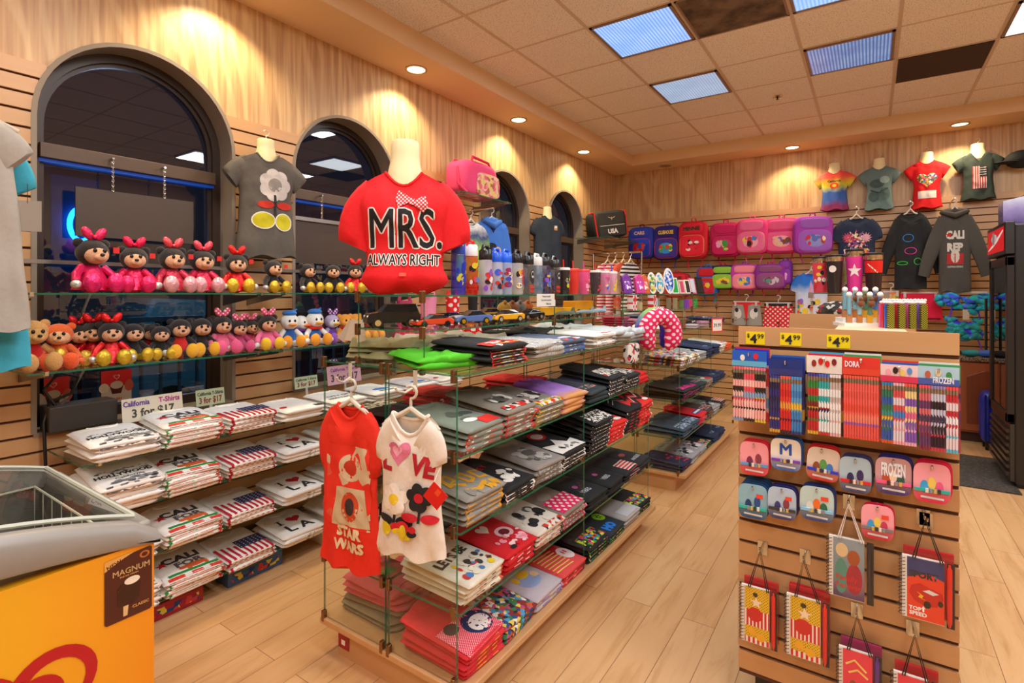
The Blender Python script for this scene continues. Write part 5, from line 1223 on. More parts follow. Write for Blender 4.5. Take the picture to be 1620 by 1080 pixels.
# hanging shirts at the end of the first rack ----------------------------
CL = shiny('#cfc6b4', .3)
def rack_hanger(px, py, Y, label, rzd=0):
    X, d = onY(px, Y); return thing('clothes_hanger', label, 'hanger', (X, Y, zz(py, d)), R(rzd))
rx_, rd_ = onY(556, 1.345); rz_ = zz(640, rd_)
sw_ = [('r', -.105, -.46, .115, -.15, multi(['#e8311f', '#e8311f', '#e05a40', '#e8311f', '#d8c0a0', '#e8311f'], 22, key='sw')), ('e', .02, -.235, .052, .052, fab('#d6c3a2')), ('e', .02, -.235, .030, .030, fab('#c23418')), ('p', [(-.045, -.31), (.085, -.31), (.115, -.45), (-.075, -.45)], fab('#cdb892')), ('e', .02, -.38, .045, .055, fab('#c8451e')), ('e', .02, -.38, .026, .032, fab('#3a2a26')),
       ('t', 'STAR', .02, -.475, .036, fab('#e4d2a8'), .13, .06), ('t', 'WARS', .02, -.525, .036, fab('#e4d2a8'), .15, .06)]
garment('t_shirt', 'orange-red STAR WARS shirt hanging at the end of the first rack', 'T-shirt', fab('#e42c16'), L=.62, prof=((0, .115), (.14, .132), (.5, .135), (1, .152)), depth=.050, neck=.062, nd=.055, sl=.165, sw=.070, sang=74, loc=(rx_, 1.340, rz_), rz=R(6), shapes=sw_, seed=8, shoulder=.03)
t = rack_hanger(556, 640, 1.340, 'clear hanger with the orange-red shirt at the rack end', 6); hanger_parts(t, .070, .105, CL, .005)
wx_, wd_ = onY(650, 1.300); wz_ = zz(655, wd_)
lv = [('t', 'L', -.078, -.155, .062, fab('#b31526'), None, .05), ('p', heart(-.030, -.125, .044), fab('#d2708c')), ('p', heart(-.036, -.120, .020), fab('#e6a0b4')), ('t', 'VE', .058, -.165, .062, fab('#b31526'), .09, .05, -12)]
lv += swirl(-.045, -.30, .13, ['#efe8df', '#e6c61e', '#1e1a1b', '#1e1a1b'], 3) + swirl(.050, -.285, .12, ['#1e1a1b', '#c81828', '#c81828', '#1e1a1b'], 5) + blobs(-.10, -.42, .10, -.35, ['#dcc51c', '#c81828', '#1e1a1b', '#dcc51c'], 9, (.012, .028), 21, .8)
garment('t_shirt', 'white puff-sleeved LOVE shirt hanging before the orange-red one', 'T-shirt', fab('#e2d7ca'), L=.475, prof=((0, .105), (.12, .118), (.5, .112), (1, .135)), depth=.055, neck=.070, nd=.072, sl=.085, sw=.060, sang=62, loc=(wx_, 1.300, wz_), rz=R(14), shapes=lv, seed=9, shoulder=.03)
t = rack_hanger(650, 655, 1.300, 'clear hanger with the white LOVE shirt', 14); hanger_parts(t, .070, .110, CL, .005)
for (px, Y, w, lab) in ((545, 1.36, 6, 'cream hook strap clipped over the glass for the orange-red shirt'), (640, 1.335, 14, 'cream hook strap clipped over the glass for the white shirt')):
    X, d = onY(px, Y); z0 = ZDECK; q = MB(); q.box(-.009, -.003, -.075, .009, .0, .006); q.box(-.009, -.003, .003, .009, .045, .006); k_ = 1.0 if px < 600 else 1.5; q.tube([(0, -.002, -.055), (0, -.035 * k_, -.070), (0, -.060 * k_, -.058), (0, -.066 * k_, -.045)], .0045, 8)
    o = q.build('strap_hook', CL); o.location = (X, RY0 - .0035, z0); tag(o, lab, 'hook')
X, d = onY(676, 1.19); t = thing('price_tag', 'red square paper tag dangling from the white LOVE shirt', 'tag', (X - .02, 1.248, zz(796, d)), R(10), rot=(0, R(38), R(12))); MB().box(-.032, 0, -.032, .032, .0012, .032).build('card', shiny('#d8141c', .35), t, smooth=False); MB().box(-.008, -.0006, .004, .008, 0, .024).build('sticker', shiny('#e8502a', .4), t, smooth=False); MB().tube([(-.03, 0, .03), (-.05, .035, .06)], .001, 4).build('cord', shiny('#d8d0c8', .5), t)
t = thing('price_tag', 'red hanging tag on the plinth corner of the first rack', 'tag', (-1.81, RY0 + .026, .035)); MB().box(-.02, 0, 0, .045, .0015, .085).build('card', shiny('#9c1020', .4), t, smooth=False)
MB().box(.0, -.0008, .015, .022, 0, .035).build('white_mark', WHITEP, t, smooth=False)
for (dx, a, c) in ((.0, 12, '#c9b9a4'), (.075, -14, '#cfc0ac'), (-.05, 32, '#b9a894')):
    t = thing('swing_tag', 'beige folded paper tag on the olive shirts, %s' % {12: 'the tall one', -14: 'the one leaning outward', 32: 'the one turned back'}[a], 'tag', (-1.86 + dx, 1.50, ZDECK + .085), 0, rot=(R(-14), R(a), R(20)))
    MB().box(-.02, 0, -.01, .02, .0012, .085).build('card', shiny(c, .6), t, smooth=False)

# ================================================================== BOTTLES AND TUMBLERS ON THE TOP SHELF
def bottle(label, x, y, z, r, h, body, cap, art=None, capc2=None, clearb=True, rz=F1, name='water_bottle'):
    t = thing(name, label, 'bottle', (x, y, z), rz, 'drinking bottles on the top glass shelf')
    bm = tinted('bottle_%s' % body, body, .55 if clearb else 1, .08)
    MB().lathe([(r * .92, 0), (r, .008), (r, h * .68), (r * .92, h * .72), (r * .80, h * .73)], n=20).build('body', bm, t)
    q = MB(); q.lathe([(r * .98, h * .715), (r * 1.0, h * .73), (r * .97, h * .90), (r * .80, h * .93)], n=20)
    q.build('cap', shiny(cap, .25), t)
    q = MB(); q.tube([(-r * .8, 0, h * .90), (-r * .5, 0, h * 1.0), (r * .4, 0, h * .99), (r * .9, 0, h * .86)], [r * .22, r * .25, r * .25, r * .2], 8); q.build('lid_handle', shiny(capc2 or cap, .2), t)
    if art:
        rd = random.Random(int(x * 1e3 + y * 1e3)); cy = lambda u, v, l_: ((r + .0006 + l_) * math.sin(u / r), -(r + .0006 + l_) * math.cos(u / r), v)
        prints('print', blobs(-r * 1.2, h * .06, r * 1.2, h * .60, art, 14, (.006, .016), int(y * 1000)), cy, t)
    return t
BTL = [(725, .240, '#2038c8', '#2a5ae0', ['#1a2ab0', '#c8c02a'], 'blue water bottle half hidden by the red shirt'),
 (745, .232, '#d8141c', '#f0ebe6', ['#ece4e2', '#c8303a', '#3a7ad0', '#1c1416', '#d8c02a'], 'red water bottle with white and red cap'),
 (768, .218, '#cfc8d8', '#1b1a1c', ['#1c1a1c', '#c8302a', '#e8e2e0', '#8a4ac8'], 'clear bottle with black cap beside the red bottle'),
 (785, .210, '#cdd0de', '#1c58d8', ['#c8302a', '#1c1a1c', '#3a5ad8'], 'clear bottle with bright blue cap, narrow print'),
 (800, .212, '#b8c4dc', '#1e62e0', ['#a01c3a', '#3a4ab0', '#e8c8a8'], 'clear bottle with blue cap and crimson and blue print'),
 (818, .215, '#cfcac2', '#191819', ['#d8a02a', '#c8202a', '#1c1a1c', '#e8e2da'], 'clear bottle with black cap and red, yellow print'),
 (835, .212, '#6a6662', '#1c1b1d', None, 'smoky bottle with STAR WARS lettering before the note card'),
 (849, .208, '#8fa0b0', '#d8d6d2', ['#5a7088', '#8fa0b0'], 'grey-blue bottle with silver lid'),
 (862, .214, '#4a3a5c', '#1b1a1c', ['#8a5ac8', '#c8b03a', '#3a6ac8'], 'dark violet bottle with ribbed black cap'),
 (877, .205, '#55504c', '#2a2829', None, 'smoky bottle with STAR WARS lettering, beside the tumblers')]
for i, (px, h, b, c, art, lab) in enumerate(BTL):
    y, d = onX(px, -1.435); r = .031
    t = bottle(lab, -1.435, y, ZTOP, r, h, b, c, art, '#d8201c' if i == 1 else None)
    if art is None:
        cy = lambda u, v, l_: (.0316 * math.sin(u / .031), -.0316 * math.cos(u / .031) , v)
        prints('print', [('e', 0, .09, .022, .035, fab('#2a2627')), ('e', 0, .10, .014, .018, fab('#cfcac4')), ('t', 'STAR', 0, .038, .014, fab('#e0301c'), .045, .05), ('t', 'WARS', 0, .018, .014, fab('#e0301c'), .045, .05)], cy, t)
    if i in (2, 4, 5, 7, 8):
        y2, d = onX(px + 8, -1.60); bottle('back-row bottle behind the %s' % ' '.join(lab.split()[:8]).rstrip(' and').replace(' beside the', ''), -1.60, y2, ZTOP, .03, .205, '#cfc8d0', ['#222', '#1c58d8', '#222', '#d0d0d0', '#222'][[2, 4, 5, 7, 8].index(i)].replace('#222', '#222022'), ['#c8302a', '#1c1a1c', '#3a5ad8'])
TUM = [(892, '#3a3434', '#ece8e4', '#e01a14', ['#c8c02a', '#3a3434', '#5a5a8a'], 'dark tumbler with white lid and red straw'), (907, '#f0413a', '#f04a40', '#e8281c', None, 'bright red tumbler with red straws'), (924, '#f0609a', '#f04a50', '#e048a8', ['#f4a8c0', '#e84a7a'], 'pink tumbler with magenta straw'),
       (942, '#453f44', '#ece8e4', '#e02a20', ['#c83a3a', '#453f44'], 'dark lined tumbler with white lid'), (956, '#e890b8', '#ece8e4', '#e048a8', ['#3a6ad0', '#e8c8a8', '#e04a8a'], 'pink printed tumbler with blue patch'), (968, '#efb4cc', '#ece8e4', '#2a5ae0', ['#e8c83a', '#e890b8'], 'rose and yellow tumbler with blue straw')]
for i, (px, b, l_, s_, art, lab) in enumerate(TUM):
    y, d = onX(px, -1.43); t = thing('tumbler', lab, 'tumbler', (-1.43, y, ZTOP), F1, 'tumblers on the top glass shelf'); h = .135
    MB().lathe([(.026, 0), (.028, .005), (.035, h)], n=20).build('cup', tinted('tumbler_%s' % b, b, .8, .15), t)
    MB().lathe([(.036, h), (.037, h + .008), (.034, h + .014)], n=20).build('lid', shiny(l_, .3), t)
    MB().tube([(.004, 0, h * .2), (-.006, 0, h + .06)], .0035, 8).build('straw', shiny(s_, .3), t)
    if art: prints('print', blobs(-.03, .015, .03, .115, art, 12, (.006, .014), i + 90), lambda u, v, k: ((.0285 + .05 * v + k) * math.sin(u / .03), -(.0285 + .05 * v + k) * math.cos(u / .03), v), t)
# note card
y0, d = onX(849, -1.345); y1, _ = onX(878, -1.345)
card('note_card', 'white handwritten note card clipped under the top glass shelf', 'note', (-1.343, (y0 + y1) / 2, zz(485, d)), F1, y1 - y0, .062, [('t', 'Please be careful', 0, .050, .008, K_, .08), ('t', 'If you break it you buy it', 0, .032, .008, K_, .10), ('t', 'Thank you', .02, .013, .008, K_, .05)], shiny('#e4e2d8', .6))

# ================================================================== TOY CARS ON THE MIDDLE GLASS SHELF
def toy_car(label, px, X, rz, L, paint, kind='sport', rim='#c8c4be', stripe=None, z=ZMID, roofc=None):
    y, d = onX(px, X); t = thing('toy_car', label, 'toy car', (X, y, z), rz, 'toy vehicles on the glass shelf'); k = L / .20
    P = shiny(paint, .18); GL_ = shiny('#141a22', .08); Wd = .078 * k
    if kind == 'suv': low = [(-.1, .018), (.1, .018), (.1, .045), (.092, .060), (-.04, .060), (-.092, .052), (-.1, .035)]; cab = [(-.050, .058), (.094, .058), (.086, .086), (-.022, .086)]; cw = .86; wr_ = .019
    elif kind == 'bus': low = [(-.1, .016), (.1, .016), (.1, .072), (-.095, .072), (-.1, .04)]; cab = [(-.096, .050), (.098, .050), (.098, .066), (-.094, .066)]; cw = 1.01; wr_ = .014
    else: low = [(-.1, .014), (.1, .014), (.102, .038), (.085, .046), (.02, .044), (-.045, .042), (-.088, .034), (-.102, .022)]; cab = [(-.042, .041), (.070, .044), (.040, .062), (-.004, .062)]; cw = .80; wr_ = .0165
    S_ = lambda p: [(a * k, b * k) for a, b in p]
    q = MB(); q.prism(S_(low), lambda a, b: (a, -Wd / 2, b), lambda a, b: (a, Wd / 2, b)); q.build('body', P, t, smooth=False, bev=.004)
    q = MB(); n_ = len(cab); c2 = S_(cab); zt = max(b for a, b in c2)
    def w2(b): return Wd / 2 * (1 if b < zt - .002 else cw)
    q.prism(c2, lambda a, b: (a, -w2(b) * .97, b), lambda a, b: (a, w2(b) * .97, b)); q.build('windows', GL_, t, smooth=False, bev=.002)
    if kind != 'bus':
        q = MB(); a0, a1 = c2[-1][0], c2[-2][0]; q.box(a0 + .002, -w2(zt) * .98, zt - .002, a1 - .002, w2(zt) * .98, zt + .002); q.build('roof', shiny(roofc, .2) if roofc else P, t, smooth=False, bev=.001)
    for ax in (-.062, .064):
        for s in (-1, 1):
            w = MB().tube([(ax * k, s * (Wd / 2 - .012 * k), wr_ * k), (ax * k, s * (Wd / 2 + .002 * k), wr_ * k)], wr_ * k, 16).build('wheel', BLACK, t)
            q = MB(); q.tube([(ax * k, s * (Wd / 2 + .001 * k), wr_ * k), (ax * k, s * (Wd / 2 + .004 * k), wr_ * k)], wr_ * .62 * k, 10); q.build('rim', shiny(rim, .25, .8), w)
    q = MB()
    for s in (-1, 1): q.ell((-.094 * k, s * .026 * k, .034 * k * (1.25 if kind == 'suv' else 1)), (.006 * k, .008 * k, .005 * k), 8, 6)
    q.build('headlight', shiny('#e8e4d8', .15), t)
    if stripe:
        q = MB(); q.box(-.096 * k, -.014 * k, .0365 * k, -.046 * k, .014 * k, .0425 * k); q.build('hood_stripe', shiny(stripe, .3), t, smooth=False)
    return t
toy_car('large black toy off-road car, first on the glass shelf', 620, -1.60, R(62), .215, '#141518', 'suv', '#d8cc9a')
toy_car('orange-red toy sports car with black hood', 684, -1.47, R(70), .165, '#e8401c', 'sport', '#2a2a2a', '#181818')
toy_car('dark blue toy car behind the orange-red one', 712, -1.60, R(75), .15, '#1c2c8a', 'sport')
toy_car('light blue toy sports car with white stripes and yellow wheels', 744, -1.47, R(72), .19, '#5a78b8', 'sport', '#d8b81e', '#d8dce4')
toy_car('gold toy car set back on the shelf', 770, -1.63, R(70), .19, '#d09224', 'sport')
toy_car('yellow toy muscle car with black stripe', 800, -1.45, R(74), .185, '#f0ac1c', 'sport', '#d8d4cc', '#1c1a18')
toy_car('black toy sports car with red tail light', 838, -1.48, R(80), .17, '#161417', 'sport')
toy_car('yellow toy school bus behind the black cars', 862, -1.52, R(80), .16, '#eaa81e', 'bus')
toy_car('yellow toy dump truck near the note card', 888, -1.50, R(80), .15, '#e6a51c', 'bus')
toy_car('long orange toy school bus at the far end of the shelf', 915, -1.60, R(86), .24, '#ec9a1e', 'bus')
for (px, X, c, lab) in ((893, -1.44, '#5a6a55', 'small green toy jet with upright tail'), (925, -1.44, '#8a9a9c', 'grey toy fighter jet on the shelf end'), (945, -1.46, '#9ab4c0', 'pale blue toy jet beside the divider')):
    y, d = onX(px, X); t = thing('toy_jet', lab, 'toy plane', (X, min(y, 3.2), ZMID), R(70), 'toy vehicles on the glass shelf')
    MB().tube([(-.075, 0, .022), (-.05, 0, .024), (0, 0, .026), (.06, 0, .024), (.075, 0, .022)], [.002, .008, .012, .011, .008], 10).build('fuselage', shiny(c, .4), t)
    MB().add([(-.01, 0, .022), (.055, .055, .022), (.065, .055, .024), (.06, 0, .025), (.055, -.055, .022), (.065, -.055, .024)], [(0, 1, 2, 3), (0, 3, 5, 4)]).build('wing', shiny(c, .4), t, smooth=False)
    MB().prism([(.04, .026), (.075, .026), (.078, .055), (.062, .055)], lambda a, b: (a, -.0015, b), lambda a, b: (a, .0015, b)).build('tail_fin', shiny(c, .4), t, smooth=False)
    MB().tube([(-.03, 0, 0), (-.03, 0, .02)], .003, 6).tube([(.03, .012, 0), (.03, .012, .02)], .003, 6).build('landing_gear', BLACK, t)
for (px, c, lab) in ((800, '#b08428', 'golden fuzzy plush ball'), (812, '#9a5a34', 'brown fuzzy plush ball'), (824, '#8a8884', 'grey fuzzy plush ball'), (836, '#c86a2a', 'orange fuzzy plush ball')):
    y, d = onX(px, -1.66)
    t = thing('plush_ball', lab + ' in the row behind the toy cars', 'soft toy', (-1.67, y, ZMID), 0, 'fuzzy balls behind the toy cars'); MB().ell((0, 0, .045), (.042, .042, .045), 16, 10).build('body', fuzz(c), t)
    q = MB(); q.ell((.02, -.02, .086), (.012, .008, .012), 8, 6); q.ell((-.012, .02, .086), (.012, .008, .012), 8, 6); q.build('ear', fuzz(c), t)

# ================================================================== TRAVEL PILLOWS, RED SHIRT AT THE END OF THE FIRST RACK
def neck_pillow(label, x, y, z, rz, matl, s=1.0, group=None):
    t = thing('travel_pillow', label, 'pillow', (x, y, z), rz, group)
    n = 28; pts = [(.085 * s * math.sin(a), 0, -.02 + .085 * s * math.cos(a) * 1.15) for a in [R(-150 + 300 * i / n) for i in range(n + 1)]]
    rr = [.048 * s * (.35 + .65 * min(1, min(i, n - i) / 3.0)) for i in range(n + 1)]
    MB().tube(pts, rr, 14).build('cushion', matl, t); return t
neck_pillow('pink polka-dot travel pillow hanging between the two racks', -1.135, 3.40, 1.255, R(48), dots('#e0185a', '#f2d8dc', 30, 'xz', .3), 1.15)
neck_pillow('blue and lime travel pillow behind the pink one', -1.22, 3.555, 1.255, R(48), dye(['#3a3ac8', '#5a3ad0', '#8ac81e'], 9, 'pil', lo=-.15, hi=.15), 1.15)
t = thing('header_card', 'polka-dot cardboard hang tag above the pink travel pillow', 'tag', (-1.13, 3.375, 1.335), R(48)); MB().box(-.03, 0, 0, .03, .002, .075).build('card', dots('#e8e2de', '#d8303a', 80, 'xz', .3), t, smooth=False)
y, d = onX(985, -1.25)
o = stack('redplain', -1.17, 3.17, .939, F1, 3, 'at the far end of the upper rack shelf', 'shirts on the upper shelf of the first rack')
X9 = -1.22
y, d = onX(991, X9); t = thing('hanging_bag', 'white and red printed see-through bag by the pink pillow', 'bag', (X9, 3.12, 1.07), F1); MB().sbox((0, 0, .06), (.20, .05, .12), .5).build('pouch', multi([W1, W1, '#c8303a', W1, '#2a2627'], 40), t)

# ================================================================== TOP OF THE SECOND RACK
XS = -1.55
def XSf(px): return -1.62 + (px - 993) / 117 * .19
def on2(px): return onX(px, XSf(px))[0]
for (px, c1, c2, lab) in ((993, '#7a3a9c', '#a86ac8', 'purple boxed toy leaning on the top shelf of the second rack'), (1013, '#d84a9c', '#b03ac0', 'pink boxed toy beside the purple one'), (1021, '#e0703a', '#e8a0b0', 'orange and pink boxed toy before the plates')):
    y = on2(px); t = thing('toy_box', lab, 'toy', (XSf(px), y, ZTOP), F1, rot=(R(-14), 0, F1 - R(20)))
    MB().prism([(-.05, 0), (.05, 0), (.06, .12), (.02, .17), (-.04, .14)], lambda a, b: (a, -.015, b), lambda a, b: (a, .015, b)).build('pack', foil(c1), t, smooth=False, bev=.003)
    MB().box(-.03, -.017, .03, .03, -.0155, .10).build('window', multi([c1, c2, W1], 60), t, smooth=False)
for (px, cols, lab) in ((1034, ['#2a4a9c', '#e0c85a', '#4aa04a', '#e8e4dc'], 'upright oval souvenir plate with blue and green picture'), (1046, ['#2a8ad0', '#e8d89a', '#3ab0d8', '#e8e4dc'], 'upright oval souvenir plate with beach colours'), (1061, ['#2a3ab0', '#8ab0e0', '#e8ecf0', '#3a5ac8'], 'tallest oval souvenir plate in blue and white')):
    y = on2(px); sc_ = 1.25 if 'tallest' in lab else 1.0
    t = thing('souvenir_plate', lab, 'plate', (XSf(px), y, ZTOP), 0, 'plates standing on top of the second rack', rot=(0, R(-12), R(62)))
    MB().prism([(.050 * sc_ * math.cos(a), .095 * sc_ + .095 * sc_ * math.sin(a)) for a in [2 * PI * i / 32 for i in range(32)]], lambda a, b: (a, -.004, b), lambda a, b: (a * .9, .006, .095 * sc_ + (b - .095 * sc_) * .9)).build('rim', WHITEP, t, smooth=False)
    MB().prism([(.040 * sc_ * math.cos(a), .095 * sc_ + .078 * sc_ * math.sin(a)) for a in [2 * PI * i / 28 for i in range(28)]], lambda a, b: (a, -.0055, b), lambda a, b: (a, -.004, b)).build('picture', multi(cols, 45), t, smooth=False)
for (px, w_, h_, c1, c2, lab) in ((1070, .085, .155, '#e8e6e0', '#2aa04a', 'white framed picture with green edge leaning on the top shelf'), (1081, .07, .135, '#d8c8b0', '#c84a6a', 'beige picture frame leaning behind the green-edged one'), (1090, .07, .14, '#e8e0d0', '#3a3634', 'striped booklet leaning on the top shelf'), (1098, .08, .16, '#d8648c', '#d0d0d4', 'pink framed picture beside the black one'), (1110, .09, .175, '#161517', '#26262a', 'black glossy frame at the end of the top shelf')):
    y = on2(px); t = thing('picture_frame', lab, 'picture frame', (XSf(px), y, ZTOP), 0, rot=(R(-14), 0, F1 - R(28)))
    MB().box(-w_ / 2, 0, 0, w_ / 2, .012, h_).build('frame', shiny(c1, .3), t, smooth=False, bev=.002); MB().box(-w_ / 2 + .012, -.001, .012, w_ / 2 - .012, .0005, h_ - .012).build('picture', shiny(c2, .15), t, smooth=False)
def boxed(label, px, X, z, w, d_, h, matl, extra=None, rz=F1):
    X = XSf(px); y, _ = onX(px, X); t = thing('gift_box', label, 'box', (X, y, z), rz); MB().box(-w / 2, -d_ / 2, 0, w / 2, d_ / 2, h).build('carton', matl, t, smooth=False, bev=.001)
    if extra: extra(t, w, d_, h)
    return t
PD = dots('#e8e2e0', '#d81c2c', 26, 'xz', .36)
def circ(t, w, d_, h): MB().tube([(-.0 * w, -d_ / 2, h * .72), (0, -d_ / 2 - .002, h * .72)], .022, 20).build('round_label', shiny('#e03a2a', .4), t)
def wndw(t, w, d_, h): MB().box(0, -d_ / 2 - .001, .02, w / 2 - .006, -d_ / 2 + .001, h * .72).build('window', shiny('#c8ccd4', .1), t, smooth=False); MB().tube([(-.25 * w, -d_ / 2, h * .72), (-.25 * w, -d_ / 2 - .002, h * .72)], .022, 20).build('round_label', shiny('#e03a2a', .4), t); MB().box(0, -d_ / 2 - .0012, h * .78, w / 2, -d_ / 2, h).build('red_band', shiny('#d8202a', .4), t, smooth=False)
boxed('red polka-dot gift box under the top shelf of the second rack', 1000, -1.66, ZMID, .085, .05, .120, PD, circ)
boxed('wide red polka-dot gift box with bottles in its window', 1034, -1.64, ZMID, .16, .05, .120, PD, wndw)
for i, (px, c, lab) in enumerate(((1012, '#c8b48a', 'small clear box of trinkets between the polka-dot boxes'), (1058, '#8a7a60', 'small jar beside the wide gift box'), (1068, '#a89878', 'second small jar beside the wide gift box'), (1078, '#6a8a4a', 'small green-lidded box'), (1086, '#8a4ac8', 'purple notepad on the shelf'), (1093, '#e04a7a', 'pink notepad on the shelf'), (1100, '#1fa84a', 'green notepad on the shelf'))):
    boxed(lab + ' of the second rack', px, -1.64, ZMID, .05, .03, [.06, .09, .09, .07, .075, .075, .08][i], shiny(c, .3))
# deck of the second rack: trays, towels, plastic packs
for (px, X, c, n_, lab) in ((985, -1.74, '#b8304a', 4, 'crimson folded towel'), (1003, -1.66, '#c8708a', 3, 'dusty pink folded towel'), (1024, -1.66, '#4a5a70', 4, 'slate folded towel')):
    y, _ = onX(px, X)
    for k in range(n_):
        o = inst('folded_towel', folded_mesh('folded_towel', fab(c), k + 1, .14, .22, .022), None, (X + .05, y, ZDECK + k * .0205), F1 + R(k * 3 - 4)); tag(o, '%s, %s of its pile on the second rack deck' % (lab, ORD[n_ - 1 - k]), 'towel', 'towels on the second rack')
y, _ = onX(1056, -1.25); o = inst('folded_towel', folded_mesh('folded_towel', fab('#ddd8cc'), 2, .30, .30, .045), None, (-1.20, y, ZDECK), F1); tag(o, 'cream cloth lying on the front of the second rack deck', 'cloth')
for (px, c, lab) in ((1016, '#e0c83a', 'shallow blue-rimmed tray with yellow price label'), (1062, '#b0b4c8', 'flat oval tray with blue rim')):
    xt = -1.55 if px < 1050 else -1.36; y, _ = onX(px, xt); t = thing('tray', lab + ' on the second rack', 'tray', (xt, y, ZDECK + .05)); MB().lathe([(.06, -.048), (.10, -.01), (.11, 0), (.105, 0), (.09, -.012)], n=24, sx=.6).build('dish', shiny('#c8bfa8', .3), t); MB().lathe([(.106, -.001), (.112, .002), (.106, .003)], n=24, sx=.6, cap=False).build('rim', shiny('#2a4ab0', .3), t)
for (px, X, w_, h_, c, lab) in ((1095, -1.26, .12, .05, '#d8d4dc', 'clear plastic toy pack lying on the second rack'), (1112, -1.28, .14, .075, '#d8a0b4', 'clear pink-backed plastic pack at the rack end'), (1128, -1.26, .14, .06, '#e0c0cc', 'clear plastic pack with red letters overhanging the rack end')):
    y, _ = onX(px, X); t = thing('plastic_pack', lab, 'toy', (X, min(y, 5.8), ZDECK), F1); MB().sbox((0, 0, h_ / 2), (w_, .12, h_), .4).build('blister', clear('blister', (.95, .93, .96), 1.6, .1), t); MB().box(-w_ * .4, -.04, .004, w_ * .4, .04, h_ * .3).build('insert', shiny(c, .4), t, smooth=False)
y0, d = onX(1131, -1.125)
card('price_sign', 'orange-bordered white sale card hanging at the end of the second rack', 'sign', (-1.122, y0 + .07, zz(526, d)), F1 - R(25), .145, .125, [('r', -.06, .012, .06, .113, shiny('#e8ded6', .6)), ('t', '39.99', 0, .062, .032, K_, .11)], shiny('#e8401c', .5))
print('SHIRTS', NSH[0])

# ================================================================== PRICE GONDOLA (maple slatwall end)
GX0, GX1, GYF, GYB, GZ0, GZ1 = -.388, .215, 2.008, 3.44, .155, 1.381
t = thing('slatwall_gondola', 'freestanding maple slatwall gondola with yellow price labels, hung with pencils and notebooks', 'display stand')
q = MB(); z = GZ1
while z > GZ0 + .02: q.box(GX0, GYF, max(GZ0, z - .0762 + .0125), GX1, GYF + .016, z); z -= .0762
q.build('slat_panel', MAPLEX, t, smooth=False)
MB().box(GX0 + .001, GYF + .010, GZ0, GX1 - .001, GYF + .022, GZ1 - .001).build('groove_board', shiny('#56301e', .6), t, smooth=False)
MB().box(GX0, GYB, GZ0, .10, GYB + .022, GZ1).build('far_panel', MAPLEX, t, smooth=False)
MB().box(-.098, GYF + .022, GZ0, .095, GYB, GZ1 - .002).build('spine', wood('pale_laminate', '#d8bd92', '#e0c9a2', '#e6d2b0', 'y', 1, .35), t, smooth=False)
MB().box(GX0 + .02, GYF + .04, GZ0, -.098, GYB, GZ0 + .02).build('base_shelf', MAPLE, t, smooth=False)
MB().box(GX0 + .05, GYF + .03, 0, GX1 - .03, GYB, GZ0).build('plinth', shiny('#24201e', .5), t, smooth=False)
def gx(px, Y=GYF): return onY(px, Y)
YLW = shiny('#f0d60a', .45); BKT = shiny('#1b1712', .6)
for (p0, p1, q0, q1, lab) in ((1180, 1210, 524, 545, 'yellow 4.99 dollar label, the one over the red pencil pack'), (1234, 1268, 526, 547, 'yellow 4.99 dollar label, the middle one'), (1308, 1345, 529, 551, 'yellow 4.99 dollar label, the largest, toward the white pen display')):
    x0, d0 = gx(p0); x1, d1 = gx(p1); z1 = (zz(q0, d0) + zz(q0 + 1, d1)) / 2; z0 = (zz(q1 - 1, d0) + zz(q1, d1)) / 2; w, h = x1 - x0, z1 - z0
    card('price_label', lab, 'price label', ((x0 + x1) / 2, GYF - .0012, z0), 0, w, h, [('t', '4', -.09 * w, h * .46, h * .66, BKT, w * .36, .035), ('t', '99', .28 * w, h * .66, h * .36, BKT, w * .34, .02), ('t', '$', -.36 * w, h * .70, h * .30, BKT, w * .14, .02)], YLW, 'yellow price labels on the gondola', th=.001)
def hook(x, z, L=.10, plate=True, Y=GYF, lab='chrome display hook on the gondola', ln=None):
    t = thing('display_hook', ' '.join(lab.split()[:16]), 'hook', (x, Y, z), 0, 'chrome hooks on the slatwall')
    MB().box(-.016, -.003, -.035, .016, .001, .012).build('plate', CHROME, t, smooth=False)
    MB().tube([(0, -.002, 0), (0, -L, .004), (0, -L - .004, .014)], .0028, 6).build('prong', CHROME, t)
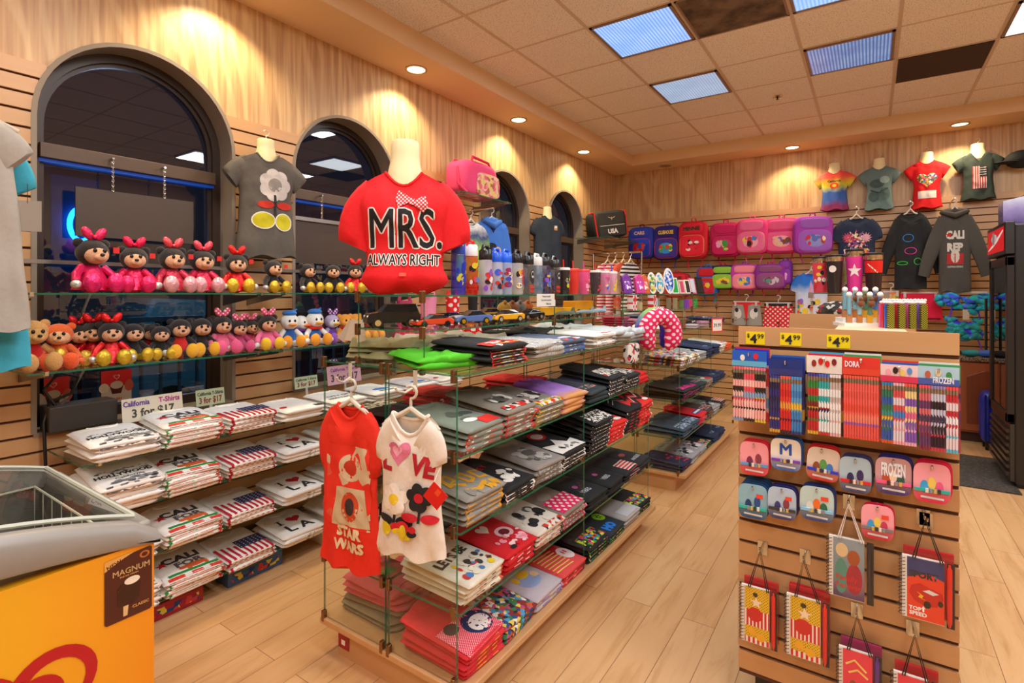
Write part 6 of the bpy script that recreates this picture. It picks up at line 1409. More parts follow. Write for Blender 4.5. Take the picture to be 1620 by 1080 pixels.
# pencils ----------------------------------------------------------
def pencil_mesh(matl, era):
    q = MB(); q.tube([(0, 0, 0), (0, 0, .150)], .0040, 6, 0); q.tube([(0, 0, .150), (0, 0, .162)], .0042, 8, 1); q.tube([(0, 0, .162), (0, 0, .170)], .0040, 8, 2)
    return q.mesh('pencil', [matl, shiny('#b9b2a4', .3, .9), shiny(era, .6)], True, 30)
def pencil_pack(px0, px1, py0, py1, groups, header, hprint, label, back=None):
    Y = GYF - .075; xa, da = gx(px0, Y); xb, db = gx(px1, Y); w = xb - xa; xc = (xa + xb) / 2; dm = (da + db) / 2; z1 = zz(py0, dm); z0 = zz(py1, dm); H_ = z1 - z0
    t = thing('pencil_pack', label, 'pencil pack', (xc, Y, z0)); hh = H_ * .215; sc = (H_ - hh) / .176
    MB().box(-w / 2, .001, H_ - hh, w / 2, .003, H_).build('header_card', shiny(header, .35), t, smooth=False)
    if hprint: prints('print', hprint(w, hh, H_ - hh), lambda x, y, l_: (x, .0006 - l_, y), t)
    n = sum(g[0] for g in groups); pitch = w * .95 / n; i = 0
    for (k, cols, era) in groups:
        me = pencil_mesh(multi(cols, 26, .4, 'pc%d' % i, (1, 1, 1.6)), era)
        for _ in range(k):
            inst('pencil', me, t, (-w * .475 + pitch * (i + .5), .0015, .004), scale=(pitch / .0082, 1, sc)); i += 1
    MB().box(-w / 2, -.005, 0, w / 2, .0075, H_ - hh * .6).build('clear_bag', FILM, t, smooth=False)
    if back:
        for j in range(2):
            b = thing('pencil_pack', ['second', 'rearmost'][j] + ' pack behind the %s' % label.replace('pencil pack ', '').replace('with ', ''), 'pencil pack', (xc + .004, Y + .018 + .018 * j, z0 + .004 + .004 * j), 0, 'packs hanging behind the front ones')
            MB().box(-w / 2, 0, H_ - hh, w / 2, .002, H_ + .001).build('header_card', shiny(back[j % len(back)], .35), b, smooth=False)
            MB().box(-w / 2, -.004, 0, w / 2, .006, H_ - hh).build('bundle', multi(groups[0][1], 30, .4, 'bk'), b, smooth=False)
    hook(xc, z1 - hh * .35, .085, lab='chrome hook holding the %s' % label)
RP = ['#e03038', '#f0b0a8', '#d82430', '#1c1a1c', '#7aa0c8', '#e8c0b0']; PP = ['#f06a70', '#f8c8c0', '#e85060', '#1c1a1c', '#8ab0d0']
hd = lambda *sh: (lambda w, h, b: [tuple([s[0]] + [(v * w if j in (0, 2) else b + v * h) if isinstance(v, (int, float)) and j < 4 and s[0] in 'r' else v for j, v in enumerate(s[1:])]) for s in sh])
def hsimple(band, spots, text=None, tc='#f0ece4', ty=.5, tx=0, tw=.6):
    def f(w, h, b):
        o = []
        if band: o.append(('r', -w * .5, b, w * .5, b + h * .35, shiny(band, .3)))
        rd = random.Random(len(spots) * 7 + int(w * 1e4))
        for i, c in enumerate(spots): o.append(('e', (-.38 + .76 * (i + .5) / len(spots)) * w, b + h * (.55 + .12 * (i % 2)), w * .07, h * .20, shiny(c, .4)))
        if text: o.append(('t', text, tx * w, b + h * ty, h * .32, shiny(tc, .4), tw * w, .03))
        return o
    return f
pencil_pack(1158, 1213, 555, 668, [(4, RP, '#e86a78'), (4, PP, '#f08a90'), (4, ['#d82430', '#f0b0a8', '#c01a28', '#1c1a1c', '#d8c03a', '#7aa0c8'], '#e878a0')], '#1d5cc0', hsimple('#5ab4d8', ['#e8e4da', '#d8202c']), 'pencil pack with blue header and red patterned pencils, first on the gondola', ['#2a3ac0', '#c8303a'])
pencil_pack(1216, 1270, 568, 687, [(4, ['#1c1c5c', '#2a2a7a', '#1a1a4a', '#d8a03a', '#2a2a6a'], '#2a3a9a'), (4, ['#e02a2c', '#d81a22', '#e8382c', '#2a1a3a', '#e8a03a'], '#f05a48'), (4, ['#4a90c8', '#3a84c0', '#5aa0d0', '#2a3a7a', '#e8c03a'], '#4a98d8')], '#16307c', hsimple(None, []), 'pencil pack with navy header, navy, red and blue pencils', ['#1c3c90', '#2a62b8'])
pencil_pack(1276, 1332, 563, 690, [(4, ['#4a1a20', '#c8202a', '#1c1c2c', '#2a8a3a', '#e0b02a', '#8a1a20'], '#3a3a9a'), (4, ['#3a9ac8', '#e8ecea', '#1c2a5a', '#2ab0b0', '#c82a30', '#f0f0ec'], '#4a6ac8'), (4, ['#e8e0dc', '#f0ece8', '#c8b8b0', '#e0b0b0', '#f4f0ec'], '#f0e8e8')], '#e4dcd2', hsimple(None, ['#8a2a20', '#c81820', '#d82028', '#7a1a20']), 'pencil pack with white header, red figure and white pencils', ['#d82030', '#3ab0d8'])
pencil_pack(1333, 1392, 565, 697, [(13, ['#f0685c', '#e85a50', '#f08a70', '#f0605a', '#8a5ac8', '#e8503c', '#f07868'], '#f05a48')], '#d8342c', hsimple('#e0402c', ['#e8b0b8', '#e8b0b8'][:0] , 'DORA', '#e8e4f0', .6, -.24, .4), 'pencil pack with red DORA header and coral pencils', ['#3aa05a', '#e8e4da'])
pencil_pack(1393, 1452, 577, 705, [(4, ['#3a8a4a', '#2a5ab0', '#e8c82a', '#2a7a5a', '#e05a2a', '#2a9a90'], '#2a8ab8'), (4, ['#f0c0c8', '#e8d8dc', '#e05058', '#f0a8b0', '#3a8ad0'], '#e8b8c0'), (4, ['#e85a8a', '#8a5ab8', '#f0d890', '#f0b0c0', '#e86a9a'], '#f05a4a')], '#e8c8c8', hsimple('#d82a5a', ['#e8a0b0', '#2a1a1c', '#e8c86a', '#5a8ac8']), 'pencil pack with pale pink header, green, pink and cream pencils', ['#2a62b8', '#e83a30'])
pencil_pack(1452, 1518, 580, 716, [(4, ['#b04a5a', '#6a3a6a', '#d86a70', '#8a2a3a', '#4a3a5a'], '#f0506a'), (5, ['#6a6a9a', '#2a1a2c', '#c8c8d8', '#c83a50', '#3a3050'], '#9a8ac0'), (4, ['#e83a50', '#e8d8dc', '#c82a3a', '#5ac0d8', '#f0f0f4'], '#f04a50')], '#a8c8d8', hsimple('#3a5aa8', ['#b85a3a', '#e8d8b0', '#3a8a4a'], 'FROZEN', '#e8f0f8', .28, .12, .5), 'pencil pack with icy FROZEN header and mauve pencils', ['#3a9a5a', '#e8e4da'])
# bracelet cards -----------------------------------------------------
def rsq(w, h, e=.45, n=36): return [(math.copysign(abs(math.cos(a)) ** e, math.cos(a)) * w / 2, h / 2 + math.copysign(abs(math.sin(a)) ** e, math.sin(a)) * h / 2) for a in [2 * PI * i / n for i in range(n)]]
def brace(px, py, w_px, h_px, base, low, spots, band, label, text=None, nb=2, tc='#1d4ea8', sticker=True, tilt=0):
    Y = GYF - .055; x, d = gx(px, Y); h = h_px / FPX * d; xa, _ = gx(px - w_px / 2, Y); xb, _ = gx(px + w_px / 2, Y); w = xb - xa; z = zz(py, d) - h / 2
    t = thing('bracelet_card', label, 'bracelet card', (x, Y, z), 0, rot=(0, R(tilt), R(4)))
    MB().prism(rsq(w, h), lambda a, b: (a, -.001, b), lambda a, b: (a, .001, b)).build('card', dye([low, base, base], 14, 'bc' + label[:14], .35, 2, 0, h), t, smooth=False)
    sh = []
    rd = random.Random(int(px)); 
    for i, c in enumerate(spots):
        sh.append(('e', (-.30 + .60 * (i + .5) / len(spots)) * w, h * (.40 + .10 * (i % 2)), w * .11, h * .16, shiny(c, .4)))
    if text: sh.append(('t', text, 0, h * .68, h * .34, shiny(tc, .4), w * .66, .03))
    if sticker: sh.append(('r', w * .12, h * .62, w * .34, h * .74, shiny('#e8482a', .5)))
    sh.append(('p', stroke([(-.30 * w, h * .14), (.32 * w, h * .12)], .003), shiny('#d8dce4', .5)))
    prints('print', sh, lambda a, b, l_: (a, -.0014 - l_, b), t)
    q = MB(); q.box(-w * .47, -.006, h * .28, w * .47, -.0015, h * .36); q.build('bracelet_band', shiny(band, .35), t, smooth=False)
    for i in range(4): MB().box(-w * .18 + i * w * .11, -.009, h * .265, -w * .18 + i * w * .11 + w * .08, -.005, h * .375).build('charm', shiny(['#c8a85a', '#3a3432', '#e0d8c8', '#8a8a90'][(i + int(px)) % 4], .3), t, smooth=False)
    for j in range(nb):
        b = thing('bracelet_card', ['next', 'third', 'fourth', 'fifth'][j] + ' bracelet card behind the %s' % label, 'bracelet card', (x + .003 * (j + 1), Y + .011 * (j + 1), z + .004 * (j + 1)), 0, 'bracelet cards hanging behind')
        MB().prism(rsq(w, h), lambda a, c: (a, -.001, c), lambda a, c: (a, .001, c)).build('card', shiny(low, .35), b, smooth=False)
    hook(x, z + h * .84, .062, lab='chrome hook holding the %s' % label)
brace(1193, 725, 45, 52, '#f09aa4', '#d8283c', ['#7a2a4a', '#8a3a4a'], '#5a9ad0', 'pink and red bracelet card, first of the upper row', sticker=False)
brace(1243, 719, 48, 50, '#ece6da', '#1f5cae', [], '#7a3ab0', 'white bracelet card with big blue M', 'M', sticker=False)
brace(1300, 734, 52, 52, '#d8c8b8', '#c81a20', ['#8a4a2a', '#5a9a4a', '#3a7ac0'], '#2a3ac0', 'bracelet card with red foot and green spots', sticker=False, tilt=4)
brace(1353, 751, 51, 56, '#a8c0cc', '#3a3a6a', ['#2a2a5a', '#3a2a5a'], '#d8202a', 'pale blue bracelet card with red band, upper row', sticker=False)
brace(1413, 753, 58, 58, '#c89a9c', '#2a2a7a', ['#b8502a', '#e8c8a8', '#2a5a4a'], '#f05a8a', 'FROZEN bracelet card with pink band', 'FROZEN', tc='#e8f0f8', sticker=False)
brace(1474, 764, 60, 62, '#f0a0ac', '#d81a4a', ['#3aa0d8', '#e8c85a', '#e85a8a'], '#2ab0a0', 'large pink bracelet card at the end of the upper row', sticker=False)
brace(1191, 793, 46, 54, '#8ab4c4', '#1f4a7a', ['#1c3a6a', '#2a4a8a'], '#2ab8a0', 'teal bracelet card, first of the lower row', nb=4)
brace(1237, 796, 45, 50, '#b0c4d8', '#2a2a6a', ['#3a3a7a', '#8a3a4a'], '#3a3a3a', 'blue bracelet card with charms, second of the lower row')
brace(1292, 797, 54, 54, '#b8d0cc', '#2a3a7a', ['#d8d8d0', '#e8702a', '#2a6a4a'], '#8ac0e0', 'mint and green bracelet card, lower row', nb=2)
brace(1388, 826, 52, 54, '#f0a0ac', '#c81a3a', ['#3aa0d8', '#e8c85a', '#c83a5a'], '#7a7a7a', 'pink bracelet card hanging alone under the others', nb=1)
# notebooks ----------------------------------------------------------
def notebook(px0, px1, py0, py1, cover, label, pen='#d8201c', cord='#141214', hookpy=None, hpx=None, extra=1):
    Y = GYF - .060; xa, da = gx(px0, Y); xb, db = gx(px1, Y); w = (xb - xa); xc = (xa + xb) / 2; dm = (da + db) / 2; z1 = zz(py0, dm); z0 = zz(py1, dm); h = z1 - z0
    t = thing('notebook', label, 'notebook', (xc, Y, z0)); nw = w * .70; x0 = -w * .40
    MB().box(x0, 0, .006, x0 + nw, .009, h - .008).build('pages', WHITEP, t, smooth=False)
    ox = x0 + nw * .12
    prints('cover', [tuple(c) for c in cover(ox, .008, x0 + nw, h - .010)], lambda a, b, l_: (a, -.0006 - l_, b), t, step=.03)
    q = MB(); n = 17
    for i in range(n):
        zc = .012 + (h - .028) * i / (n - 1); q.tube([(x0 + .008 * math.cos(a) - .0, .0045 + .009 * math.sin(a), zc) for a in [2 * PI * j / 10 for j in range(10)]], .0012, 4, loop=True)
    q.build('spiral_binding', shiny('#3a3632', .3, .8), t)
    xp = x0 + nw + .012
    p = MB().lathe([(.002, 0), (.006, .015), (.0065, h * .55), (.0055, h * .58), (.0065, h * .60), (.006, h * .86), (.003, h * .88), (.003, h * .92)], n=10).build('pen', shiny(pen, .25), t); p.location = (xp, .003, .004)
    MB().box(xp - .006, .006, 0, xp + .012, .009, h * .95).build('pen_card', shiny('#1c181a', .4), t, smooth=False)
    MB().box(-w / 2, -.010, -.006, w / 2, .016, h + .004).build('clear_bag', FILM, t, smooth=False)
    hx = 0 if hpx is None else gx(hpx, Y)[0] - xc; hz = zz(hookpy, dm) - z0
    q = MB()
    for dx in (0, .006): q.tube([(x0 + nw * .25 + dx, -.004, h - .01), (hx + dx * .4, -.006 + dx, hz), (x0 + nw * .92 + dx, -.004, h - .012)], .0020, 5)
    q.build('hanging_cord', shiny(cord, .5), t)
    for j in range(extra):
        b = thing('notebook', 'second notebook behind the %s' % label.replace('of the bottom row', 'of bottom row') if j == 0 else 'rearmost notebook behind the %s' % label, 'notebook', (xc + .004, Y + .026 + .014 * j, z0 + .012)); MB().box(x0, 0, 0, x0 + nw + .02, .010, h - .002).build('pages', shiny('#b8262a' if 'red' in label else '#9a2a5a', .4), b, smooth=False)
    hook(xc + hx, z0 + hz - .002, .060, lab='chrome hook holding the %s' % label)
def cv_red(x0, z0, x1, z1):
    w, h = x1 - x0, z1 - z0; o = [('r', x0, z0, x1, z1, dots('#e0b41c', '#3a2a10', 150, 'xz', .22, .35)), ('r', x0, z0 + h * .30, x1, z0 + h * .60, stripes('#c8161c', '#e8e0d4', 90, 'xz', 0, .6, .35)), ('r', x0, z0, x1, z0 + h * .10, stripes('#c8161c', '#e8e0d4', 70, 'xz', 0, .5, .35))]
    return o + [('e', x0 + w * .42, z0 + h * .52, w * .30, h * .13, shiny('#c8141a', .3)), ('e', x0 + w * .3, z0 + h * .2, w * .16, h * .07, shiny('#e8a81c', .3)), ('e', x0 + w * .66, z0 + h * .13, w * .18, h * .07, shiny('#e8a81c', .3)), ('p', star(x0 + w * .48, z0 + h * .74, w * .26), shiny('#f0d8b8', .4)), ('e', x0 + w * .44, z0 + h * .88, w * .10, h * .04, shiny('#2a2422', .4))]
def cv_fam(x0, z0, x1, z1):
    w, h = x1 - x0, z1 - z0
    return [('r', x0, z0, x1, z1, dye(['#3a2a5a', '#8a6a7a', '#7a8a90', '#8a9aa4'], 18, 'fam', .35, 2, 0, h)), ('e', x0 + w * .26, z0 + h * .36, w * .22, h * .30, shiny('#4a8a7a', .4)), ('e', x0 + w * .68, z0 + h * .34, w * .26, h * .26, shiny('#a01a34', .4)), ('e', x0 + w * .28, z0 + h * .80, w * .20, h * .12, shiny('#d8bc8a', .4)), ('e', x0 + w * .66, z0 + h * .70, w * .20, h * .13, shiny('#a04a24', .4)),
            ('t', 'Family', x0 + w * .45, z0 + h * .34, h * .09, shiny('#c8202c', .4), w * .7), ('t', 'Forever', x0 + w * .5, z0 + h * .21, h * .09, shiny('#c8202c', .4), w * .8)]
def cv_car(x0, z0, x1, z1):
    w, h = x1 - x0, z1 - z0; c = lambda pts: [(x0 + a * w, z0 + b * h) for a, b in pts]
    return [('r', x0, z0, x1, z1, shiny('#e0381c', .35)), ('p', c([(0, .66), (.6, .78), (1, .7), (1, 1), (0, 1)]), shiny('#26346e', .4)), ('p', c([(.05, .42), (.12, .54), (.35, .60), (.62, .55), (.95, .50), (.98, .40), (.80, .26), (.50, .24), (.2, .30)]), shiny('#c01414', .25)), ('p', c([(.42, .48), (.60, .52), (.86, .48), (.70, .44)]), shiny('#d8d8d4', .2)), ('e', x0 + .55 * w, z0 + .27 * h, w * .10, h * .06, shiny('#1c1416', .4)), ('e', x0 + .9 * w, z0 + .33 * h, w * .07, h * .05, shiny('#1c1416', .4)), ('p', c([(.25, .46), (.45, .40), (.40, .36), (.56, .32), (.30, .37), (.36, .41)]), shiny('#e8b81c', .3)),
            ('t', 'SPORT', x0 + w * .45, z0 + h * .74, h * .10, shiny('#1c1c2c', .4), w * .8, .05), ('t', 'TOP', x0 + w * .22, z0 + h * .17, h * .06, WHITEP, None, .04), ('t', 'SPEED', x0 + w * .30, z0 + h * .09, h * .06, WHITEP, None, .04), ('p', c([(.42, .14), (.47, .14), (.47, .19), (.50, .19), (.445, .235), (.39, .19), (.42, .19)]), WHITEP)]
def cv_pink(x0, z0, x1, z1):
    w, h = x1 - x0, z1 - z0
    return [('r', x0, z0, x1, z1, shiny('#e0344a', .35)), ('e', x0 + w * .35, z0 + h * .35, w * .16, h * .16, shiny('#8a4a2a', .4)), ('e', x0 + w * .35, z0 + h * .12, w * .22, h * .14, shiny('#e8b82a', .4)), ('e', x0 + w * .75, z0 + h * .25, w * .2, h * .18, shiny('#f0c8b8', .4)), ('p', stroke([(x0 + w * .1, z0 + h * .75), (x0 + w * .4, z0 + h * .85), (x0 + w * .8, z0 + h * .70)], .003), shiny('#e8c86a', .4)), ('p', stroke([(x0 + w * .2, z0 + h * .62), (x0 + w * .5, z0 + h * .70), (x0 + w * .85, z0 + h * .60)], .003), shiny('#e8c86a', .4))]
notebook(1167, 1230, 926, 1022, cv_red, 'red and yellow star notebook, first of the bottom row', hookpy=870, hpx=1202, extra=1)
notebook(1237, 1314, 942, 1046, cv_red, 'red and yellow star notebook, second of the bottom row', hookpy=886, hpx=1271, extra=2)
notebook(1304, 1384, 848, 950, cv_fam, 'Family Forever notebook on a white cord', pen='#241c24', cord='#e8e0dc', hookpy=797, hpx=1342, extra=0)
notebook(1418, 1514, 880, 986, cv_car, 'SPORT TOP SPEED notebook with red car', hookpy=822, hpx=1463, extra=1)
notebook(1320, 1396, 1026, 1130, cv_pink, 'pink notebook with purple pen cut by the bottom edge', pen='#5a2a7a', hookpy=974, hpx=1355, extra=1)
notebook(1406, 1486, 1066, 1170, cv_pink, 'pink notebook with red top, last at the bottom edge', pen='#5a2a7a', hookpy=1003, hpx=1446, extra=1)
hook(gx(1465)[0], zz(822, gx(1465)[1]) + .01, .05, lab='wide chrome hook plate above the car notebook')
# pen displays on the deck ------------------------------------------
x, d = onY(1366, 2.30)
t = thing('display_tray', 'white stepped display tray standing on the gondola deck', 'tray', (x - .005, 2.33, GZ1 - .002), R(24)); q = MB(); q.box(-.078, -.05, 0, .078, .05, .012); q.box(-.07, -.02, .012, .07, .05, .03); q.build('tray', WHITEP, t, smooth=False)
for i in range(4):
    for j in range(2):
        lx, ly = -.055 + .034 * i, -.030 + .035 * j; a = R(24); p = thing('novelty_pen', 'novelty pen with %s, %s in the %s row of the white tray' % (['white top', 'brown bear', 'brown bear clip', 'brown tuft'][i], NTH[i], ['front', 'back'][j]), 'pen', (x - .005 + lx * math.cos(a) - ly * math.sin(a), 2.33 + lx * math.sin(a) + ly * math.cos(a), GZ1 - .002 + [.012, .03][j]), a, 'novelty pens on the gondola')
        MB().box(-.009, -.004, 0, .009, .004, .030).build('foot', shiny(['#b87a4a', '#b8743a', '#d8a02a', '#d89a2a'][i], .4), p, smooth=False)
        MB().tube([(0, 0, .03), (0, 0, .095)], .0075, 10).build('barrel', shiny(['#7aa8b8', '#86b0ba', '#5a8a6a', '#4a7ab0'][i], .3), p)
        MB().ell((0, 0, .103), (.010, .009, .010), 10, 8).build('cap', shiny('#f0ece4', .4), p)
        if i: q = MB(); q.ell((0, -.012, .070), (.013, .008, .012), 10, 8); q.ell((.0, -.012, .086), (.008, .007, .007), 8, 6); q.build('charm', fuzz('#7a4420'), p)
x, d = onY(1424, 2.22); a = R(20)
cols = ['#a8a41c', '#2a62c8', '#d8202c', '#e060a0', '#8a60c0']
for i in range(4):
    for j in range(4):
        lx, ly = -.052 + .032 * i, -.030 + .022 * j
        p = thing('novelty_pen', 'patterned pen with white top, %s column, %s row of pen block' % (NTH[i], NTH[j]), 'pen', (x + .012 + lx * math.cos(a) - ly * math.sin(a), 2.25 + lx * math.sin(a) + ly * math.cos(a), GZ1 - .002), a, 'novelty pens on the gondola')
        MB().box(-.009, -.007, 0, .009, .007, .082).build('barrel', dots('#3a3414', '#a8a41c', 190, 'xz', .36, .4) if j == 0 else shiny(cols[(i + j) % 5], .35), p, smooth=False)
        q = MB(); q.ell((0, 0, .088), (.009, .008, .006), 8, 6); q.ell((.004, -.002, .096), (.005, .005, .005), 8, 6); q.build('cap', shiny('#ece4dc', .35), p)
# pedestal with travel mugs behind ------------------------------------
tag(MB().box(-.40, 3.52, 0, .20, 4.02, 1.33).build('pedestal', MAPLEX, smooth=False), 'maple pedestal behind the gondola carrying the travel mugs', 'stand')
t = thing('glass_riser', 'small clear glass riser under the travel mugs', 'riser', (-.115, 3.74, 1.33)); MB().box(-.19, -.09, .162, .19, .09, .170).build('top', GLASS, t, smooth=False); MB().box(-.19, -.091, .162, .19, -.09, .170).build('glass_edge', GEDGE, t, smooth=False)
for sx_ in (-.19, .184): MB().box(sx_, -.09, 0, sx_ + .006, .09, .162).build('side_pane', GLASS, t, smooth=False); MB().box(sx_ - .006, -.095, .14, sx_ + .02, -.088, .172).build('clip', STEEL, t, smooth=False)
for (px, Y, z, h, c, art, lab) in ((1298, 3.72, 1.50, .22, '#e0445a', ['#e8e2da', '#1c1a1c', '#d8202c', '#e8c82a'], 'slim travel mug with red stripes and yellow foot'), (1320, 3.66, 1.50, .225, '#2a2426', ['#ece8e4', '#5a4a8a'], 'black travel mug with a white disc'), (1352, 3.68, 1.50, .255, '#e03a9c', ['#f4e4ec', '#f0b8d8', '#f4e4ec'], 'tall pink travel mug with a white star'), (1382, 3.66, 1.50, .228, '#2a1c1e', ['#e0241c', '#3a2a5a'], 'black and red travel mug with white slash'), (1336, 3.80, 1.50, .23, '#b8a890', ['#8ab03a', '#3a3a3a'], 'boxed mug with green dots behind the pink one')):
    x, d = onY(px, Y); t = thing('travel_mug', lab, 'travel mug', (x, Y, 1.50), 0, 'travel mugs on the glass riser'); r = .044
    MB().lathe([(r * .80, 0), (r * .82, .004), (r, h * .82)], n=22).build('cup', shiny(c, .25), t)
    MB().lathe([(r * 1.0, h * .82), (r * 1.04, h * .84), (r * 1.04, h * .94)], n=22).build('steel_band', shiny('#c8b89a', .22, .9), t)
    MB().lathe([(r * 1.06, h * .94), (r * 1.06, h * .985), (r * .9, h)], n=22).build('lid', BLACK, t)
    cy = lambda u, v, l_: ((r * (.82 + .18 * v / (h * .82)) + .0008 + l_) * math.sin(u / r), -(r * (.82 + .18 * v / (h * .82)) + .0008 + l_) * math.cos(u / r), v)
    sh = [('p', star(0, h * .5, .040), shiny('#f4ecf0', .4))] if 'star' in lab else [('e', -.008, h * .62, .020, .020, shiny('#f0ece8', .4))] if 'disc' in lab else [('r', -.06, h * .5, .06, h * .80, shiny('#d8201c', .3)), ('p', stroke([(-.03, h * .72), (.02, h * .5)], .003), WHITEP)] if 'slash' in lab else blobs(-.04, .02, .04, h * .75, art, 12, (.007, .014), int(px))
    prints('print', sh, cy, t)
t = thing('gift_box', 'dark wrapped gift basket beside the riser with red lettering', 'box', (-.16, 3.64, 1.33)); MB().ell((0, 0, .06), (.11, .05, .062), 18, 10).build('basket', multi(['#2a2a26', '#3a3a34', '#1c1c1a', '#8a2a2a', '#c8c4bc'], 50), t)

# ================================================================== BACK WALL
YW = YB - .02
def wall_form_tee(px0, px1, pyc, pyb, cloth, label, shapes, Y=7.265, L=None, neckv=False, seed=0, stick=None, rz=0, form_top=None, tr=None):
    x0, d0 = onY(px0, Y); x1, d1 = onY(px1, Y); x = (x0 + x1) / 2; d = (d0 + d1) / 2; z = zz(pyc, d); L = z - zz(pyb, d); w = (x1 - x0) / 2
    hw0 = w * .66
    garment('t_shirt', label, 'T-shirt', cloth, L=L, prof=((0, hw0 * .95), (.12, hw0), (.5, hw0 * .80), (.85, hw0 * .88), (1, hw0 * .98)), depth=.13, th0=.9, neck=.065, nd=.10 if neckv else .04, sl=w * .38, sw=.075, sang=28, loc=(x, Y - .02, z), rz=rz, shapes=shapes(hw0, L) if shapes else None, seed=seed, vneck=neckv, shoulder=.04)
    form('cream wall form with neck, wearing the %s' % label, (x, Y - .02, z), rz, sw=hw0 * .8, nr=.058, nh=.10)
cal = lambda w, L: [('t', 'California', .0, -L * .26, .024, BLACKF, w * 1.3), ('e', .0, -L * .38, .045, .035, fab('#e83a2a')), ('e', 0, -L * .38, .022, .018, fab('#e0d02a'))]
wall_form_tee(1285, 1357, 272, 333, dye(['#8a2a5a', '#3a62b0', '#3a62b0', '#c8c82a', '#e8603a', '#e83a4a'], 9, 'tie', lo=-.42, hi=0), 'rainbow tie-dye California shirt', cal, seed=1)
wall_form_tee(1355, 1428, 265, 332, fab('#5f7675'), 'teal-grey shirt with dark leaf print', lambda w, L: [('e', -.02, -L * .40, .07, .05, fab('#3f5454')), ('e', .05, -L * .32, .045, .04, fab('#8aa09c')), ('e', -.05, -L * .70, .05, .06, fab('#3f5454')), ('e', .05, -L * .65, .05, .07, fab('#4a605e')), ('p', stroke([(-.08, -L * .55), (0, -L * .62), (.08, -L * .52)], .008), fab('#2f4242'))], seed=2)
wall_form_tee(1427, 1506, 256, 330, REDC, 'red shirt with heart-shaped jelly bean print', lambda w, L: [('p', heart(0, -L * .40, w * .62), multi(['#e8c83a', '#3a7a4a', '#e87a3a', '#e8e2d8', '#8a4a2a', '#3a6ac0', '#e85a8a'], 60, key='jb')), ('r', -w * .55, -L * .80, w * .55, -L * .64, fab('#e8dcd4'))], seed=3)
def flag_sh(w, L):
    o = [('r', -w * .35, -L * .78, w * .42, -L * .30, fab('#d8d0c8'))]
    for i in range(6): o.append(('r', -w * .35 + i * w * .13, -L * .78, -w * .35 + i * w * .13 + w * .065, -L * .30, fab('#b81c2a')))
    return o + [('r', w * .05, -L * .53, w * .42, -L * .30, fab('#23262c'))] + [('e', w * (.09 + .07 * a), -L * (.335 + .05 * b), .004, .004, WHITEF) for a in range(5) for b in range(4)]
wall_form_tee(1503, 1592, 243, 316, fab('#2f3a34'), 'dark green V-neck shirt with upright flag', flag_sh, seed=4, neckv=True)
t = thing('baseball_cap', 'black cap on the wall beside the flag shirt', 'cap', (onY(1618, 7.15)[0], 7.20, zz(250, onY(1618, 7.15)[1]))); MB().ell((0, 0, 0), (.13, .10, .09), 16, 10).build('crown', BLACKF, t); MB().ell((-.12, -.06, -.03), (.10, .08, .012), 16, 6).build('brim', BLACKF, t)
# hung row
def hung(px0, px1, py0, py1, cloth, label, shapes=None, Y=7.08, long=False, hood=None, seed=0, sl=.2, sw=.09, sang=60, cat='T-shirt', name='t_shirt', body=.62, collar=None, rz=0):
    x0, d0 = onY(px0, Y); x1, d1 = onY(px1, Y); x = (x0 + x1) / 2; d = (d0 + d1) / 2; z = zz(py0, d); L = z - zz(py1, d); w = (x1 - x0) / 2 * body
    garment(name, label, cat, cloth, L=L, prof=((0, w * .88), (.12, w), (.5, w * 1.0), (1, w * 1.02)), depth=.085, neck=.08, nd=.045, sl=sl, sw=sw, sang=sang, loc=(x, Y, z), rz=rz, shapes=shapes(w, L) if shapes else None, seed=seed, long=long, hood=hood, collar_mat=collar)
    t = thing('clothes_hanger', 'clear hanger holding the ' + label, 'hanger', (x, Y, z)); hanger_parts(t, .095, w * .8, shiny('#d8d2c8', .3), .005)
    tag(MB().tube([(x, YW, z + .125), (x, Y - .03, z + .125)], .006, 8).build('faceout_rail', CHROME), 'chrome rail over the ' + label, 'rail')
fw = lambda w, L: [('p', star(0, -L * .42, .13, 12, .55), multi(['#c8305a', '#e8c87a', '#f0ece0', '#1c2c50', '#8a4a8a'], 50, key='fw')), ('p', star(-.08, -L * .35, .06, 12, .5), fab('#c84a6a')), ('p', star(.09, -L * .36, .06, 12, .5), fab('#d8a0b0')), ('r', -.12, -L * .75, .12, -L * .56, multi(['#e8a03a', '#c8305a', '#e8e2d8', '#3a4a8a', '#e8602a'], 50, key='fw2'))]
hung(1312, 1400, 345, 432, fab('#1e2a44'), 'navy shirt with fireworks print', fw, seed=2, sl=.16, body=.66)
neon = lambda w, L: [('p', stroke([(-.02 + .045 * math.cos(a), -L * .33 + .04 * math.sin(a)) for a in [2 * PI * i / 20 for i in range(21)]], .003), fab('#2a8ae0')), ('p', stroke([(.0 + .05 * math.cos(a), -L * .50 + .035 * math.sin(a)) for a in [2 * PI * i / 20 for i in range(21)]], .003), fab('#e03a9a')), ('p', stroke([(-.07 + .045 * math.cos(a), -L * .66 + .018 * math.sin(a)) for a in [2 * PI * i / 20 for i in range(21)]], .003), fab('#3ac83a')), ('p', stroke([(.06 + .030 * math.cos(a), -L * .64 + .034 * math.sin(a)) for a in [2 * PI * i / 20 for i in range(21)]], .003), fab('#3ac83a'))]
hung(1393, 1490, 337, 457, fab('#1d1e1f'), 'black sweatshirt with neon line drawing', neon, long=True, sl=.56, sw=.080, sang=62, seed=3, name='sweatshirt', cat='sweatshirt', body=.52)
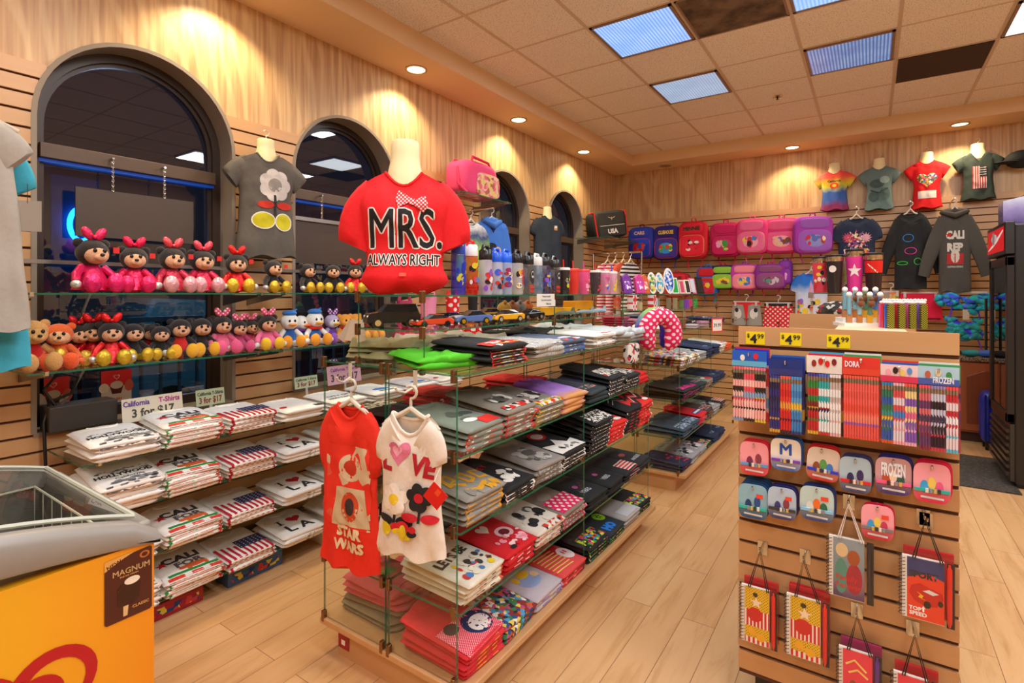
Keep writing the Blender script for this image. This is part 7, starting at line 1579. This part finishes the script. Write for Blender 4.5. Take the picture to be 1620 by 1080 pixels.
cal2 = lambda w, L: [('t', 'CALI', .0, -L * .30, .075, fab('#d8cec0'), w * 1.15, .06), ('t', 'REP', .0, -L * .45, .075, fab('#d8cec0'), w * 1.0, .06), ('p', star(-w * .40, -L * .30, .03), fab('#c82a2a')), ('r', -w * .52, -L * .66, w * .52, -L * .53, fab('#b82a2a')), ('e', 0, -L * .56, w * .28, .07, fab('#d8cec0')), ('t', 'CALIFORNIA REPUBLIC', 0, -L * .69, .018, fab('#d8cec0'), w * 1.0)]
hung(1463, 1560, 333, 462, fab('#4b4740'), 'charcoal CALIFORNIA REPUBLIC hoodie', cal2, long=True, hood=fab('#46423b'), Y=6.95, sl=.58, sw=.085, sang=62, seed=4, name='hoodie', cat='hoodie', body=.52)
hung(1250, 1318, 432, 520, dye(['#d8d8e0', '#e0dce4', '#c8d4e8', '#2a78d0', '#2a6ad0'], 5, 'sky', lo=-.5, hi=.02), 'white and sky blue shirt behind the mugs', lambda w, L: [('p', [(-.03, -L * .45), (-.01, -L * .2), (.0, -L * .12), (.01, -L * .2), (.04, -L * .45)], fab('#d8a0c8'))] + blobs(-w * .9, -L * .95, w * .9, -L * .45, ['#e85a3a', '#3a9a6a', '#c8303a', '#e8c83a', '#1c1a1c', '#8a6ac8'], 26, (.012, .035), 77), seed=6, sl=.12, body=.75)
# backpacks
def backpack(px, py0, py1, wpx, main, front_c, trim, art, label, text=None, tc='#f0e8e0', strap='#c81a5a', Y=7.16, top=None, hat=None, rz=0):
    x, d = onY(px, Y); z1, z0 = zz(py0, d), zz(py1, d); h = z1 - z0; w = wpx / FPX * d * 1.12; dp_ = .15
    t = thing('backpack', label, 'backpack', (x, Y - .06 - (.05 if int(px) % 2 else 0), z0), R(rz + (int(px) * 7 % 17) - 8), 'backpacks hung on the back wall')
    MB().sbox((0, 0, h * .5), (w, dp_, h), .42, 24, 14).build('body', fab(main), t)
    MB().sbox((0, -dp_ * .42, h * .34), (w * .82, .06, h * .56), .42, 20, 12).build('front_pocket', fab(front_c), t)
    MB().sbox((0, -dp_ * .40, h * .80), (w * .74, .05, h * .28), .5, 20, 10).build('top_pocket', fab(top or front_c), t)
    q = MB(); q.tube([(w * .41 * math.copysign(abs(math.cos(a)) ** .5, math.cos(a)), -dp_ * .42 - .012, h * .34 + h * .28 * math.copysign(abs(math.sin(a)) ** .5, math.sin(a))) for a in [2 * PI * i / 28 for i in range(28)]], .0045, 6, loop=True); q.build('piping', fab(trim), t)
    MB().tube([(-.03, .02, h * .97), (-.025, .0, h * 1.08), (.025, .0, h * 1.08), (.03, .02, h * .97)], .008, 6).build('handle', fab(strap), t)
    for s in (-1, 1): MB().tube([(s * w * .22, dp_ * .45, h * .9), (s * w * .30, dp_ * .62, h * .4), (s * w * .26, dp_ * .45, -.02), (s * w * .20, dp_ * .3, -h * .25)], [.012, .012, .008, .006], 6).build('strap', fab(strap), t)
    yo = -dp_ * .42 - .032
    fn = lambda a, b, l_: (a, yo - l_ + .010 * ((a / (w * .4)) ** 2) + .012 * ((b - h * .34) / (h * .3)) ** 2, b)
    sh = [('e', 0, h * .34, w * .33, h * .23, shiny(art[0], .4))] + blobs(-w * .28, h * .16, w * .28, h * .52, art[1:], 12, (.014, .034), int(px))
    prints('print', sh, fn, t)
    if text:
        yt = -dp_ * .40 - .027; prints('print', [('t', text, 0, h * .80, h * .10, fab(tc), w * .55, .04)], lambda a, b, l_: (a, yt - l_, b), t)
    tag(MB().tube([(x, YW, z1 + h * .05), (x, Y - .07, z1 + h * .05)], .005, 6).build('faceout_rail', CHROME), 'chrome peg holding the ' + label, 'rail')
backpack(1018, 360, 410, 38, '#1f35a0', '#2038b0', '#c81a2a', ['#3a5ad0', '#d8281c', '#e8482a', '#c8141c'], 'blue backpack with red piping and red shape', 'CARS', '#d8b0a0', '#8a1a3a')
backpack(1058, 358, 412, 38, '#2a1a7a', '#3a2a8a', '#e8502a', ['#2a8ad0', '#e8c83a', '#3a9a4a', '#c83a2a', '#8a4a2a'], 'indigo backpack with orange arch', 'CLUBHOUSE', '#e8c83a', '#1c5ab0', top='#2a1a70')
backpack(1101, 352, 410, 40, '#c8102a', '#e01a34', '#c8a85a', ['#e02038', '#f0b8b0', '#1c1416', '#f0e0dc', '#d81a2c'], 'red backpack with gold-green trim', 'MINNIE', '#1c3a1c', '#e01a4a')
backpack(1150, 353, 407, 42, '#c01a5a', '#c8185c', '#1c1416', ['#b8185a', '#d8c05a', '#3a9a3a', '#e8d8b8', '#e8a0c8'], 'magenta backpack with black edging', None, strap='#c81a5a')
backpack(1193, 348, 403, 42, '#e83a80', '#ec6a98', '#d8b07a', ['#f0a8b0', '#e8c83a', '#3a8ad0', '#c8303a', '#2a1a1c'], 'hot pink backpack with pale round picture', None, strap='#f06a9a')
backpack(1238, 346, 402, 48, '#e02a7a', '#e85a88', '#a8406a', ['#f09a98', '#8a5ab8', '#a04a2a', '#e8b89a', '#7a4a2a'], 'wide pink backpack with lilac figure patch', None, strap='#d82a7a')
backpack(1287, 344, 403, 50, '#a83ab0', '#9a5ab8', '#c86ac8', ['#8a8ac8', '#e8d8b8', '#a04a2a', '#c8303a', '#5a6ab0'], 'purple backpack with matching cap tucked in front', None, strap='#a82a7a', rz=14)
backpack(1075, 432, 470, 36, '#b01020', '#d01a2c', '#c8a85a', ['#d8202c', '#f0b8b0', '#1c1416'], 'small red backpack half hidden by the picture frames', 'MINNIE', '#1c3a1c', '#c81a3a')
backpack(1122, 422, 468, 30, '#1c5ab8', '#c81a2a', '#3a9ad0', ['#2a6ac8', '#d8202c', '#e8c83a'], 'small bright blue backpack with red pocket', None, strap='#2a8ad0')
backpack(1146, 420, 458, 34, '#1c1c4a', '#8ac03a', '#7ac02a', ['#8ac03a', '#e8c83a', '#7a4a2a', '#3a6a3a'], 'navy backpack with lime green pocket and paper tag', None, strap='#d81a5a')
backpack(1180, 418, 459, 38, '#c03ab0', '#f08a9a', '#e86aa0', ['#f0b0a8', '#e8c83a', '#8a5ab8', '#3a7ac8', '#e85a5a'], 'small pink and purple backpack with heart-shaped pocket', None, strap='#8a3ab0')
backpack(1221, 418, 458, 40, '#8a2a9a', '#8a4a78', '#c84a9a', ['#9a3a68', '#c8b8c8', '#7a3a2a', '#5a8a8a'], 'purple backpack with attached lunch bag', None, strap='#d82a6a')
backpack(1244, 412, 450, 17, '#7a2a9a', '#8a3aa8', '#9a4ab8', ['#8a3aa8', '#e8a0c8'], 'narrow violet bag hanging beside the lunch bag', None, strap='#8a2a9a')
# shorts and skirts on clip hangers
def shorts(px0, px1, py0, py1, matl, label, art=None, Y=7.10, waist='#1c1416', legs=True, name='shorts'):
    x0, d0 = onY(px0, Y); x1, d1 = onY(px1, Y); x = (x0 + x1) / 2; d = (d0 + d1) / 2; z1, z0 = zz(py0, d), zz(py1, d); w, h = x1 - x0, z1 - z0
    t = thing(name, label, name.replace('_', ' '), (x, Y, z0))
    rg = []
    for k in range(7):
        u = k / 6; ww = w / 2 * (1 - .10 * u); rg.append([(ww * math.cos(2 * PI * j / 28), .035 * math.sin(2 * PI * j / 28) + .006 * math.sin(j * 2.3 + u), h * (.12 + .80 * u) if not legs else h * (.30 + .62 * u)) for j in range(28)])
    MB().rings(rg).build('hip', matl, t)
    if legs:
        for s in (-1, 1):
            rg = [[(s * w * .26 + w * .25 * math.cos(2 * PI * j / 18), .035 * math.sin(2 * PI * j / 18), h * .36 * u + (0 if u else 0)) for j in range(18)] for u in (0, .5, 1)]
            MB().rings(rg).build('leg', matl, t)
    MB().rings([[(w * .46 * math.cos(2 * PI * j / 24), .037 * math.sin(2 * PI * j / 24), h * zq) for j in range(24)] for zq in (.90, 1.0)]).build('waistband', fab(waist), t)
    if art: prints('print', art(w, h), lambda a, b, l_: (a, -.037 * math.sqrt(max(.05, 1 - (2.1 * a / w) ** 2)) - .004 - l_, b), t)
    c = thing('clip_hanger', 'clear clip hanger holding the ' + label, 'hanger', (x, Y, z1)); MB().box(-w * .42, -.008, -.004, w * .42, .008, .016).build('bar', shiny('#c8c0b8', .25), c, smooth=False)
    for s in (-1, 1): MB().box(s * w * .34 - .012, -.045, -.045, s * w * .34 + .012, -.036, .016).build('clip', CLEARP, c, smooth=False)
    MB().tube([(0, 0, .01), (0, 0, .05)] + [(.024 * math.sin(a), 0, .075 - .024 * math.cos(a)) for a in [R(q) for q in range(0, 250, 25)]], .005, 6).build('hook', shiny('#d8d2c8', .3), c)
shorts(1157, 1205, 478, 514, fab('#9a968e'), 'grey child shorts with red bow sash', lambda w, h: [('p', [(-.03, h * .95), (.03, h * .95), (.02, h * .35), (.0, h * .2), (-.01, h * .5)], fab('#d81c20')), ('e', -w * .26, h * .5, w * .13, h * .22, fab('#d8d4cc')), ('e', w * .26, h * .5, w * .13, h * .22, fab('#d8d4cc')), ('e', -w * .30, h * .66, w * .06, h * .10, fab('#2a2626')), ('e', w * .32, h * .66, w * .06, h * .10, fab('#2a2626'))], waist='#d81c20')
shorts(1207, 1256, 480, 521, dots('#d81a22', '#e8d8d4', 26, 'xz', .28), 'red shorts with white polka dots', waist='#1c1416')
shorts(1420, 1492, 464, 512, fab('#e0123c'), 'hot pink-red shorts reading LOVE', lambda w, h: [('t', 'LO', -.02, h * .52, .045, fab('#c8a8b0'), .10, .02), ('t', 'VE', -.02, h * .34, .045, fab('#c8a8b0'), .10, .02), ('r', -w * .45, h * .16, w * .45, h * .20, fab('#2a1418'))], waist='#d8143a', legs=False)
shorts(1395, 1424, 462, 500, multi(['#e8c86a', '#e87a4a', '#f0b0a0', '#c8b82a'], 30), 'yellow and coral printed skirt beside the sweatshirt', waist='#e87a4a', legs=False, name='skirt')
# ruffled swimwear
x, d = onY(1526, 6.95); t = thing('swimsuit', 'blue and turquoise ruffled bikini hanging over the counter', 'swimsuit', (x, 6.95, zz(505, d))); rd = random.Random(3)
for (nm, zc, ww, c) in (('ruffle_top', .17, .21, ['#1f9ab0', '#3a5ae0', '#1fb0a8', '#4a7af0', '#2ab8c8']), ('ruffle_bottom', -.10, .12, ['#1f9a98', '#2ab0a8', '#4a4ae0', '#1f8a90'])):
    q = MB(); mt = multi(c, 22, key=nm)
    for k in range(44): a = rd.uniform(-1, 1); q.ell((a * ww, rd.uniform(-.04, .04), zc + rd.uniform(-.09, .07) - .06 * (1 - abs(a)) + .04), (.05, .03, .028), 8, 6, M=Matrix.Rotation(rd.uniform(-.9, .9), 3, 'Y'))
    q.build(nm, mt, t)
for s in (-1, 1): MB().tube([(s * .10, 0, .12), (s * .12, -.01, -.02), (s * .09, 0, -.16), (s * .13, 0, -.30)], .006, 6).build('tie_string', fab('#5a3ae0'), t)
MB().box(-.02, -.05, .0, .03, -.048, .10).build('paper_tag', shiny('#c8b8a0', .5), t, smooth=False)
c = thing('clip_hanger', 'clear clip hanger holding the blue bikini', 'hanger', (x, 6.95, zz(505, d) + .27)); MB().box(-.17, -.008, -.01, .17, .008, .012).build('bar', CLEARP, c, smooth=False); MB().tube([(0, 0, .01), (0, 0, .05)] + [(.024 * math.sin(a), 0, .075 - .024 * math.cos(a)) for a in [R(q_) for q_ in range(0, 250, 25)]], .004, 6).build('hook', CLEARP, c)
tag(MB().tube([(x, YW, zz(505, d) + .36), (x, 6.93, zz(505, d) + .36)], .006, 8).build('faceout_rail', CHROME), 'chrome rail over the blue ruffled bikini', 'rail')
# counter with raised-panel cabinets ------------------------------------
t = thing('base_cabinet', 'cherry base cabinet with arched raised-panel doors under a granite top', 'cabinet')
CH = wood('cherry_wood', '#8a4726', '#9c5430', '#ac6238', 'z', 1, .35); CHD = wood('cherry_wood_dark', '#6c3219', '#7a3c20', '#884828', 'z', 1, .35)
MB().box(-.30, 7.0, .10, 2.2, 7.29, .815).build('carcass', CH, t, smooth=False); MB().box(-.28, 7.04, 0, 2.2, 7.28, .10).build('toe_kick', shiny('#3a1d10', .5), t, smooth=False)
for k in range(4):
    xa = .27 + .46 * k - .46; dr = MB().box(xa, 6.982, .12, xa + .44, 7.0, .80).build('door', CH, t, smooth=False, bev=.002)
    q = MB(); q.prism([(xa + .07, .19), (xa + .37, .19), (xa + .37, .66), (xa + .32, .685), (xa + .22, .73), (xa + .12, .685), (xa + .07, .66)], lambda a, b: (a, 6.974, b), lambda a, b: (a, 6.984, b)); q.build('raised_panel', CHD, dr, smooth=False, bev=.006)
m, n, l, p = newmat('granite'); v = coords(n, l); vo = n.new('ShaderNodeTexVoronoi'); vo.inputs['Scale'].default_value = 110; l.new(v, vo.inputs[0]); r = n.new('ShaderNodeValToRGB'); s = n.new('ShaderNodeSeparateXYZ'); l.new(vo.outputs['Color'], s.inputs[0]); l.new(s.outputs[0], r.inputs[0]); e = r.color_ramp.elements; e[0].color = lin('#2a221c'); e[1].color = lin('#a08870'); l.new(r.outputs[0], p.inputs['Base Color']); p.inputs['Roughness'].default_value = .15
tag(MB().box(-.32, 6.96, .815, 2.2, 7.30, .855).build('countertop', m, smooth=False, bev=.005), 'speckled granite countertop on the cherry cabinets', 'countertop')
rd = random.Random(9)
for (x_, c, lab) in ((.70, '#1c1a1c', 'black folded swim cap on the granite'), (.84, '#2a8a94', 'turquoise net bag on the granite'), (.56, '#26222a', 'black sandal pair bag on the granite'), (.96, '#3a6ac8', 'blue pouch on the granite')):
    t = thing('pouch', lab + ' counter', 'pouch', (x_, 7.06, .855)); MB().ell((0, 0, .035), (.08, .05, .036), 14, 8).build('body', fab(c), t)
# floor mat, suitcase
m, n, l, p = newmat('rubber_mat'); v = coords(n, l); vo = n.new('ShaderNodeTexVoronoi'); vo.inputs['Scale'].default_value = 38; l.new(v, vo.inputs[0]); r = n.new('ShaderNodeValToRGB'); l.new(vo.outputs['Distance'], r.inputs[0]); e = r.color_ramp.elements; e[0].color = lin('#5c5650'); e[1].color = lin('#35302c'); e[1].position = .5; l.new(r.outputs[0], p.inputs['Base Color']); p.inputs['Roughness'].default_value = .7; bumpit(n, l, p, vo.outputs['Distance'], .6, .004)
tag(MB().box(.28, 5.36, 0, .93, 6.38, .012).build('floor_mat', m, smooth=False), 'dark grey ribbed rubber mat before the drinks cooler', 'mat')
t = thing('suitcase', 'small ribbed blue suitcase standing against the cabinets', 'suitcase', (1.02, 6.80, 0)); MB().sbox((0, 0, .31), (.30, .20, .50), .35).build('shell', shiny('#1c2f9a', .25), t)
for k in range(9): MB().box(-.12 + .028 * k, -.106, .09, -.108 + .028 * k, -.098, .53).build('rib', shiny('#16267e', .25), t, smooth=False)
for s in (-1, 1):
    for s2 in (-1, 1): MB().tube([(s * .10 - .012, s2 * .07, .025), (s * .10 + .012, s2 * .07, .025)], .025, 12).tube([(s * .10, s2 * .07, .03), (s * .10, s2 * .07, .08)], .012, 8).build('wheel', BLACK, t)
# drinks cooler ---------------------------------------------------------
CX0, CX1, CY0, CY1 = .872, 1.60, 5.52, 6.26
t = thing('drinks_cooler', 'tall black glass-door drinks cooler with red illuminated sign on top', 'cooler', (0, 0, 0)); CB = shiny('#1b1918', .35)
MB().box(CX0 + .045, CY0, .03, CX1, CY1, 2.03).build('cabinet', CB, t, smooth=False, bev=.01)
MB().box(CX0 - .012, CY0 - .004, 1.80, CX0 + .045, CY1 + .004, 2.05).build('sign_box', CB, t, smooth=False, bev=.006)
sf = lambda y, z, l_: (CX0 - .0135 - l_, y, z)
prints('lit_sign', [('r', CY1 - .03, 1.83, CY0 + .03, 2.02, glow('#c8141a', .55)), ('p', stroke([(CY1 - .06, 1.86), (CY1 - .25, 1.89), (CY0 + .30, 1.93), (CY0 + .06, 1.99)], [.004, .012, .016, .008]), glow('#d8ccc8', .6)), ('e', CY0 + .42, 1.95, .12, .035, glow('#b8b0b0', .5)), ('r', CY0 + .40, 1.90, CY0 + .50, 2.0, glow('#8a8284', .4))], sf, t, step=.1)
d_ = bpy.data.objects.new('door', None); COL.objects.link(d_); d_.parent = t
q = MB(); q.box(CX0, CY0 + .005, .50, CX0 + .045, CY0 + .07, 1.78); q.box(CX0, CY1 - .07, .50, CX0 + .045, CY1 - .005, 1.78); q.box(CX0, CY0 + .005, 1.71, CX0 + .045, CY1 - .005, 1.78); q.box(CX0, CY0 + .005, .50, CX0 + .045, CY1 - .005, .57); q.build('door_frame', CB, d_, smooth=False, bev=.004)
MB().box(CX0 + .012, CY0 + .07, .57, CX0 + .018, CY1 - .07, 1.71).build('door_glass', clear('cooler_glass', (.35, .35, .36), 2.2), d_, smooth=False)
MB().tube([(CX0 - .035, CY1 - .10, 1.0), (CX0 - .035, CY1 - .10, 1.45)], .010, 8).build('handle', CB, d_)
q = MB()
for k in range(7): q.box(CX0 + .0, CY0 + .03, .09 + .055 * k, CX0 + .045, CY1 - .03, .115 + .055 * k)
q.box(CX0 + .02, CY0 + .01, .05, CX0 + .045, CY1 - .01, .49); q.build('louvre_grille', shiny('#2e2b29', .3), t, smooth=False)
MB().box(CX0 + .06, CY0 + .03, 0, CX1 - .03, CY1 - .03, .03).build('foot', BLACK, t, smooth=False)
# things fixed to the cooler's near side
card('letter_sign', 'white card with magenta M on the side of the drinks cooler', 'sign', (1.085, CY0 - .006, 1.90), 0, .17, .125, [('t', 'M', -.045, .062, .075, shiny('#d81a5a', .4), None, .06)], WHITEP)
t = thing('toy_pack', 'red and yellow blister toy pack under the M card', 'toy', (1.10, CY0 - .02, 1.70)); MB().box(-.09, 0, 0, .09, .012, .19).build('card', multi(['#c8202a', '#e8c83a', '#2a3a8a', '#c8202a'], 14), t, smooth=False)
t = thing('lei_garland', 'coral pink crocheted garland hanging on the side of the cooler', 'garland', (1.10, CY0 - .05, 0)); rd = random.Random(2); q = MB()
for k in range(90): u = k / 89; q.ell((-.01 + .05 * math.sin(u * 9) + rd.uniform(-.035, .05), rd.uniform(-.02, .02), 1.62 - u * .80), (.028, .022, .022), 8, 5)
q.build('flowers', fuzz('#e0685a'), t)
t = thing('print_board', 'pale blue and white mottled board leaning on the cooler side', 'board', (1.14, CY0 - .016, .25)); MB().box(-.14, 0, 0, .14, .01, .66).build('panel', dye(['#c8c8e0', '#e0e0ec', '#8a90c0', '#d8d8e8', '#a8acd0'], 16, 'map', .4, 2, 0, .66), t, smooth=False)
t = thing('toy_box', 'grey and violet boxed toy on top of the drinks cooler', 'toy', (1.02, 5.95, 2.05)); MB().prism([(-.12, 0), (.12, 0), (.12, .18), (.05, .24), (-.12, .20)], lambda a, b: (a, -.10, b), lambda a, b: (a, .10, b)).build('pack', dye(['#4a3a6a', '#8a7aa8', '#c8c8d0'], 8, 'tb', .2, 2, 0, .24), t, smooth=False)
t = thing('clothes_hanger', 'white hanger with black foam ends above the cooler', 'hanger', (1.22, 5.90, 2.34)); MB().tube([(0, 0, -.01), (0, 0, .04)] + [(.03 * math.sin(a), 0, .07 - .03 * math.cos(a)) for a in [R(q_) for q_ in range(0, 250, 25)]], .006, 6).build('hook', WHITEP, t); MB().tube([(-.20, 0, -.07), (-.05, 0, -.01), (.05, 0, -.01), (.20, 0, -.07)], .010, 8).build('bar', WHITEP, t); MB().tube([(-.20, 0, -.075), (-.08, 0, -.03)], .022, 10).build('foam_sleeve', BLACK, t)
tag(MB().box(1.0, 5.88, 2.05, 1.5, 6.20, 2.27).build('storage_box', shiny('#2a2624', .5), smooth=False), 'dark box on top of the drinks cooler under the hanger', 'box')

# ================================================================== STREET-SIDE WALL, FAR HALF
wall_shelf(3.28, 3.98, -2.70, 2.315, 'high glass shelf carrying the pink duffel bag')
t = thing('duffel_bag', 'hot pink duffel bag with clear printed side panel on the high shelf', 'bag', (-2.90, 3.66, 2.316), F1)
MB().sbox((0, 0, .16), (.50, .26, .32), .45, 28, 14).build('body', fab('#ea4478'), t)
MB().sbox((.07, -.125, .12), (.34, .02, .20), .4).build('side_panel', multi(['#e8a09a', '#e8c87a', '#e86a7a', '#f0c0a8', '#b8685a'], 30, .2), t)
for s in (-1, 1): MB().tube([(-.14, s * .10, .26), (-.12, s * .10, .34), (.12, s * .09, .33), (.16, s * .10, .24)], .012, 8).build('handle', fab('#d8204c'), t)
MB().tube([(-.24, -.04, .24), (-.26, -.06, .10), (-.22, -.12, .02)], .014, 8).build('strap', fab('#d83060'), t)
tag(MB().tube([(XF, 3.55, 2.20), (-2.58, 3.55, 2.20)], .006, 8).build('faceout_rail', CHROME), 'chrome rail under the high shelf near the duffel bag', 'rail')
def side_tee(px, X, py0, L, hw_, cloth, label, shapes=None, long=False, hood=None, rzo=-15, seed=0, name='t_shirt', cat='T-shirt', frm=False, sl=.13, hang=True, vneck=False, sang=60):
    y, d = onX(px, X); z = zz(py0, d)
    garment(name, label, cat, cloth, L=L, prof=((0, hw_ * .9), (.12, hw_), (.5, hw_ * .98), (1, hw_ * 1.02)), depth=.09 if not frm else .16, th0=.35 if not frm else .9, neck=.06, nd=.04, sl=sl, sw=.075, sang=sang, loc=(X, y, z), rz=F1 + R(rzo), shapes=shapes, seed=seed, long=long, hood=hood, vneck=vneck)
    if frm: form('cream form wearing the ' + label, (X, y, z), F1 + R(rzo), sw=.14, nr=.05, nh=.11)
    elif hang:
        t = thing('clothes_hanger', 'clear hanger holding the ' + label, 'hanger', (X, y, z), F1 + R(rzo)); hanger_parts(t, .08, hw_ * .8, CLEARP, .004)
        tag(MB().tube([(XF, y, z + .105), (X + .04, y, z + .105)], .005, 6).build('faceout_rail', CHROME), 'chrome rail over the ' + label, 'rail')
side_tee(745, -2.80, 352, .50, .15, dye(['#4a9a2a', '#7ac83a', '#a8d86a', '#3a4a7a', '#e8e8e0'], 8, 'gr', lo=-.5, hi=0), 'green and white printed shirt behind the blue hoodie', seed=2)
side_tee(778, -2.78, 348, .50, .155, fab('#3f78d0'), 'bright blue child hoodie with dark discs', [('p', [(-.03, -.06), (.03, -.06), (0, -.12)], fab('#2a1a4a')), ('e', -.02, -.24, .05, .035, fab('#1c1e2c')), ('e', .04, -.27, .035, .03, fab('#dcb090'))], long=True, hood=fab('#4a80d4'), sl=.36, rzo=-30, seed=3, name='hoodie', cat='hoodie', sang=70)
side_tee(866, -2.93, 343, .62, .17, fab('#27303a'), 'dark navy shirt on a form between the far windows', [('r', .05, -.13, .09, -.10, fab('#e8d8c8')), ('r', .05, -.15, .09, -.135, fab('#d88a2a'))], frm=True, rzo=-30, seed=4, sl=.12)
def dress(px, X, py0, py1, wpx, top, skirt, label, rzo=-20):
    y, d = onX(px, X); z1, z0 = zz(py0, d), zz(py1, d); h = z1 - z0; w = wpx / FPX * d / 2
    t = thing('dress', label, 'dress', (X, y, z0), F1 + R(rzo)); rd = random.Random(int(px))
    MB().rings([[(w * s_ * math.cos(2 * PI * j / 32) * (1 + .06 * math.sin(j * 2.4)), .09 * s_ * math.sin(2 * PI * j / 32) * (1 + .2 * math.sin(j * 2.4)), h * zq) for j in range(32)] for (s_, zq) in ((1.0, 0), (.92, .2), (.7, .42), (.5, .58))]).build('skirt', skirt, t)
    MB().rings([[(w * s_ * math.cos(2 * PI * j / 20), .045 * math.sin(2 * PI * j / 20), h * zq) for j in range(20)] for (s_, zq) in ((.5, .56), (.55, .75), (.6, .92))]).build('bodice', top, t)
    for s in (-1, 1): MB().tube([(s * w * .5, 0, h * .88), (s * w * .35, 0, h * 1.0)], .012, 6).build('strap', top, t)
    tag(MB().tube([(XF, y, z1 + .01), (X + .03, y, z1 + .01)], .005, 6).build('faceout_rail', CHROME), 'chrome rail over the ' + label, 'rail')
PK = dots('#e8407c', '#f4d8e0', 26, 'xz', .28); RDT = dots('#d81218', '#ece0dc', 20, 'xz', .30)
dress(640, -2.82, 468, 560, 42, fab('#b83a6a'), fab('#d83a5a'), 'crimson and mauve costume dress, first beyond the toy shelves')
dress(678, -2.76, 462, 552, 46, fab('#f08ab0'), PK, 'pink polka-dot costume dress')
dress(716, -2.78, 460, 545, 40, RDT, RDT, 'red polka-dot costume dress')
dress(748, -2.74, 458, 540, 26, BLACKF, RDT, 'black-topped costume dress with red polka-dot skirt')
wall_shelf(6.0, 6.95, -2.62, 2.19, 'high glass shelf in the corner carrying the USA bag')
t = thing('sports_bag', 'black and red USA duffel bag tilted on the corner shelf', 'bag', (-2.84, 6.44, 2.205), F1 - R(35), rot=(0, R(-8), F1 - R(35)))
MB().sbox((0, 0, .18), (.50, .28, .36), .35, 28, 14).build('body', fab('#2a2926'), t)
MB().box(-.19, -.142, .03, .19, -.130, .33).build('end_panel', fab('#35342f'), t, smooth=False, bev=.01)
q = MB(); q.tube([(.22, -.12, .02), (.23, -.12, .34), (.18, .1, .355)], .010, 8); q.tube([(-.22, -.12, .02), (-.235, -.12, .34), (-.18, .1, .355)], .010, 8); q.build('red_piping', fab('#d8201c'), t)
prints('print', [('t', 'USA', 0, .09, .055, WHITEF, .15, .05), ('r', -.18, .16, .18, .166, WHITEF), ('p', stroke([(-.05, .27), (0, .25), (.05, .27)], .004), fab('#c8b890')), ('p', stroke([(0, .27), (0, .23)], .004), fab('#c8b890'))], lambda a, b, l_: (a, -.1445 - l_, b), t)
# rail of striped tops in the far corner
t = thing('garment_rack', 'chrome garment rack in the far corner', 'rack', (-2.55, 6.02, 0)); q = MB(); q.tube([(-.30, 0, 1.98), (.32, 0, 1.98)], .012, 8); q.build('rail', CHROME, t)
for s in (-.30, .32): MB().tube([(s, 0, 0), (s, 0, 1.98)], .014, 8).build('post', CHROME, t)
MB().box(-.32, -.22, 0, -.28, .22, .03).box(.30, -.22, 0, .34, .22, .03).build('foot', CHROME, t, smooth=False)
ST = stripes('#c81c22', '#e8dcd4', 26, 'xz', 1, .5); ST2 = stripes('#1c1a1c', '#e8dcd4', 22, 'xz', 1, .5)
for i, (dx, mt, lab) in enumerate(((-.10, ST, 'red and white striped child shirt'), (.00, ST, 'second red and white striped child shirt'), (.10, multi(['#e8884a', '#f0c8a8', '#e85a3a', '#f0e0d0'], 10), 'peach printed child shirt'), (.19, ST2, 'black and white striped child shirt'))):
    garment('t_shirt', lab + ' on the corner garment rack', 'T-shirt', mt, L=.70, prof=((0, .14), (.12, .16), (.5, .16), (1, .18)), depth=.05, neck=.06, sl=.16, sw=.07, sang=70, loc=(-2.55 + dx, 6.0, 1.86), rz=R(62 + 4 * i), seed=i + 2)
    t = thing('clothes_hanger', 'wooden-toned hanger holding the ' + lab, 'hanger', (-2.55 + dx, 6.0, 1.86), R(62 + 4 * i)); hanger_parts(t, .095, .13, shiny('#d8c8a8', .4), .005)
